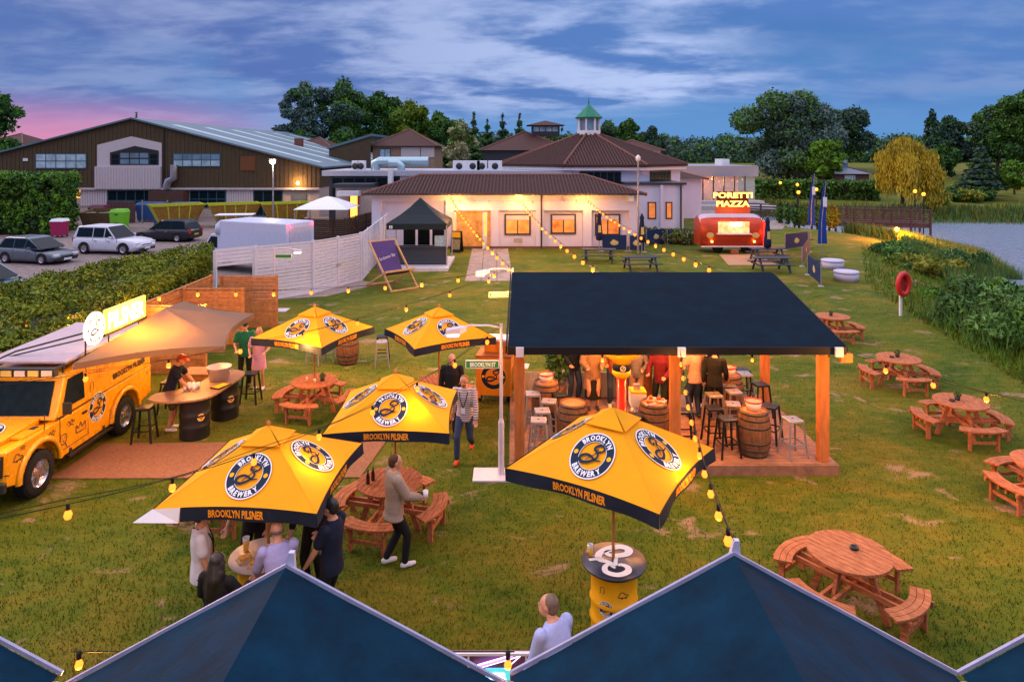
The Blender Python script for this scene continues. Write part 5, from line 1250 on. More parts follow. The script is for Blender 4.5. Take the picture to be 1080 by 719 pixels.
for sg in (-1,1): 
    MB().quad((1.85,sg*.99,1.25),(2.75,sg*.99,1.25),(2.32,sg*.99,1.85),(1.85,sg*.99,1.85),GLASSD).build('side_window',t)
    for x in (2.75,-1.9):
        w=MB(); w.push(Matrix.Translation((x,sg*.9,.36))@Matrix.Rotation(-sg*PI/2,4,'X')); w.lathe([(0,-.1),(.36,-.1),(.36,.1),(.22,.12),(0,.08)],RUB,18,cap=False); w.pop(); w.build('wheel',t)
    MB().ball((-3.03,sg*.85,2.6),(.05,.09,.06),mat('red_marker_lit',(1,.05,.05),emit=(1,.02,.05),es=12),8).build('marker_lamp',t)
    MB().box(-3.03,-3.005,sg*.8-.12,sg*.8+.12,.7,.95,MATS['tail_lamp']).build('tail_light',t)
MB().box(-3.02,-3.002,-.8,.8,.65,2.5,mat('van_door',(.45,.45,.55),.5)).build('rear_door',t); MB().box(-3.12,-2.9,-1,1,.38,.54,TB).build('bumper',t)
lamp('marker_light',(-3.25,.85,2.6),3,(1,.05,.08),.05,t)
# ---- golf buggy
t=thing('golf_buggy','golf buggy with a pale flat roof between the skips and the van','golf buggy',(-20.0,49.5,0),R(8))
MB().box(-1.3,1.3,-.6,.6,1.85,1.93,WPAINT).build('roof',t,bevel=.03); MB().box(-1.25,1.2,-.58,.58,.3,.62,BLACK).box(-1.25,-.6,-.58,.58,.62,.95,BLACK).box(.75,1.2,-.55,.55,.62,.95,BLACK).build('body',t,bevel=.05); MB().box(-.55,.0,-.5,.5,.63,.78,mat('cream_seat',(.4,.36,.3),.6)).box(-.62,-.52,-.5,.5,.78,1.2,MATS['cream_seat']).build('seat',t)
for x in (-1.15,1.1):
    for sg in (-1,1):
        MB().cyl((x*.95,sg*.5,.9),(x*.8,sg*.52,1.86),.02,BLACK).build('roof_post',t)
        w=MB(); w.push(Matrix.Translation((x*.72,sg*.55,.24))@Matrix.Rotation(-sg*PI/2,4,'X')); w.lathe([(0,-.08),(.24,-.08),(.24,.08),(0,.08)],RUB,16,cap=False); w.pop(); w.build('wheel',t)
# ---- skips, bins
SK=mat('skip_green',(.40,.42,.015),.5,var=.25); SKI=mat('skip_rust',(.24,.12,.02),.8,var=.3)
def skip(label,x,y,rot,fill=False):
    t=thing('skip',label,'skip',(x,y,0),R(rot),'yellow green skips')
    lo,hi,h=1.2,2.1,2.0; m=MB(); o_=[(-lo,-.85,.1),(lo,-.85,.1),(lo,.85,.1),(-lo,.85,.1)]; tp=[(-hi,-.95,h),(hi,-.95,h),(hi,.95,h),(-hi,.95,h)]; oi=[(-lo+.05,-.8,.15),(lo-.05,-.8,.15),(lo-.05,.8,.15),(-lo+.05,.8,.15)]; ti=[(-hi+.07,-.88,h),(hi-.07,-.88,h),(hi-.07,.88,h),(-hi+.07,.88,h)]
    m.rings([o_,tp,ti,oi],SK,smooth=False); m.quad((-lo,-.853,.1),(lo,-.853,.1),(hi*.985,-.953,h-.12),(-hi*.985,-.953,h-.12),SKI); m.build('body',t)
    MB().box(-hi-.03,hi+.03,-1.0,-.955,h-.12,h+.02,SK).box(-hi-.03,hi+.03,.955,1.0,h-.12,h+.02,SK).build('rim_rail',t)
    for s_ in (-.7,0,.7): MB().beam((s_,-.86,.12),(s_*1.25,-.955,h-.14),.09,.05,SK).build('rib',t)
    for s_ in (-1,1): MB().cyl((s_*1.35,-.97,.8),(s_*1.35,-1.1,.8),.05,STEEL).build('lifting_lug',t)
    MB().box(-1.4,1.4,-.78,.78,.5,.9,SKI).build('rubble',t)
    return t
skip('yellow green skip nearest the black car, open towards the left',-28.6,58.4,38); skip('second yellow green skip, right of the first and next to the flat roofed buggy',-24.2,59.6,30); skip('third yellow green skip behind the van roof, furthest right',-20.0,60.5,26)
def bin4(label,x,y,w,d,h,m,lid=None,rot=0,slot=False):
    t=thing('wheelie_bin',label,'bin',(x,y,0),R(rot),'waste bins beside the brown hall'); b=MB(); b.rings([[(-w/2*.88,-d/2*.88,.15),(w/2*.88,-d/2*.88,.15),(w/2*.88,d/2*.88,.15),(-w/2*.88,d/2*.88,.15)],[(-w/2,-d/2,h*.86),(w/2,-d/2,h*.86),(w/2,d/2,h*.86),(-w/2,d/2,h*.86)]],m,smooth=False); b.build('body',t,bevel=.02)
    MB().rings([[(-w/2-.03,-d/2-.03,h*.862),(w/2+.03,-d/2-.03,h*.862),(w/2+.03,d/2+.03,h*.862),(-w/2-.03,d/2+.03,h*.862)],[(-w/2+.1,-d/2+.1,h),(w/2-.1,-d/2+.1,h),(w/2-.1,d/2,h),(-w/2+.1,d/2,h)]],lid or m,smooth=False).build('lid',t,bevel=.015)
    for sx in (-1,1):
        for sy in (-1,1): MB().cyl((sx*w*.38-.03,sy*d*.38,.08),(sx*w*.38+.03,sy*d*.38,.08),.08,RUB,n=10).build('wheel',t)
    if slot: 
        for zq in (.35,.75): MB().box(-.12,.12,-d/2-.02,-d/2+.03,h*zq,h*zq+.08,TB).build('slot',t)
    return t
MR=mat('maroon_bin',(.10,.01,.04),.5); BB=mat('blue_bin',(.02,.07,.22),.5); GB=mat('green_bin',(.16,.5,.02),.5); KB=mat('black_bin',(.03,.03,.03),.6); RB=mat('magenta_bin',(.35,.01,.08),.5)
bin4('maroon wheeled bin at the left end of the row of bins by the brown hall',-36.9,61.2,1.4,1.1,1.7,MR)
bin4('large blue wheeled bin behind the open dark container',-33.4,63.5,2.4,1.2,1.8,BB)
bin4('second large blue wheeled bin right of the first, behind the green bin',-30.4,63.7,2.3,1.2,1.8,BB)
bin4('tall blue bin at the right end of the row, next to the bright green bin',-32.4,61.0,.9,1.0,1.9,BB) if False else bin4('tall blue bin at the right end of the row, next to the bright green bin',-31.9+.9,60.5,.95,1.0,1.95,BB)
bin4('bright green bin made of two stacked boxes in front of the blue bins',-32.1,56.0,1.15,1.0,1.75,GB,slot=True)
t=thing('open_container','open dark steel container full of rubbish in front of the maroon bin','container',(-34.6,58.0,0)); m=MB(); m.rings([[(-1.2,-.8,.1),(1.2,-.8,.1),(1.2,.8,.1),(-1.2,.8,.1)],[(-1.5,-1,1.35),(1.5,-1,1.35),(1.5,1,1.6),(-1.5,1,1.6)],[(-1.4,-.9,1.35),(1.4,-.9,1.35),(1.4,.9,1.6),(-1.4,.9,1.6)],[(-1.1,-.7,.3),(1.1,-.7,.3),(1.1,.7,.3),(-1.1,.7,.3)]],mat('rusty_steel',(.13,.08,.04),.7,var=.3),smooth=False); m.build('body',t)
m=MB(); rnd=random.Random(2)
for i in range(30): m.cb((rnd.uniform(-1.1,1.1),rnd.uniform(-.7,.7),rnd.uniform(1.0,1.3)),(.3,.25,.15),mat('rubbish',(.4,.36,.33),.8,var=.4),rz=rnd.random()*3)
m.build('rubbish',t)
bin4('magenta and white bin standing against the tall hedge at far left',-34.1,51.6,1.0,.8,1.4,RB,WPAINT)
# ================================================================ brown hall
CLAD=mat('brown_cladding',(.085,.058,.032),.7,var=.12,scale=2); CLADW=mat('white_cladding',(.55,.48,.50),.6,var=.06); RFG=mat('blue_grey_roof',(.09,.15,.19),.5,var=.2,scale=.7); TEAL=mat('teal_frame',(.03,.09,.14),.4)
GLB=mat('window_glass_blue',(.12,.22,.30),.12,spec=.9,var=.4,scale=.6); GLL=mat('window_glass_pale',(.35,.48,.55),.2,var=.4,scale=1.5)
DB=68.0
def bx(px): return xat(px,DB)
def bz(py): return zat(py,DB)
t=thing('brown_hall','long brown clad hall with a shallow gable, blue grey roof and white ground floor bays','hall',(0,0,0))
xL=bx(-110); xR=bx(337); xP=bx(140); zP=bz(127)+.1; sl=(zP-bz(176.5))/(xR-xP); zR=zP-sl*(xR-xP); zL=zP-sl*(xP-xL)
m=MB(); DP=52
m.add([(xL,DB,2.9),(xR,DB,2.9),(xR,DB,zR),(xP,DB,zP),(xL,DB,zL),(xL,DB+DP,2.9),(xR,DB+DP,2.9),(xR,DB+DP,zR),(xP,DB+DP,zP),(xL,DB+DP,zL)],[(0,1,2,3,4),(9,8,7,6,5),(1,6,7,2),(5,0,4,9)],CLAD)
x=xL
while x<xR:
    zt=zP-sl*abs(x-xP)-.1; m.box(x,x+.12,DB-.05,DB-.002,2.95,zt,CLAD); x+=.42
m.build('upper_wall',t)
m=MB(); m.box(xL,xR-.05,DB+.1,DB+DP,0,2.899,mat('cream_wall',(.42,.34,.30),.7)); m.build('lower_wall',t)
for sg,xe,ze in ((-1,xL,zL),(1,xR,zR)):
    m=MB(); oh=.5*sg; dz=-.5*sl
    m.slab([(xP,DB-.35,zP+.18),(xe+oh,DB-.35,ze+.18+dz),(xe+oh,DB+DP,ze+.18+dz),(xP,DB+DP,zP+.18)] if sg>0 else [(xP,DB+DP,zP+.18),(xe+oh,DB+DP,ze+.18+dz),(xe+oh,DB-.35,ze+.18+dz),(xP,DB-.35,zP+.18)],.16,RFG); ro=m.build('roof',t)
    if sg>0:
        for k in range(6):
            y0=DB+3+k*7.5; a,b=.12,.95
            def rp_(u,y): return (xP+(xe-xP)*u,y,zP+.20+(ze-zP)*u)
            MB().add([rp_(a,y0),rp_(b,y0),rp_(b,y0+1.8),rp_(a,y0+1.8)],[(0,1,2,3)],mat('rooflight',(.42,.55,.58),.4)).build('rooflight',ro)
m=MB()
for px0 in (314,): m.box(xat(px0,88)-.45,xat(px0,88)+.45,88,89,zR+1,zat(146,88),mat('chimney_brick',(.16,.06,.04),.8))
m.build('chimney',t)
def window(parent,x0,x1,z0,z1,y,cols,rows,frame,glass,fw=.09,dp=.05):
    f=MB(); f.box(x0,x1,y-dp,y+.02,z0,z1,frame); w=(x1-x0-fw)/cols; h=(z1-z0-fw)/rows; fo=f.build('window',parent)
    p=MB()
    for i in range(cols):
        for j in range(rows): p.box(x0+fw+i*w,x0+i*w+w,y-dp-.012,y-dp-.002,z0+fw+j*h,z0+j*h+h,glass if not isinstance(glass,list) else glass[(i*3+j)%len(glass)])
    p.build('pane',fo); return fo
window(t,bx(38),bx(92),bz(178),bz(162),DB-.06,5,2,TEAL,[GLL,GLL,GLB]); window(t,bx(183),bx(233),bz(176),bz(162),DB-.06,5,2,TEAL,[GLL,GLB,GLL])
m=MB(); pz=[(bx(103),2.95),(bx(171),2.95),(bx(171),bz(151)),(bx(139),bz(144)),(bx(103),bz(153))]
m.add([(x,DB-.10,z) for x,z in pz]+[(x,DB-.02,z) for x,z in pz],[tuple(range(5))]+[((i+1)%5,i,5+i,5+(i+1)%5) for i in range(5)],CLADW); wb_=m.build('white_bay',t,fixn=True)
m=MB(); xx=bx(103)
while xx<bx(170): m.box(xx,xx+.1,DB-.42,DB-.36,2.8,bz(176),CLADW); xx+=.28
m.box(bx(102),bx(171),DB-.36,DB-.11,2.8,bz(176)+.04,CLADW); m.build('balcony_front',t)
m=MB(); pz=[(bx(117),bz(174)),(bx(168),bz(174)),(bx(168),bz(159)),(bx(143),bz(154)),(bx(117),bz(161))]
m.add([(x,DB-.16,z) for x,z in pz]+[(x,DB-.101,z) for x,z in pz],[tuple(range(5))]+[((i+1)%5,i,5+i,5+(i+1)%5) for i in range(5)],TB); pw=m.build('window',t,fixn=True)
m=MB()
for i in range(3):
    for j in range(2): m.box(bx(128+i*10.2),bx(137+i*10.2),DB-.18,DB-.165,bz(173-j*6.5),bz(168-j*6.5),GLB)
for px in (119,159.5):
    for j in range(2): m.box(bx(px),bx(px+7),DB-.18,DB-.165,bz(173-j*5.5),bz(168.5-j*5.5),GLASSD)
m.build('pane',pw)
MB().box(bx(254),bx(269),DB-.12,DB-.055,bz(180),bz(165),mat('rust_panel',(.16,.06,.025),.7)).build('vent_panel',t)
MB().box(bx(173),bx(174.3),DB-.14,DB-.055,2.9,bz(137),TB).build('downpipe',t)
MB().box(bx(25),bx(30),DB-.12,DB-.055,bz(170),bz(167),WPAINT).build('alarm_box',t)
MB().box(xL,xR,DB-.3,DB+.09,2.72,2.9,mat('pale_band',(.5,.45,.47),.6)).build('band',t)
for a,b_ in ((85,112),(239,265)):
    m=MB(); xx=bx(a)
    while xx<bx(b_): m.box(xx,xx+.2,DB-.0,DB+.095,1.1,2.7,CLADW); xx+=.24
    m.build('white_panel',t)
for a,b_,c,z0 in ((113,162,5,.6),(200,238,4,.9),(267,298,3,.1)): window(t,bx(a),bx(b_),z0,2.65,DB+.09,c,2,TEAL,[GLASSD,GLASSD,GLB])
MB().box(bx(163),bx(199),DB-1.2,DB+.09,0,2.6,mat('brown_brick',(.09,.045,.035),.8,var=.3,scale=6)).build('brick_store',t)
MB().box(bx(307),bx(323),DB-.0,DB+.095,0,2.25,mat('grey_door',(.09,.11,.14),.5)).build('door',t)
MB().box(bx(311),bx(316),DB-.012,DB-.002,1.2,1.5,WPAINT).build('notice',t)
ml=MB().ball((bx(315),DB-.25,bz(193)),.16,mat('wall_lamp_lit',(1,.7,.3),emit=(1,.45,.08),es=30),10).build('wall_lamp',t); lamp('hall_light',(bx(315),DB-.7,bz(193)),260,(1,.55,.2),.2,t)
MB().box(bx(73),bx(84),DB+.0,DB+.095,1.9,2.7,mat('porch_lit',(1,.6,.2),emit=(1,.40,.05),es=1.6)).build('porch_light',t)
m=MB(); m.tube([(bx(178),DB-.5,2.9),(bx(180),DB-.5,3.6),(bx(186),DB-.5,3.9),(bx(186),DB-.5,5.2)],.35,mat('steel_duct',(.45,.45,.5),.35,.8),12); m.build('flue',t)
o=thing('brick_enclosure','low brown brick enclosure with notices between the bins and the skips','enclosure',(0,0,0)); MB().box(bx(150),bx(176),62.0,62.3,0,1.95,mat('purple_brick',(.10,.055,.05),.8,var=.3,scale=5)).build('wall',o)
for px in (160,167): MB().box(xat(px,62),xat(px+4,62),61.96,61.995,1.2,1.5,WPAINT).build('notice',o)
for px in (150,176.5): MB().cyl((xat(px,61.8),61.8,0),(xat(px,61.8),61.8,2.1),.06,GREYM).build('post',o)
t=thing('car_park_lamp','tall grey lamp post with a bright white lamp in front of the brown hall','lamp post',(bx(288)*54/68,54,0)); MB().cyl((0,0,0),(0,0,zat(171,54)),.07,GREYM,.05).build('pole',t); MB().box(-.25,.25,-.15,.15,zat(171,54),zat(167.5,54),GREYM).ball((0,-.1,zat(171.5,54)),(.22,.15,.12),mat('white_lamp_lit',(1,1,.95),emit=(1,.9,.75),es=14),10).build('lamp_head',t); lamp('lamp_light',(0,-.4,zat(174,54)),150,(1,.85,.65),.2,t)
# ---- white canopy and timber yard behind the van
t=thing('white_canopy','pale pagoda canopy standing behind the van roof','canopy',(-14.0,52,0))
zc=zat(219,52); m=MB(); rr=2.0; c_=[(-rr,-rr),(rr,-rr),(rr,rr),(-rr,rr)]; rs=[]
for u,zq in ((1,0),(.8,.22),(.55,.45),(.3,.68),(.1,.82),(.02,.86)): rs.append([(x*u,y*u,zc+zq) for x,y in c_])
m.rings(rs,WPAINT,cap=False,smooth=False); m.build('canopy',t)
for x,y in c_: MB().cyl((x*.95,y*.95,0),(x*.95,y*.95,zc),.05,GREYM).build('pole',t)
DKF=mat('dark_fence_wood',(.06,.035,.02),.8,var=.3)
board_fence('dark timber yard fence running across behind the van',(-20.4,51.0),(-11.2,49.5),1.5,DKF,10,'dark yard fences')
board_fence('dark timber yard fence slanting up to the clubhouse corner',(-11.0,45),(-9.9,53),2.0,DKF,10,'dark yard fences')
# ================================================================ clubhouse
RENDER=mat('white_render',(.62,.58,.70),.75,var=.05,scale=1.5,bump=.1)
TILE=mat('clay_tiles',(.062,.026,.022),.75,var=.5,scale=9,bump=.5)
ORW=mat('warm_window_lit',(.8,.3,.08),.3,emit=(1,.16,.02),es=.32,var=.6,scale=1.8); DFR=mat('dark_frame',(.03,.03,.04),.4); ORI=mat('warm_room_lit',(.4,.2,.08),.6,emit=(1,.36,.06),es=.22,var=.6,scale=2)
def tiled(mb,pts,t_=.12): mb.slab(pts,t_,TILE)
def tile_rows(parent,A,B,C,D,n,name='tile_course'):
    """low ridges running up a roof slope from eave A-B to ridge D-C"""
    A,B,C,D=map(Vector,(A,B,C,D)); m=MB(); nrm=(B-A).cross(D-A).normalized(); nrm=nrm if nrm.z>0 else -nrm
    for i in range(n+1):
        u=i/n; a=A.lerp(B,u)
        # intersect vertical line u with the slope outline
        X=a; top=D.lerp(C,u); m.beam(a+nrm*.02,top+nrm*.02,(B-A).length/n*.45,.07,TILE,up=tuple(nrm))
    return m.build(name,parent)
t=thing('clubhouse_wing','long low white rendered clubhouse front with clay tiled roof and glowing windows','building',(0,0,0))
D1=45.5; cxx=lambda px:xat(px,D1); czz=lambda py:zat(py,D1)
xa,xb_=cxx(392),cxx(672); ze=3.62
m=MB(); m.box(xa,xb_,D1+.35,D1+9,0,ze,RENDER); m.build('back_wall',t)
m=MB(); op=[(402,470,212),(478,518,222),(526,565,222),(574,615,222),(624,664,222)]
prev=xa
for a,b_,py in op:
    m.box(prev,cxx(a),D1,D1+.348,0,ze,RENDER); m.box(cxx(a),cxx(b_),D1,D1+.348,czz(py),ze,RENDER); prev=cxx(b_)
m.box(prev,xb_,D1,D1+.348,0,ze,RENDER); m.build('front_wall',t)
MB().box(xa,xb_,D1-.06,D1-.002,0,.14,mat('red_plinth',(.16,.07,.05),.8)).build('plinth',t)
for a,b_,c_,d_ in ((532,560,226,248.5),(581,608,226,247.5),(628,655,226,249)):
    f=MB(); f.box(cxx(a),cxx(b_),D1+.27,D1+.34,czz(d_),czz(c_),DFR); fo=f.build('window',t)
    MB().box(cxx(a)+.12,cxx(b_)-.12,D1+.25,D1+.268,czz(d_)+.12,czz(c_)-.42,ORW).build('pane',fo); MB().box(cxx(a)+.12,cxx(b_)-.12,D1+.25,D1+.268,czz(c_)-.40,czz(c_)-.1,mat('blind',(.55,.48,.52),.7)).build('blind',fo)
    MB().box((cxx(a)+cxx(b_))/2-.04,(cxx(a)+cxx(b_))/2+.04,D1+.235,D1+.249,czz(d_)+.1,czz(c_)-.42,DFR).build('mullion',fo)
MB().box(cxx(479),cxx(517),D1+.33,D1+.345,0,czz(223),ORI).build('doorway_interior',t)
for px in (478.5,513.5): 
    d_=MB(); x=cxx(px); d_.push(Matrix.Translation((x,D1-.02,0))@Matrix.Rotation(R(-75 if px<500 else -105),4,'Z')); d_.box(0,.85,-.03,.03,.05,czz(223.5),WPAINT); d_.pop(); do=d_.build('door',t)
    d_=MB(); d_.push(Matrix.Translation((x,D1-.02,0))@Matrix.Rotation(R(-75 if px<500 else -105),4,'Z')); d_.box(.15,.7,-.04,.04,.9,czz(223.5)-.15,mat('door_glass_lit',(.8,.45,.1),emit=(1,.48,.08),es=.8)); d_.pop(); d_.build('pane',do)
MB().cyl((cxx(571),D1-.08,0),(cxx(571),D1-.08,ze-.05),.055,DFR).build('downpipe',t); MB().box(xa-.35,xb_+.35,D1-.50,D1-.38,ze-.06,ze+.06,DFR).build('gutter',t)
MB().box(cxx(542),cxx(551),D1-.06,D1-.005,czz(256),czz(251),GREYM).build('air_vent',t)
f_=MB().box(cxx(543.5),cxx(551),D1-.2,D1-.01,czz(209),czz(205.5)-.0,mat('flood_lit',(1,.8,.3),emit=(1,.50,.06),es=5)).build('floodlight',t); lamp('flood_light',(cxx(547),D1-.9,2.9),26,(1,.55,.15),.2,t)
for px in (497,): MB().box(cxx(494),cxx(501),D1-.04,D1-.005,czz(221),czz(219),WPAINT).build('exit_light',t)
MB().box(cxx(662),cxx(668),D1-.3,D1-.01,czz(212),czz(206),WPAINT).build('speaker_box',t)
zr=4.72; yr=49.6; xh0=xa+2.6; xh1=xb_-3.0
m=MB(); E=.5
e0=(xa-E,D1-E,ze); e1=(xb_+E,D1-E,ze); e2=(xb_+E,yr*2-D1+E,ze); e3=(xa-E,yr*2-D1+E,ze); r0=(xh0,yr,zr); r1=(xh1,yr,zr)
m.add([e0,e1,e2,e3,r0,r1],[(0,1,5,4),(1,2,5),(2,3,4,5),(3,0,4),(3,2,1,0)],TILE); ro=m.build('roof',t)
rw=MB(); n=78
for i in range(n+1):
    x=e0[0]+(e1[0]-e0[0])*i/n; 
    u=1.0
    if x<xh0: u=(x-e0[0])/(xh0-e0[0])
    if x>xh1: u=(e1[0]-x)/(e1[0]-xh1)
    if u>.04: rw.beam((x,e0[1],ze+.03),(x,e0[1]+(yr-e0[1])*u,ze+.03+(zr-ze)*u),.11,.08,TILE)
rw.build('tile_ridges',ro)
RDG=mat('ridge_tiles',(.15,.06,.045),.7,var=.3,scale=5)
rg=MB(); rg.tube([r0,r1],.13,RDG,8); rg.tube([e0,r0],.12,RDG,8); rg.tube([e1,r1],.12,RDG,8); rg.build('ridge',ro)
lamp('doorway_light',(cxx(497),D1-.9,2.3),22,(1,.55,.2),.2,t)
for px in (488,510): lamp('door_lamp',(cxx(px),D1-.35,2.6),7,(1,.6,.2),.1,t)
# ---- octagonal hall with lantern
t=thing('octagonal_hall','octagonal white hall with a big dark tiled pyramid roof and a green capped lantern','building',(7.4,66,0),R(3))
oc=lambda r,z,a0=22.5:[(r*math.cos(R(a0+45*i)),r*math.sin(R(a0+45*i)),z) for i in range(8)]
ze2=zat(176.5,58); za2=8.15
m=MB(); m.rings([oc(8.6,0),oc(8.6,ze2)],RENDER,smooth=False); m.build('walls',t)
m=MB(); m.rings([oc(9.3,ze2+.02),oc(9.3,ze2+.14),oc(.9,za2)],TILE,smooth=False); ro=m.build('roof',t)
m=MB(); o9=oc(9.3,ze2+.2); o1=oc(.9,za2+.06)
for i in range(8): m.tube([o9[i],o1[i]],.13,RDG,6)
m.build('hip_tiles',ro)
m=MB()
for i in range(4,8):
    a=Vector(o9[i]); b=Vector(o9[(i+1)%8]); c=Vector(o1[i]); d=Vector(o1[(i+1)%8])
    for k in range(1,26):
        u=k/26; p=a.lerp(b,u); q=c.lerp(d,u); 
        s=max(0,abs(u-.5)*2); top=p.lerp((c+d)/2,1-s) if True else q
        base=p; top=Vector((base.x,base.y,0)); mid=(a+b)/2; dirn=((c+d)/2-mid); L=1-s*.98
        m.beam(base+Vector((0,0,-.02)),base+dirn*L+Vector((0,0,-.02)),.14,.09,TILE)
m.build('tile_ridges',ro)
MB().rings([oc(9.15,ze2-.25),oc(9.15,ze2)],WPAINT,smooth=False).build('fascia',t)
sq=lambda r,z:[(r*math.cos(R(22.5+45*i)),r*math.sin(R(22.5+45*i)),z) for i in range(8)]
m=MB(); m.rings([sq(1.15,za2-.2),sq(1.15,za2+.35)],WPAINT,smooth=False); lo=m.build('lantern',t)
GRN=mat('copper_green',(.03,.20,.12),.6,var=.2)
for i in range(8):
    a=R(22.5+45*i); MB().cb((1.05*math.cos(a),1.05*math.sin(a),za2+.95),(.14,.14,1.2),WPAINT,rz=a).build('lantern_post',lo)
MB().rings([sq(.95,za2+.35),sq(.95,za2+1.5)],GLB,smooth=False).build('lantern_glass',lo); MB().rings([sq(1.3,za2+1.5),sq(1.35,za2+1.62),sq(.7,za2+2.25),sq(.06,za2+2.9)],GRN,smooth=False).build('lantern_roof',lo)
MB().cyl((0,0,za2+2.9),(0,0,za2+3.5),.04,GRN).ball((0,0,za2+3.1),.1,GRN,8).build('finial',lo)
# two storey right side, band of dark windows
for i in (5,6):
    o8=oc(8.6,0); a=Vector(o8[i]); b=Vector(o8[i+1]); d=(b-a); L=d.length; m=MB(); m.push(Matrix.Translation(a)@Matrix.Rotation(math.atan2(d.y,d.x),4,'Z'))
    f=MB(); f.push(m.T[-1]); f.box(L*.18,L*.72,-.08,-.01,ze2-1.45,ze2-.35,DFR); fo=f.build('window',t)
    p=MB(); p.push(m.T[-1])
    for k in range(6): p.box(L*.18+.1+k*(L*.54-.1)/6,L*.18+k*(L*.54-.1)/6+(L*.54-.1)/6,-.1,-.085,ze2-1.35,ze2-.45,GLASSD)
    p.build('pane',fo)
# ---- right annex
t=thing('white_annex','two storey white annex right of the clubhouse front with two tall orange windows','building',(0,0,0))
D2=56; x0,x1=xat(662,D2),xat(721,D2); z2=zat(195,D2)
MB().box(x0,x1,D2,D2+6,0,z2,RENDER).build('walls',t); MB().box(x0-.2,x1+.2,D2-.2,D2+6.2,z2,z2+.18,DFR).build('roof',t)
for a,b_ in ((683,692),(702,709)): 
    fo=MB().box(xat(a,D2),xat(b_,D2),D2-.05,D2-.002,zat(231,D2),zat(213,D2),DFR).build('window',t); MB().box(xat(a,D2)+.1,xat(b_,D2)-.1,D2-.07,D2-.052,zat(231,D2)+.1,zat(213,D2)-.1,ORW).build('pane',fo)
MB().box(xat(696,D2),xat(699,D2),D2-.25,D2-.002,0,z2-.02,RENDER).build('pilaster',t)
MB().cyl((xat(718,D2),D2-.1,0),(xat(718,D2),D2-.1,z2),.07,DFR).build('downpipe',t)
# ---- rear hipped roofs
def hip(label,x0,x1,y0,y1,ze,zr,wallm,rin=None,name='tiled_building',lantern=None,roofm=None,zb=0):
    t=thing(name,label,'building',(0,0,0)); MB().box(x0+.5,x1-.5,y0+.5,y1-.5,zb,ze,wallm).build('walls',t)
    ri=rin if rin is not None else (y1-y0)/2*.9; ym=(y0+y1)/2; w2=(x1-x0)/2
    ri=min(ri,w2-.05); m=MB(); m.add([(x0,y0,ze),(x1,y0,ze),(x1,y1,ze),(x0,y1,ze),(x0+ri,ym,zr),(x1-ri,ym,zr)],[(0,1,5,4),(1,2,5),(2,3,4,5),(3,0,4),(3,2,1,0)],roofm or TILE); ro=m.build('roof',t)
    m=MB(); 
    for a,b_ in (((x0,y0,ze),(x0+ri,ym,zr)),((x1,y0,ze),(x1-ri,ym,zr)),((x0+ri,ym,zr),(x1-ri,ym,zr))): m.tube([a,b_],.12,RDG,6)
    m.build('ridge',ro)
    return t
t=hip('low wide tiled building with a dark lantern, behind and left of the octagonal hall',xat(505,84),xat(605,84),84,98,zat(158.5,84),zat(139,91),DFR,6)
xm,ym,zm=xat(575,91),91,zat(140,91)
MB().box(xm-1.8,xm+1.8,ym-1.8,ym+1.8,zm-.5,zm+.9,DFR).build('lantern',t)
m=MB()
for i in range(4): m.box(xm-1.6+i*.82,xm-.9+i*.82,ym-1.84,ym-1.81,zm+.1,zm+.7,GLL)
m.build('lantern_glass',t); m=MB(); rq=2.5; m.add([(xm-rq,ym-rq,zm+.9),(xm+rq,ym-rq,zm+.9),(xm+rq,ym+rq,zm+.9),(xm-rq,ym+rq,zm+.9),(xm,ym,zm+1.6)],[(0,1,4),(1,2,4),(2,3,4),(3,0,4),(3,2,1,0)],TILE); m.build('lantern_roof',t)
hip('small red tiled roof behind the right slope of the octagonal roof',xat(645,80),xat(702,80),80,90,zat(159,80),zat(148,85),RENDER,4)
hip('tiled roof at the far right end of the octagonal hall above the white annex',xat(700,70),xat(735,70),66,76,zat(188,68),zat(181,71),RENDER,2)
t=hip('two storey brick house with red tiled hip roof and pale panels behind the flat roofs',xat(388,85),xat(462,85),85,96,zat(154,85),zat(136.5,90),mat('buff_brick',(.30,.19,.13),.8,var=.2,scale=5),6.5)
y=85.45
for a,b_ in ((423,443),(444,458)): MB().box(xat(a,y),xat(b_,y),y-.03,y+.02,zat(166,y),zat(155.5,y),CLADW).build('pale_panel',t)
window(t,xat(400,y),xat(412,y),zat(167,y),zat(157,y),y,2,1,TEAL,GLL)
MB().slab([(xat(345,84),84,zat(155,84)),(xat(392,84),84,zat(141,84)),(xat(392,84),94,zat(141,84)),(xat(345,84),94,zat(155,84))],.3,RFG).build('lean_to_roof',t)
MB().add([(xat(347,84.2),84.2,0),(xat(391,84.2),84.2,0),(xat(391,84.2),84.2,zat(142.5,84)),(xat(347,84.2),84.2,zat(156,84))],[(0,1,2,3)],CLAD).build('lean_to_wall',t)
hip('red tiled house roof behind the brown hall, left of the two storey house',xat(300,100),xat(350,100),100,112,zat(156,100),zat(145,106),MATS['buff_brick'],5,name='tiled_house')
hip('dark red tiled house roof at the far left edge beyond the brown hall',xat(-40,100),xat(24,100),100,112,zat(156,100),zat(141,106),MATS['buff_brick'],8,name='tiled_house')
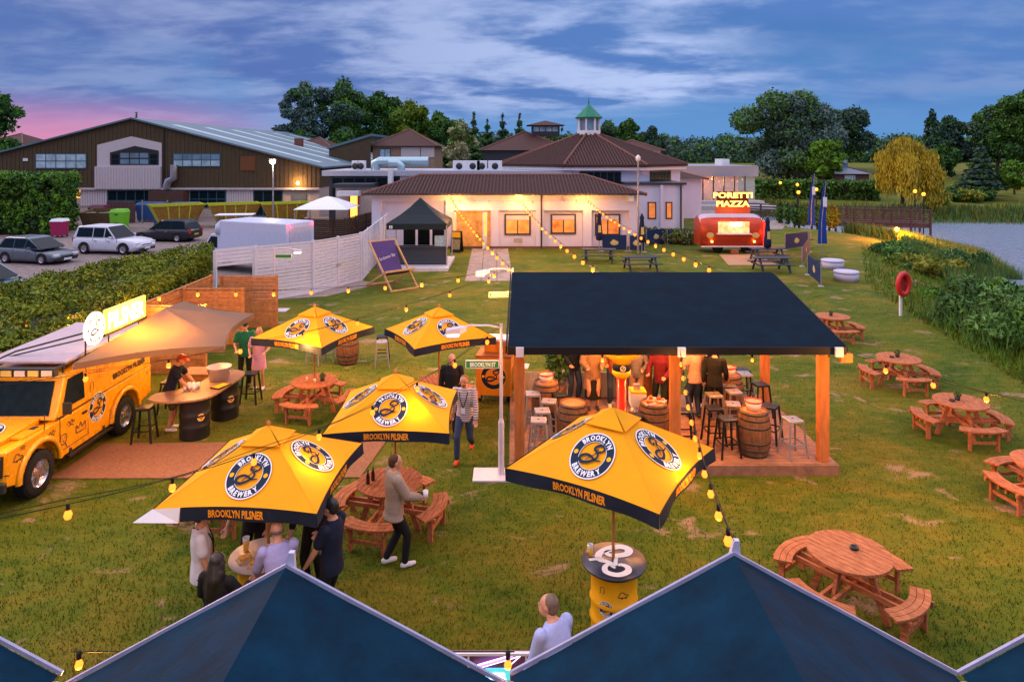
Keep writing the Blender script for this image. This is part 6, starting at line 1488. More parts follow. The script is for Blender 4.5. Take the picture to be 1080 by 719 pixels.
# ---- kitchen extension with flat roofs and plant
t=thing('kitchen_block','flat roofed kitchen block behind the clubhouse wing with steel ducts on its roof','building',(0,0,0))
MB().box(-15.5,-9.6,58,66,0,zat(186,58),DFR).build('walls',t); MB().box(-16,5,57.6,66.5,zat(185.5,58),zat(180,58),mat('flat_roof',(.40,.40,.46),.6,var=.1)).build('flat_roof',t)
MB().box(-9.5,5,58,66,0,zat(186,58),RENDER).build('walls',t)
for i in range(6): MB().box(-15.2+i*.95,-14.4+i*.95,57.93,57.98,2.4,4.2,GLASSD).build('window',t)
SD=mat('steel_duct_blue',(.35,.50,.55),.35,.7,var=.1); y=60
m=MB(); m.tube([(xat(396,y),y,zat(180,y)),(xat(396,y),y,zat(172,y)),(xat(400,y),y,zat(170.5,y)),(xat(452,y),y,zat(170.5,y))],.42,SD,14); m.build('duct',t)
m=MB(); m.tube([(xat(425,y),y-.9,zat(182,y)),(xat(425,y),y-.9,zat(175,y)),(xat(421,y),y-.9,zat(172,y)),(xat(412,y),y-.9,zat(172,y))],.34,SD,12); m.build('duct',t)
for px,w in ((372,.6),(378,.6),(478,1.1),(491,1.3),(503,.9),(515,1.2)):
    bo=MB().box(xat(px,y),xat(px,y)+w,y-.4,y+.4,zat(181,y),zat(181,y)+.95,WPAINT).build('air_conditioner',t,bevel=.02); f=MB(); f.push(Matrix.Translation((xat(px,y)+w/2,y-.41,zat(181,y)+.48))@Matrix.Rotation(PI/2,4,'X')); f.lathe([(0,.0),(.28,0),(.28,.02),(0,.02)],TB,16,cap=False); f.pop(); f.build('fan',bo)
MB().box(xat(410,57),xat(414,57),56.6,57.5,3.2,zat(178,57),WPAINT).build('vent_stack',t)
t=thing('side_porch','small cream porch with a lit yellow doorway between the canopy and the clubhouse','porch',(0,0,0)); y=55
MB().box(xat(354,y),xat(392,y),y,y+3,0,zat(198,y),MATS['cream_wall']).build('walls',t); MB().box(xat(352,y),xat(393,y),y-.3,y+3,zat(198,y)+.003,zat(194,y),DFR).build('roof',t); MB().box(xat(368,y),xat(379,y),y-.08,y-.005,0,zat(201,y),mat('red_frame',(.4,.03,.02),.5)).build('door_frame',t); MB().box(xat(370,y),xat(377,y),y-.1,y-.082,0,zat(202,y),mat('yellow_lit',(1,.7,.2),emit=(1,.50,.05),es=2)).build('doorway_light',t)
MB().box(xat(392,y)-2.5,xat(392,y)-.8,y-1.2,y-.1,zat(206,y),zat(201,y),mat('cream_box',(.5,.48,.5),.7)).build('locker',t)
# ---- glass extension
t=thing('glass_pavilion','modern glass fronted restaurant with a silver fascia, diners lit inside','building',(0,0,0))
D3=80; X0,X1=xat(716,D3),xat(799,D3); SIL=mat('silver_fascia',(.30,.32,.38),.4,.5,var=.05)
MB().box(X0,X1,D3-.3,D3+14,zat(186,D3),zat(175,D3),SIL).build('fascia',t); MB().box(X0+.2,X1-.3,D3+.1,D3+13,0,.1,DFR).build('floor',t)
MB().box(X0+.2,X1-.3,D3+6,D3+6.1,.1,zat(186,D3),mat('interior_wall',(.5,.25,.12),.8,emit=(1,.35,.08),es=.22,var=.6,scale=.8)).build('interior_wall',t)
glm=bpy.data.materials.new('clear_glass'); glm.use_nodes=True; b_=glm.node_tree.nodes['Principled BSDF']; b_.inputs['Base Color'].default_value=(.6,.65,.7,1); b_.inputs['Roughness'].default_value=.03; b_.inputs['Alpha'].default_value=.35
for i in range(7):
    x=X0+.3+(X1-X0-.6)*i/7; MB().box(x,x+.12,D3-.02,D3+.12,0,zat(186,D3),DFR).build('mullion',t); MB().box(x+.13,x+(X1-X0-.6)/7-.01,D3+.04,D3+.06,.1,zat(186,D3)-.02,glm).build('glass_pane',t)
for i in range(9): MB().ball((X0+1+i*.95,D3+1.5+(i%3),zat(186,D3)-.5-.2*(i%2)),.09,BULB,8).build('hanging_bulb',t)
rnd=random.Random(5)
for i in range(10):
    x=X0+.8+i*.82; yy=D3+1.5+rnd.random()*3; MB().box(x-.5,x+.5,yy-.4,yy+.4,.7,.76,PINE).box(x-.04,x+.04,yy-.04,yy+.04,.1,.7,BLACK).build('dining_table',t)
lamp('restaurant_light',((X0+X1)/2,D3+3,3.0),420,(1,.50,.18),.6,t)
MB().box(xat(770,D3),xat(778,D3),D3+3,D3+6,zat(175,D3),zat(168,D3),WPAINT).build('roof_unit',t)
m=MB(); m.box(X0-2,X1+1,D3-4,D3-.4,0,.5,CONC).box(X0-1,X1,D3-2.2,D3-.4,.5,.9,CONC); o=m.build('terrace'); struct(o)
# ================================================================ black gazebo bar
t=thing('gazebo_bar','black pop up gazebo bar with a dark blue counter against the clubhouse wall','gazebo',(0,0,0))
yg=37.5; gx0,gx1=xat(407,yg),xat(471,yg); ez=zat(240,yg); GN=mat('gazebo_fabric',(.010,.020,.026),.7,var=.2)
cx0=(gx0+gx1)/2; w=(gx1-gx0)/2; apz=zat(209,yg+1.5)
m=MB(); c4=[(gx0,yg),(gx1,yg),(gx1,yg+2*w),(gx0,yg+2*w)]; m.rings([[(cx0+(x-cx0)*u,yg+w+(y-yg-w)*u,ez+.2+(apz-ez-.2)*q) for x,y in c4] for u,q in ((1,0),(.6,.33),(.3,.64),(.02,1))],GN,cap=False,smooth=False); m.build('canopy',t)
for (a,b_) in ((c4[0],c4[1]),(c4[1],c4[2]),(c4[2],c4[3]),(c4[3],c4[0])): MB().quad((*a,ez-.12),(*b_,ez-.12),(*b_,ez+.2),(*a,ez+.2),GN).build('valance',t)
for x,y in c4: MB().cyl((x,y,0),(x,y,ez+.1),.035,GREYM).build('pole',t)
BBL=mat('bar_blue',(.02,.035,.06),.5)
m=MB()
for i in range(6): m.box(gx0+.3,gx1-.02,yg+.28,yg+.3,.22+i*.15,.35+i*.15,BBL)
m.box(gx0+.3,gx1-.02,yg+.301,yg+.7,.2,1.12,BBL); m.build('counter',t); MB().box(gx0+.2,gx1+.05,yg+.15,yg+.8,1.122,1.17,BBL).build('counter_top',t)
for i in range(3): MB().box(gx0+.5+i*.85,gx0+1.2+i*.85,yg+2.9,yg+3,.9,1.9,GLASSD).build('fridge',t)
MB().box(gx1-.7,gx1-.05,yg+.4,yg+.6,1.18,1.75,mat('menu_board',(.3,.45,.55),.5,var=.4,scale=8)).build('menu_board',t); MB().box(gx0+.18,gx0+.36,yg-.012,yg-.004,ez-.06,ez+.1,WHITE).build('number_sign',t)
m=MB(); vf=text_block('1',.05,.1,.03,2,gx0+.27,ez+.02); m.add([(x,yg-.016,z) for x,z in vf[0]],vf[1],NAVY); m.build('lettering',t)
m=MB().box(gx0+.1,gx1+.15,yg-.9,yg+3.5,.0,.16,mat('pale_platform',(.5,.5,.56),.7)); o=m.build('platform'); tag(o,'pale low platform under the black gazebo bar','platform')
t=thing('sandwich_board','small black and yellow sandwich board by the open clubhouse doors','sign',(cxx(484),43.8,0),R(-15))
for s_ in (-1,1): MB().add([(-.35,s_*.3,0),(.35,s_*.3,0),(.35,s_*.03,1.35),(-.35,s_*.03,1.35)],[(0,1,2,3)],BLACK).build('board',t)
MB().box(-.3,.3,-.2,-.17,.95,1.3,YELP).build('header',t); MB().add([(-.28,-.275,.2),(.28,-.275,.2),(.28,-.14,.85),(-.28,-.14,.85)],[(0,1,2,3)],mat('menu_print',(.25,.2,.1),.7,var=.7,scale=20)).build('poster',t)
# ================================================================ giant deckchair
t=thing('giant_deckchair','oversized wooden deckchair with a purple sling and white script, by the white fence','deckchair',(-5.75,32.4,0),R(42)); t.scale=(.9,.9,.9)
DW=mat('deckchair_wood',(.50,.30,.13),.6,var=.2); PUR=mat('purple_canvas',(.07,.045,.17),.8,var=.12,scale=3)
for s_ in (-.78,.78):
    MB().beam((s_,.85,2.35),(s_,-1.35,.05),.07,.1,DW).build('back_rail',t); MB().beam((s_*1.1,-.95,.98),(s_*1.1,1.0,.05),.07,.1,DW).build('seat_rail',t) 
MB().beam((-.85,.85,2.33),(.85,.85,2.33),.09,.09,DW).build('top_bar',t); MB().beam((-.9,-.95,.98),(.9,-.95,.98),.09,.09,DW).build('front_bar',t); MB().beam((-.85,-1.35,.06),(.85,-1.35,.06),.08,.08,DW).build('ground_bar',t); MB().beam((-.9,1.0,.06),(.9,1.0,.06),.08,.08,DW).build('ground_bar',t)
prof=smoothpath([(.83,2.36),(.45,1.75),(.1,1.05),(-.25,.72),(-.6,.75),(-.95,1.02)],4); m=MB(); n=len(prof)
m.add([(s_,y,z) for y,z in prof for s_ in (-.7,.7)],[(2*i,2*i+1,2*i+3,2*i+2) for i in range(n-1)],PUR,True); so2=m.build('sling',t)
def sl_(x,v):
    f=v*(n-1); i=min(n-2,int(f)); u=f-i; y=prof[i][0]+(prof[i+1][0]-prof[i][0])*u; z=prof[i][1]+(prof[i+1][1]-prof[i][1])*u; return (x,y-.03,z+.02)
m=MB(); vf=text_block('Sundowner Bay',1.0,.14,-.01,2); m.add([sl_(x,.26-y*.32-x*.05) for x,y in vf[0]],vf[1],WHITE); m.build('lettering',so2)
# ================================================================ food trailer
t=thing('food_trailer','rounded orange red food trailer with lit hatch and glowing PORETTI PIAZZA sign','trailer',(13.95,44.2,0))
TRR=mat('trailer_red',(.50,.055,.015),.35,.3,var=.12); TRS=mat('trailer_silver',(.5,.35,.40),.25,.8,var=.1)
rs=[]
for x,k in ((-2.0,.80),(-1.9,.9),(-1.6,.98),(-1.2,1),(1.2,1),(1.6,.98),(1.9,.9),(2.0,.80)):
    sec=[]
    for q in range(13):
        a=PI*q/12; sec.append((x,-1.0*k*math.cos(a)*(1 if True else 0),1.5*.0+.45+(.95+ .0)+ (1.05*k)*math.sin(a)**.7))
    sec=[(x,-1.0*k,.45)]+sec+[(x,1.0*k,.45)]
    rs.append(sec)
m=MB(); m.rings(rs,TRR); b0=m.build('body',t,fixn=True)
m=MB(); rs2=[[(x,y*1.01,z+.012) for x,y,z in s_[4:12]] for s_ in rs]; m.rings(rs2,TRS,cap=False,closed=False); m.build('roof_skin',t)
MB().box(-2.02,2.02,-1.06,-1.0,.40,.48,mat('trim_white',(.7,.6,.65),.4)).build('skirt_trim',t)
MB().box(-.95,1.0,-1.08,-1.012,1.30,2.0,mat('hatch_lit',(1,.7,.35),emit=(1,.42,.09),es=.7,var=.8,scale=4)).build('serving_hatch',t); MB().box(-1.05,1.1,-1.3,-1.0,1.22,1.28,mat('trim_white',(.7,.6,.65))).build('counter_shelf',t)
MB().box(-.2,.5,-1.12,-1.085,1.75,1.93,mat('hatch_tube',(1,1,1),emit=(1,.9,.7),es=9)).build('tube_light',t)
for x in (-1.45,1.42):
    m=MB(); vf=annulus(0,.2,20); m.add([(x+a*1.2,-1.04,1.15+b_*.9) for a,b_ in vf[0]],vf[1],mat('gold_print',(.55,.40,.12),.5)); m.build('emblem',t); MB().ball((x*.93,-1.06,.75),.07,mat('amber_lit',(1,.5,.1),emit=(1,.35,.05),es=14),8).build('side_lamp',t)
for x in (-.9,.9):
    w=MB(); w.push(Matrix.Translation((x,-.75,.32))@Matrix.Rotation(PI/2,4,'X')); w.lathe([(0,-.1),(.32,-.1),(.32,.1),(0,.1)],RUB,18,cap=False); w.pop(); w.build('wheel',t)
MB().box(-.2,.2,-1.5,-1.05,0,.28,mat('step_wood',(.3,.1,.05),.7)).build('step',t)
MB().box(1.95,2.15,-.9,-.6,.5,2.0,mat('red_lit',(1,.05,.02),emit=(1,.03,.015),es=1.5)).build('red_neon',t)
SGB=mat('sign_box_red',(.30,.03,.01),.5,emit=(1,.12,.01),es=.25)
MB().box(-1.08,1.1,-.95,-.85,2.5,3.0,SGB).box(-1.0,1.0,-.93,-.87,3.0,3.9,mat('sign_frame_dark',(.1,.02,.01),.6)).build('sign_box',t)
SLT=mat('sign_letters_lit',(1,.9,.4),emit=(1,.50,.06),es=1.5)
for s_,w_,zc in (('PORETTI',2.5,3.68),('PIAZZA',2.1,3.14)):
    m=MB(); vf=text_block(s_,w_,.35,.045,3,0,zc); m.add([(x,-.99,z) for x,z in vf[0]],vf[1],SLT); m.build('lettering',t)
lamp('trailer_light',(0,-2.3,2.6),45,(1,.45,.12),.3,t); lamp('sign_glow',(0,-2.0,3.7),22,(1,.5,.12),.3,t); lamp('red_light',(2.4,-1.2,1.2),30,(1,.05,.03),.2,t)
o=sheet('trailer_mat',[(12.2,38.6),(15.0,38.6),(15.3,42.6),(12.9,42.6)],.02,mat('ply_mat',(.40,.22,.13),.8)); del o['kind']; tag(o,'plywood mat on the grass in front of the food trailer','mat'); o.modifiers.new('s','SOLIDIFY').thickness=.01
# ================================================================ A frame picnic tables, banners, closed parasols
DKW=mat('dark_blue_wood',(.035,.045,.065),.6,var=.3,scale=4)
def make_aframe():
    t=thing('picnic_bench','','picnic bench'); m=MB()
    for i in range(5): m.box(-1.0,1.0,-.37+i*.15,-.235+i*.15,.71,.75,DKW)
    m.build('tabletop',t)
    for s_ in (-1,1):
        m=MB(); m.box(-1.0,1.0,s_*.72-.13,s_*.72-.01,.42,.455,DKW); m.box(-1.0,1.0,s_*.72+.01,s_*.72+.13,.42,.455,DKW); m.build('seat',t)
        for q in (-1,1): MB().beam((s_*.72,q*.75,0),(s_*.72,q*.25,.705),.05,.1,DKW,up=(1,0,0)).build('leg',t)
        MB().box(s_*.72-.07,s_*.72-.03,-.82,.82,.33,.415,DKW).build('crossbar',t)
    return t
ab=make_aframe(); GA='dark A frame picnic benches'
for i,(x,y,r,l) in enumerate(((5.05,39.9,-3,'dark picnic bench in front of the third clubhouse window, left of its pair'),(6.95,37.0,4,'dark picnic bench right of its pair, nearer the pavilion'),(15.0,40.2,2,'dark picnic bench beside the food trailer with a closed parasol through it'),(13.9,36.7,2,'dark picnic bench in front of the trailer bench, nearest the pavilion roof'))):
    if i==0: ab.location=(x,y,0); ab.rotation_euler[2]=R(r); ab['label']=l; ab['group']=GA
    else: dup(ab,(x,y,0),R(r),l,GA)
NC2=mat('navy_parasol_cloth',(.012,.018,.06),.8,var=.2)
def closed(label,x,y):
    t=thing('closed_parasol',label,'parasol',(x,y,0),0,'closed navy parasols'); MB().cyl((0,0,0),(0,0,2.6),.025,GREYM).build('pole',t)
    m=MB(); m.lathe([(.03,.75),(.2,.8),(.23,1.1),(.17,1.7),(.12,2.2),(.16,2.3),(.05,2.55),(.0,2.6)],NC2,12,cap=False); m.build('canopy',t); MB().add([(-.1,-.236,1.3),(.1,-.236,1.3),(.08,-.2,1.75),(-.08,-.2,1.75)],[(0,1,2,3)],MATS['gold_print']).build('emblem',t)
closed('closed navy parasol standing in front of the third clubhouse window',xat(632,43.6),43.6); closed('closed navy parasol beside the tall pole at the end of the clubhouse',xat(677,42.5),42.5); closed('closed navy parasol through the picnic bench beside the food trailer',15.0,40.2)
NB=mat('banner_navy',(.012,.03,.10),.7,var=.15)
def banner(label,a,b,h=1.0,m=NB,em=True):
    a=Vector((*a,0)); b=Vector((*b,0)); L=(b-a).length; t=thing('windbreak_banner',label,'banner',tuple(a),math.atan2(b.y-a.y,b.x-a.x),'navy windbreak banners with a gold emblem')
    MB().box(0.03,L-.03,-.01,.01,.1,h,m).build('fabric',t)
    for x in (0,L): 
        MB().cyl((x,0,0),(x,0,h+.08),.025,GREYM).build('post',t); MB().lathe([(0,0),(.16,0),(.14,.03),(0,.03)],GREYM,12,c=(x,0,0),cap=False).build('base',t)
    if em:
        mm=MB(); vf=annulus(0,.2,16); mm.add([(L/2+p*1.35,-.014,h*.52+q*.8) for p,q in vf[0]],vf[1],MATS['gold_print']); vf=annulus(0,.13,14); mm.add([(L/2-.05+p,-.016,h*.60+q) for p,q in vf[0]],vf[1],mat('gold_print_pale',(.6,.5,.25))); mm.build('emblem',t)
def bp(px,py): return gp(px,py)
for a,b_,l in (((635,265),(661,265),'navy banner with gold emblem right of the closed parasol, under the third window'),((664,265),(680,266),'narrow navy banner beside the tall pole, right of the first banner'),((682,259),(702,257),'navy banner set back behind the picnic benches, between the pole and the planting'),((704,257.5),(728,257),'navy banner nearest the left side of the food trailer'),((828,264),(852,261),'navy banner behind the closed parasol, right of the food trailer'),((846,281),(854,266),'navy banner seen edge on, left of the blue feather flags'),((852,290),(866,302),'navy banner seen at an angle beside the pale ottomans')): banner(l,bp(*a),bp(*b_),1.05)
# feather flags
FB=mat('flag_blue',(.015,.05,.28),.7,var=.1)
for (x,y,h,l,dx) in ((21.8,50,zat(183,50),'blue feather flag further away, left of the other',.0),(18.05,40,zat(191,40),'blue feather flag nearer, right of the other, beside the ottomans',0)):
    t=thing('feather_flag',l,'flag',(x,y,0),0,'blue feather flags'); MB().tube([(0,0,0),(.05,0,h*.5),(.3,0,h)],.025,GREYM,8).build('pole',t)
    m=MB(); P_=[]; 
    for i in range(9): u=i/8; z=h*(.22+.78*u); xo=.05+.25*max(0,(u-.2))**1.5; w_=.62*(1-u)**.7+.05; P_.append((xo,z,w_))
    m.add([q for xo,z,w_ in P_ for q in ((xo-.02-w_*.35,-.02,z),(xo+w_*.5,.03,z))],[(2*i,2*i+1,2*i+3,2*i+2) for i in range(8)],FB); m.build('fabric',t); MB().lathe([(0,0),(.25,0),(.2,.06),(0,.06)],BLACK,14,cap=False).build('base',t)
    MB().box(.1,.34,-.045,-.04,h*.68,h*.80,WHITE).build('white_panel',t)
# ottomans
OT=mat('ottoman_pale',(.50,.46,.60),.6,var=.08)
for x,y,l in ((17.6,37.6,'pale round ottoman further from the camera, beside the angled banner'),(16.6,34.0,'pale round ottoman nearer the camera')):
    t=thing('ottoman',l,'ottoman',(x,y,H1(x,y)),0,'pale round ottomans on the grass'); MB().lathe([(0,0),(.55,0),(.57,.38),(0,.38)],OT,28,cap=False).build('base',t); MB().lathe([(0,.382),(.58,.382),(.6,.42),(.58,.48),(.4,.5),(0,.5)],OT,28,cap=False).build('cushion',t)
# life ring
t=thing('life_ring','red life ring on a pale post on the grassy slope','life ring',(15.1,26.6,H1(15.1,26.6)),R(25)); zc=1.25
MB().box(-.06,.06,-.03,.03,0,1.0,WPAINT).build('post',t)
rs=[]
for i in range(33):
    a=2*PI*i/32; rs.append([((.31+.1*math.cos(b_))*math.cos(a),-.12+.09*math.sin(b_),zc+(.40+.1*math.cos(b_))*math.sin(a)) for b_ in [2*PI*k/10 for k in range(10)]])
MB().rings(rs,mat('life_ring_red',(.55,.02,.02),.4),cap=False).build('ring',t); MB().box(-.24,.24,-.05,-.035,zc-.28,zc+.28,mat('ring_back',(.35,.03,.03),.6)).build('backboard',t)
# tall lamp pole by clubhouse end
t=thing('tall_lamp_pole','tall grey pole with a small lamp at the right end of the clubhouse front','lamp post',(xat(673,43.2),43.2,0)); MB().cyl((0,0,0),(0,0,zat(168,43.2)),.07,GREYM,.05).build('pole',t); MB().lathe([(.05,0),(.14,.05),(.16,.25),(.05,.38),(0,.4)],WPAINT,12,c=(0,0,zat(170,43.2)),cap=False).build('lamp_head',t)
# ================================================================ bridge, hut, promenade lamps
BW=mat('bridge_wood',(.075,.05,.055),.75,var=.3,scale=3,bump=.3)
t=thing('footbridge','dark timber footbridge with slatted railings over the river','bridge',(0,0,0))
A=Vector((26.0,62.5,.25)); Bv=Vector((36.2,60.0,.25)); d=(Bv-A).normalized(); nrm=Vector((-d.y,d.x,0)); L=(Bv-A).length
m=MB()
nb=40
for i in range(nb): m.beam(A+d*(L*i/nb)-nrm*1.3+d*.1,A+d*(L*i/nb)+nrm*1.3+d*.1,L/nb*.85,.08,BW)
m.build('deck',t)
for s_ in (-1,1):
    o_=nrm*(1.35*s_); m=MB()
    for zq in (.15,.35,.55,.75,.95): m.beam(A+o_+Vector((0,0,zq)),Bv+o_+Vector((0,0,zq)),.04,.10,BW)
    m.beam(A+o_+Vector((0,0,1.2)),Bv+o_+Vector((0,0,1.2)),.14,.08,BW); m.build('railing',t)
    for i in range(8): p=A+d*(L*i/7)+o_; MB().box(p.x-.07,p.x+.07,p.y-.07,p.y+.07,-2.0,1.5,BW).build('post',t)
    MB().beam(A+o_*.9-Vector((0,0,.2)),Bv+o_*.9-Vector((0,0,.2)),.15,.3,BW).build('girder',t)
t2=thing('boardwalk_fence','dark timber railing leading left from the footbridge','fence',(0,0,0))
m=MB(); a=Vector((22.6,66.5,.25))
for zq in (.2,.45,.7,.95,1.2): m.beam(a+Vector((0,0,zq)),A+nrm*1.35+Vector((0,0,zq)),.05,.12,BW)
m.build('rails',t2)
for i in range(4): p=a.lerp(A+nrm*1.35,i/3.01); MB().box(p.x-.07,p.x+.07,p.y-.07,p.y+.07,0,1.5,BW).build('post',t2)
t=thing('river_floodlight','bright orange floodlight glowing among the reeds under the bridge','floodlight',(xat(946,50),50,H1(xat(946,50),50))); zf=zat(242,50)-t.location[2]; MB().cyl((0,0,0),(0,0,zf-.12),.04,BLACK).build('post',t); MB().ball((0,0,zf),.16,mat('orange_flood_lit',(.4,.15,.02),emit=(1,.40,.05),es=8),10).build('lamp_head',t); lamp('flood',(0,-.5,zf+.35),2600,(1,.29,.015),.2,t)
def plamp(label,px,py,D,warm=True,n=1):
    x=xat(px,D); z=zat(py,D); g=H1(x,D); t=thing('globe_lamp',label,'lamp post',(x,D,g),0,'orange globe lamps by the riverside'); MB().cyl((0,0,0),(0,0,z-g-.1),.05,BLACK).build('post',t); MB().ball((0,0,z-g),.17,mat('globe_lit',(.4,.12,.02),emit=(1,.26,.02),es=3),10).build('globe',t); lamp('lamp_light',(0,-.2,z-g+.35),120,(1,.5,.12),.2,t)
for i,(px,py,D) in enumerate(((842,203,66),(841,195,78),(861,200,72),(823,193,85),(965,202,66),(974,205,64))): plamp(['orange globe lamp leftmost pair, lower one by the path','orange globe lamp leftmost pair, upper one behind it','orange globe lamp just right of the feather flags','orange globe lamp left of the feather flags, near the glass restaurant','orange globe lamp over the right end of the bridge, left one','orange globe lamp over the right end of the bridge, right one'][i],px,py,D)
t=hip('small riverside hut with blue grey hipped roof and pale windows among the trees',xat(876,100),xat(922,100),100,106,zat(183.5,100),zat(175.5,103),mat('hut_red',(.16,.07,.07),.7),3,name='park_hut',roofm=mat('slate_blue',(.12,.16,.22),.5,var=.2),zb=1.5)
window(t,xat(891,100.4),xat(902,100.4),zat(191,100.4),zat(185,100.4),100.45,4,1,WPAINT,GLL); xk=xat(889,103); MB().box(xk-.5,xk+.5,102.5,103.5,zat(177,103),zat(172,103),MATS['slate_blue']).lathe([(.7,0),(.35,.5),(0,1.0)],MATS['slate_blue'],8,c=(xk,103,zat(172,103)),cap=False).build('cupola',t)
# potted conifers and railing along the promenade
for i,px in enumerate((823,831,839,847,862,876,880)):
    D=62-i*.8 if i<5 else 58; x=xat(px,D); tree(['small clipped conifer first in the promenade row from the left','small clipped conifer second in the promenade row','small clipped conifer third in the promenade row','small clipped conifer fourth in the promenade row, by the feather flag','small clipped conifer fifth in the promenade row','yellowish conifer at the end of the promenade row','yellowish conifer nearest the footbridge'][i],x,D,0,1.9,.9,[G2,G1] if i<5 else [YG2,HG1],'cypress',500,.16,group='small conifers by the promenade',name='small_conifer')
hedge('low dark hedge beside the promenade below the park trees',[(xat(800,92),92),(xat(925,88),88),(xat(925,90),90.5),(xat(800,94),94.5)],2.6,9000,.35,[G2,G1],zb=0)
hedge('row of lavender and shrubs behind the banners, left of the trailer',[(xat(655,49),49),(xat(733,47),47),(xat(733,48),48.2),(xat(655,50),50.2)],.9,7000,.12,[HG1,mat('leaf_lavender',(.22,.18,.16),.8),G1],name='flower_bed')
# ================================================================ trees
gt='trees of the park'
tree('huge grey green willow right of centre, tallest of the park trees',42.0,104,2.0,13.6,14.5,[GB1,GB1,GB2,G1],'round',34000,.36,low=.10,seed=1)
tree('broad dark green tree behind and right of the grey green willow',53,124,3.4,12.2,13,[G2,GB2,G1],'round',18000,.42,seed=2)
tree('wide dark tree behind the hut roof, left of the golden willow',60,128,3.5,11.2,13,[G2,GB2],'round',18000,.42,seed=3)
tree('low green tree between the grey willow and the hut',44.5,98,2.0,6.5,6,[G3,G1],'round',4000,.4,seed=4)
tree('golden yellow weeping willow beside the bridge',46.2,81,.3,8.2,8.8,[YG1,YG1,YG2],'willow',30000,.17,seed=5,name='willow_tree')
tree('slim pointed cypress right of the golden willow',xat(983,112),112,3,10.2,2.6,[G2,GB2],'cypress',2500,.4,seed=6,name='cypress_tree')
tree('dark pine like tree right of the slim cypress',xat(1001,116),116,3.2,9.6,7.5,[GB2,G2],'round',12000,.36,seed=7)
tree('round dark tree below the slim cypress',xat(993,96),96,1.8,5.8,4.6,[G2,G1],'round',3500,.4,seed=8)
tree('spreading dark cedar standing alone on the golf green',xat(1034,90),90,1.0,6.8,5.2,[G2,GB2],'conifer',6000,.4,seed=9,name='cedar_tree')
tree('large dark broadleaf tree behind the cedar near the right edge',xat(1052,112),112,3,11.5,9,[G2,GB2,G1],'round',18000,.38,seed=10)
tree('tall green tree cut off by the right edge',xat(1082,104),104,2.6,13.5,9,[G1,G2],'round',18000,.38,seed=11)
tree('small young tree on the golf green near the right edge',xat(1070,88),88,1.0,4.6,3.2,[G1,G3],'round',2500,.3,seed=12)
tree('small dark conifer left of the young tree on the golf green',xat(1058,93),93,1.3,4.2,2.4,[G2],'conifer',2000,.3,seed=13,name='conifer_tree')
for i,(px,D,h,w,mm,l) in enumerate(((1002,88,2.2,3.6,[G2,G1],'green bush on the far bank right of the golden willow'),(1020,87,1.8,4.5,[G1,YG2],'yellowish bush on the far bank below the cedar'),(1040,88,1.6,2.8,[G1,G2],'dark bush on the far bank right of the cedar'),(992,84,1.8,3,[YG2,G1],'ochre bush next to the golden willow'),(1015,92,2.5,4,[G1,HG1],'green bush behind the ochre bush on the far bank'))): tree(l,xat(px,D),D,H1(xat(px,D),D),h,w,mm,'bush',1800,.28,group='bushes of the far bank',name='bush',seed=i)
# left and centre background trees
for i,(px,D,top,wpx,mm,l,k) in enumerate(((322,118,84,58,[GB1,G1,GB2],'big loose crowned tree behind the brown hall, leftmost of the wood','round'),(362,122,80,66,[G1,GB2,G1],'tallest rounded tree of the wood behind the brown hall','round'),(400,128,94,60,[G1,G2],'green tree of the wood right of the tallest one','round'),(432,126,104,56,[G1,HG1],'green tree of the wood behind the two storey house','round'),(462,130,116,44,[G2,G1],'dark green tree of the wood right of the two storey house','round'),
   (500,120,118,34,[G2],'dark conifer left of the lantern roof, first of four','conifer'),(514,124,124,30,[G2],'dark conifer left of the lantern roof, second of four','conifer'),(530,122,120,34,[G2,GB2],'dark conifer left of the lantern roof, third of four','conifer'),(548,124,119,34,[G2],'dark conifer left of the lantern roof, fourth of four','conifer'),
   (642,130,126,40,[GB2,G1],'rounded tree just right of the green lantern','round'),(664,134,124,36,[G2,G1],'tree second to the right of the green lantern','round'),(688,138,132,30,[G2,GB2],'small rounded tree third to the right of the green lantern','round'))):
    h=zat(top,D); tree(l,xat(px,D),D,0,h,wpx*D/722,mm,k,18000 if k=='round' else 4500,.38,group='trees of the wood behind the buildings',seed=20+i,name='broadleaf_tree' if k=='round' else 'conifer_tree')
tree('pale lit tree beside the rooftop air conditioners',xat(486,74),74,0,zat(124,74),4.2,[PAL,G1,PAL],'round',3500,.32,seed=40)
tree('dark tree at the extreme left edge beyond the brown hall',xat(-12,80),80,0,zat(80,80),6.5,[G2,G1],'round',5000,.4,seed=41)
tree('tiny tree top poking up behind the ridge of the brown hall',xat(143.5,150),150,0,zat(116,150),3,[G2],'conifer',900,.6,seed=42)
rnd=random.Random(9); cl=[]
for i in range(90):
    px=rnd.uniform(690,1130); D=rnd.uniform(185,235); cl.append((xat(px,D),D,rnd.uniform(3,9.0),5,5,3.2+1.5*rnd.random()))
for i in range(60):
    px=rnd.uniform(380,700); D=rnd.uniform(150,170); cl.append((xat(px,D),D,rnd.uniform(2,8),5,5,3.5))
o=leaf_mesh('woodland',cl,110000,.65,[G2,GB2,G1],None); tag(o,'low distant woodland closing the horizon behind the buildings','wood',kind='stuff')
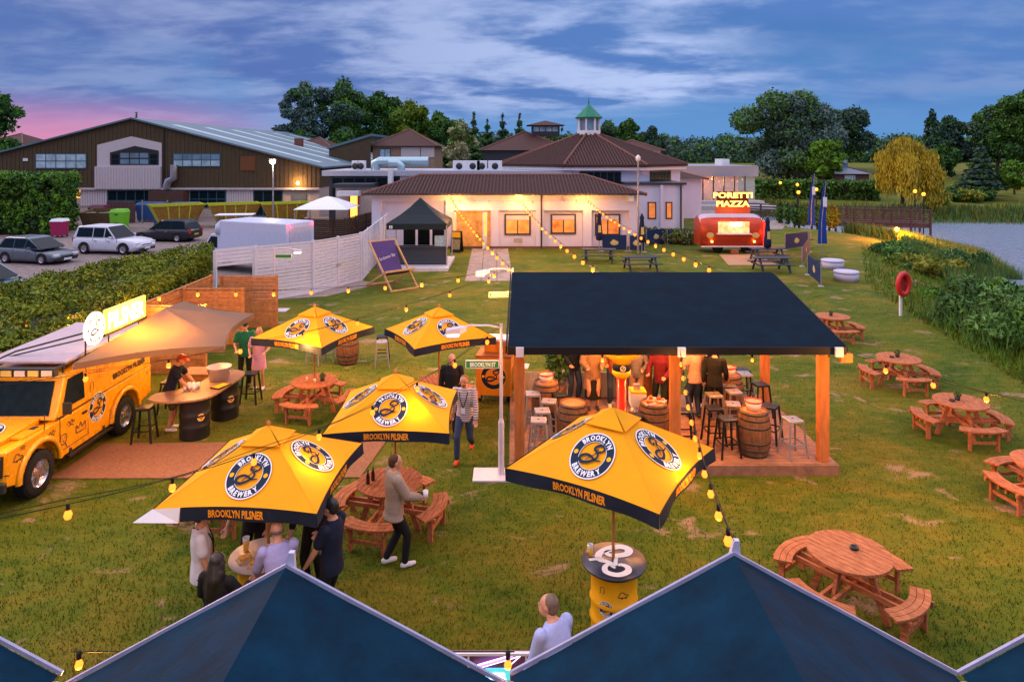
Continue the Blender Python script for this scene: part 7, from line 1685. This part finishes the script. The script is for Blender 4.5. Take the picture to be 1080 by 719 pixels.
# river bank bushes
def rb(l,px,py,D,h,w,mm,n=5000,lf=.16,seed=0):
    x=xat(px,D); g=H1(x,D)-.1; t=thing('bush',l,'bush',(x,D,g),0,'bushes of the near bank'); rnd=random.Random(seed); cl=[]
    for i in range(16):
        a=rnd.random()*2*PI; rr=w*.42*rnd.random()**.6; s_=w*rnd.uniform(.10,.19); cl.append((rr*math.cos(a),rr*math.sin(a)*.8,h*rnd.uniform(.2,.74)*(1-.5*rr/w),s_,s_,h*rnd.uniform(.18,.3)))
    leaf_mesh('foliage',cl,int(n*.6),lf,mm,t,shell=.2,elong=2.4)
    k=int(n*.35); ci=RNG.integers(0,len(cl),k); C_=np.array(cl)[ci]; P_=np.stack([C_[:,0]+C_[:,3]*RNG.normal(size=k)*.6,C_[:,1]+C_[:,4]*RNG.normal(size=k)*.6,C_[:,2]*RNG.random(k)*.9],1)
    blades('stems',P_,h*.12,h*.30,.04,mm,lean=.8,parent=t)
rb('big feathery dark green bush at the right edge beyond the right hand tables',1062,0,25,2.7,5.2,[RD,RD2,G1],50000,.10,1)
rb('second big bush at the right edge, nearer and lower',1105,0,22.5,2.3,4.5,[RD,G1],24000,.10,2)
rb('rounded green bush on the bank in front of the floodlight',948,0,44,1.25,4.6,[RD2,RD,G1],26000,.11,3)
rb('yellow green bush on the bank between the floodlight and the life ring',975,0,40,1.3,4.2,[RD3,HG1,RD],6000,.15,4)
rb('dark bush at the water edge, right of the yellow green one',1003,0,43,1.7,4.6,[RD2,RD],28000,.11,5)
rb('bright green low bush above the big bush at the right edge',1030,0,32,1.1,4.5,[RD,G3],9000,.15,6)
# ================================================================ the people
def cl_(n,c,var=.15,scale=12): return cloth(n,c,var,scale)
C_DK=cl_('black',(.012,.012,.014)); C_WT=cl_('white',(.62,.58,.62),.05); C_JN=cl_('jeans',(.03,.045,.09)); C_LI=cl_('lilac',(.38,.36,.66),.06); C_LB=cl_('light_blue',(.34,.40,.72),.06)
C_BG=cl_('beige',(.30,.23,.18),.2,40); C_GN=cl_('green',(.01,.13,.075)); C_PK=cl_('pink',(.62,.30,.45),.08); C_KH=cl_('khaki',(.14,.12,.06),.5,20); C_RS=cl_('rust',(.25,.06,.02)); C_GY=cl_('grey',(.16,.14,.15)); C_NV=cl_('navy',(.01,.015,.035)); C_CK=cl_('check',(.42,.24,.18),.35,35); C_CM=cl_('camel',(.26,.15,.09))
SH_W=mat('white_shoes',(.65,.62,.64),.5); SH_R=mat('red_shoes',(.55,.05,.02),.5); SH_B=mat('black_shoes',(.02,.02,.02),.5)
H_BR=mat('brown_hair',(.07,.03,.015),.6,var=.3,scale=30); H_BK=mat('black_hair',(.012,.009,.008),.5,var=.3,scale=30); H_GY=mat('grey_hair',(.14,.10,.08),.6,var=.3,scale=30); H_RD=mat('auburn_hair',(.25,.08,.02),.6,var=.3,scale=30); H_BL=mat('fair_hair',(.40,.20,.08),.6,var=.3,scale=30)
def striped(name,a,b,k):
    m=bpy.data.materials.new(name); m.use_nodes=True; n=m.node_tree; p=n.nodes['Principled BSDF']; p.inputs['Roughness'].default_value=.85
    tc=n.nodes.new('ShaderNodeTexCoord'); w=n.nodes.new('ShaderNodeTexWave'); w.bands_direction='Z'; w.inputs['Scale'].default_value=k; w.inputs['Distortion'].default_value=.6
    r=n.nodes.new('ShaderNodeValToRGB'); r.color_ramp.elements[0].color=(*a,1); r.color_ramp.elements[1].color=(*b,1); r.color_ramp.elements[0].position=.35; r.color_ramp.elements[1].position=.6
    n.links.new(tc.outputs['Object'],w.inputs['Vector']); n.links.new(w.outputs['Fac'],r.inputs[0]); n.links.new(r.outputs[0],p.inputs['Base Color']); return m
C_ST=striped('striped_cloth',(.62,.52,.52),(.20,.15,.17),7)
person('man in a striped pale shirt, jeans and red shoes walking left of the street lamp',(-.98,14.2),172,1.80,shirt=C_ST,sleeve='long',trousers=C_JN,shoes=SH_R,hair='short',hairc=H_RD,beard=H_RD,ar=(.1,.30,.10),al=(-.1,-.30,.19),wr=(.27,-.1,.9),wl=(-.27,.2,.92),lanyard=True,lean=4)
person('bald man in a black shirt walking just behind the man in the striped shirt',(-1.36,15.5),176,1.82,shirt=C_DK,sleeve='long',trousers=C_DK,shoes=SH_B,hair='none',ar=(.1,-.22,.14),al=(-.1,.22,.10))
r,hd=person('man in a beige blazer and white shoes holding a white cup beside the round table',(-1.80,10.45),-62,1.74,shirt=C_WT,coat=C_BG,coatlen=.80,trousers=C_DK,shoes=SH_W,hair='short',hairc=H_BR,wr=(.16,.36,1.08),wl=(-.2,.30,1.04),ar=(.1,.14,.09),al=(-.1,-.10,.12),head=(-8,0))
def cup(p,l,off=(0,0,0),mt=None): o=MB().lathe([(0,-.05),(.033,-.05),(.042,.07),(.036,.07),(.03,-.04),(0,-.04)],mt or WPAINT,14,cap=False).build('cup',None,(p[0]+off[0],p[1]+off[1],p[2]+off[2])); tag(o,l,'cup')
cup(hd['r'],'white cup in the hand of the man in the beige blazer',(.09,.03,.02))
person('man in a white T-shirt with a lanyard, at the left of the standing group',(-4.02,8.85),-66,1.76,shirt=C_WT,trousers=C_NV,shoes=SH_B,hair='short',hairc=H_BR,wr=(.2,.12,.88),wl=(-.2,.2,.92),lanyard=True)
person('man in a black T-shirt with a badge behind the food table, facing the camera',(-3.75,10.0),176,1.80,shirt=C_DK,trousers=C_DK,shoes=SH_B,hair='short',hairc=H_BK,wr=(.26,.34,.98),wl=(-.26,.18,.88),lanyard=True)
person('woman with long black hair in a black top, back to the camera, lifting food',(-3.47,8.05),-14,1.62,shirt=C_DK,sleeve='long',trousers=C_DK,shoes=SH_B,hair='long',hairc=H_BK,wr=(.2,.38,1.18),wl=(-.22,.30,1.08))
person('bald man in a lilac shirt bending over the table at the centre of the group',(-2.86,8.45),32,1.74,shirt=C_LI,sleeve='long',trousers=C_NV,shoes=SH_B,hair='fringe',hairc=H_GY,lean=12,wr=(.2,.42,1.08),wl=(-.2,.40,1.08),skin=SKIN)
person('man in a dark T-shirt, cap and lanyard at the right of the standing group',(-2.36,8.98),72,1.80,shirt=C_NV,trousers=C_DK,shoes=SH_B,hair='short',hairc=H_BK,cap=C_DK,wr=(.24,.2,.92),wl=(-.22,.25,.95),lanyard=True)
person('person in dark clothes half hidden behind the lilac shirt and the cap wearer',(-2.86,9.95),166,1.76,shirt=C_DK,sleeve='long',trousers=C_DK,shoes=SH_B,hair='short',hairc=H_BK,wr=(.2,.3,1.0),wl=(-.2,.25,1.0))
person('grey haired man in a light blue shirt bending forward between the stall roofs',(.53,7.0),40,1.74,shirt=C_LB,sleeve='long',trousers=C_NV,shoes=SH_B,hair='short',hairc=H_GY,lean=18,head=(30,-24),wr=(.22,.34,.98),wl=(-.22,.36,.98))
person('man in a green T-shirt and dark trousers standing by the pine fences',(-7.25,18.6),196,1.76,shirt=C_GN,trousers=C_DK,shoes=SH_B,hair='short',hairc=H_BR,cap=C_DK,wr=(.2,.26,1.05),wl=(-.24,.16,.92))
person('woman in a pink skirt and pale top with bare legs, beside the man in green',(-6.78,18.35),190,1.66,shirt=C_PK,trousers=None,skirt=(.58,.05,C_PK),shoes=SH_W,hair='bob',hairc=H_BL,wr=(.2,.26,1.05),wl=(-.2,.26,1.1))
person('bartender in a dark T-shirt and khaki shorts leaning over the drum bar',(-7.82,15.62),-82,1.78,shirt=C_NV,trousers=C_KH,legs='short',shoes=SH_W,hair='short',hairc=H_RD,cap=cl_('red',(.5,.04,.02)),lean=20,wr=(.2,.48,1.14),wl=(-.2,.46,1.14))
person('woman in a long camel coat over a black dress, left of the red pillar',(1.93,16.4,ZD),184,1.72,shirt=C_DK,coat=C_CM,coatlen=.50,skirt=(.26,.04,C_DK),shoes=SH_B,hair='long',hairc=H_BR,wr=(.18,.26,1.1),wl=(-.18,.26,1.1))
person('man in an orange brown jacket, jeans and white shoes, next to the red pillar',(2.47,16.55,ZD),176,1.78,shirt=C_RS,sleeve='long',trousers=C_JN,shoes=SH_W,hair='short',hairc=H_BR,wr=(.2,.25,1.08),wl=(-.24,.12,.9))
person('person in a grey top and pale trousers right behind the red pillar',(2.98,16.3,ZD),160,1.72,shirt=C_GY,sleeve='long',trousers=C_CM,shoes=SH_W,hair='bob',hairc=H_BL,wr=(.2,.3,1.1),wl=(-.2,.3,1.1))
person('person all in black left of the middle pavilion post',(3.78,16.4,ZD),186,1.76,shirt=C_DK,sleeve='long',trousers=C_DK,shoes=SH_B,hair='short',hairc=H_BK)
person('man in a checked orange shirt and jeans right of the middle pavilion post',(4.22,15.8,ZD),14,1.80,shirt=C_CK,sleeve='short',trousers=C_JN,shoes=SH_B,hair='short',hairc=H_BR,wr=(.26,.25,1.05),wl=(-.24,.2,1.0))
person('person in black with a pale bag beside the man in the checked shirt',(4.62,15.6,ZD),-24,1.74,shirt=C_DK,sleeve='long',trousers=C_DK,shoes=SH_B,hair='short',hairc=H_BK,wr=(.24,.2,.95))
person('person in black at the back right barrel of the pavilion',(4.88,17.0,ZD),200,1.74,shirt=C_DK,sleeve='long',trousers=C_DK,shoes=SH_B,hair='long',hairc=H_BK,wr=(.2,.3,1.05))

person('person in a dark red top between the food barrel and the back of the deck',(3.45,15.9,ZD),150,1.72,shirt=cl_('wine',(.12,.01,.02)),sleeve='long',trousers=C_DK,shoes=SH_B,hair='long',hairc=H_BR,wr=(.2,.3,1.08),wl=(-.2,.28,1.05))
person('man in a dark navy shirt between the two plants at the back of the deck',(1.5,16.75,ZD),200,1.78,shirt=C_NV,sleeve='long',trousers=C_JN,shoes=SH_B,hair='short',hairc=H_BK,wr=(.22,.3,1.05))
person('person in a white top and dark trousers left of the rear right barrel',(4.45,16.6,ZD),170,1.70,shirt=C_WT,trousers=C_DK,shoes=SH_W,hair='bob',hairc=H_BK,wr=(.2,.3,1.05))
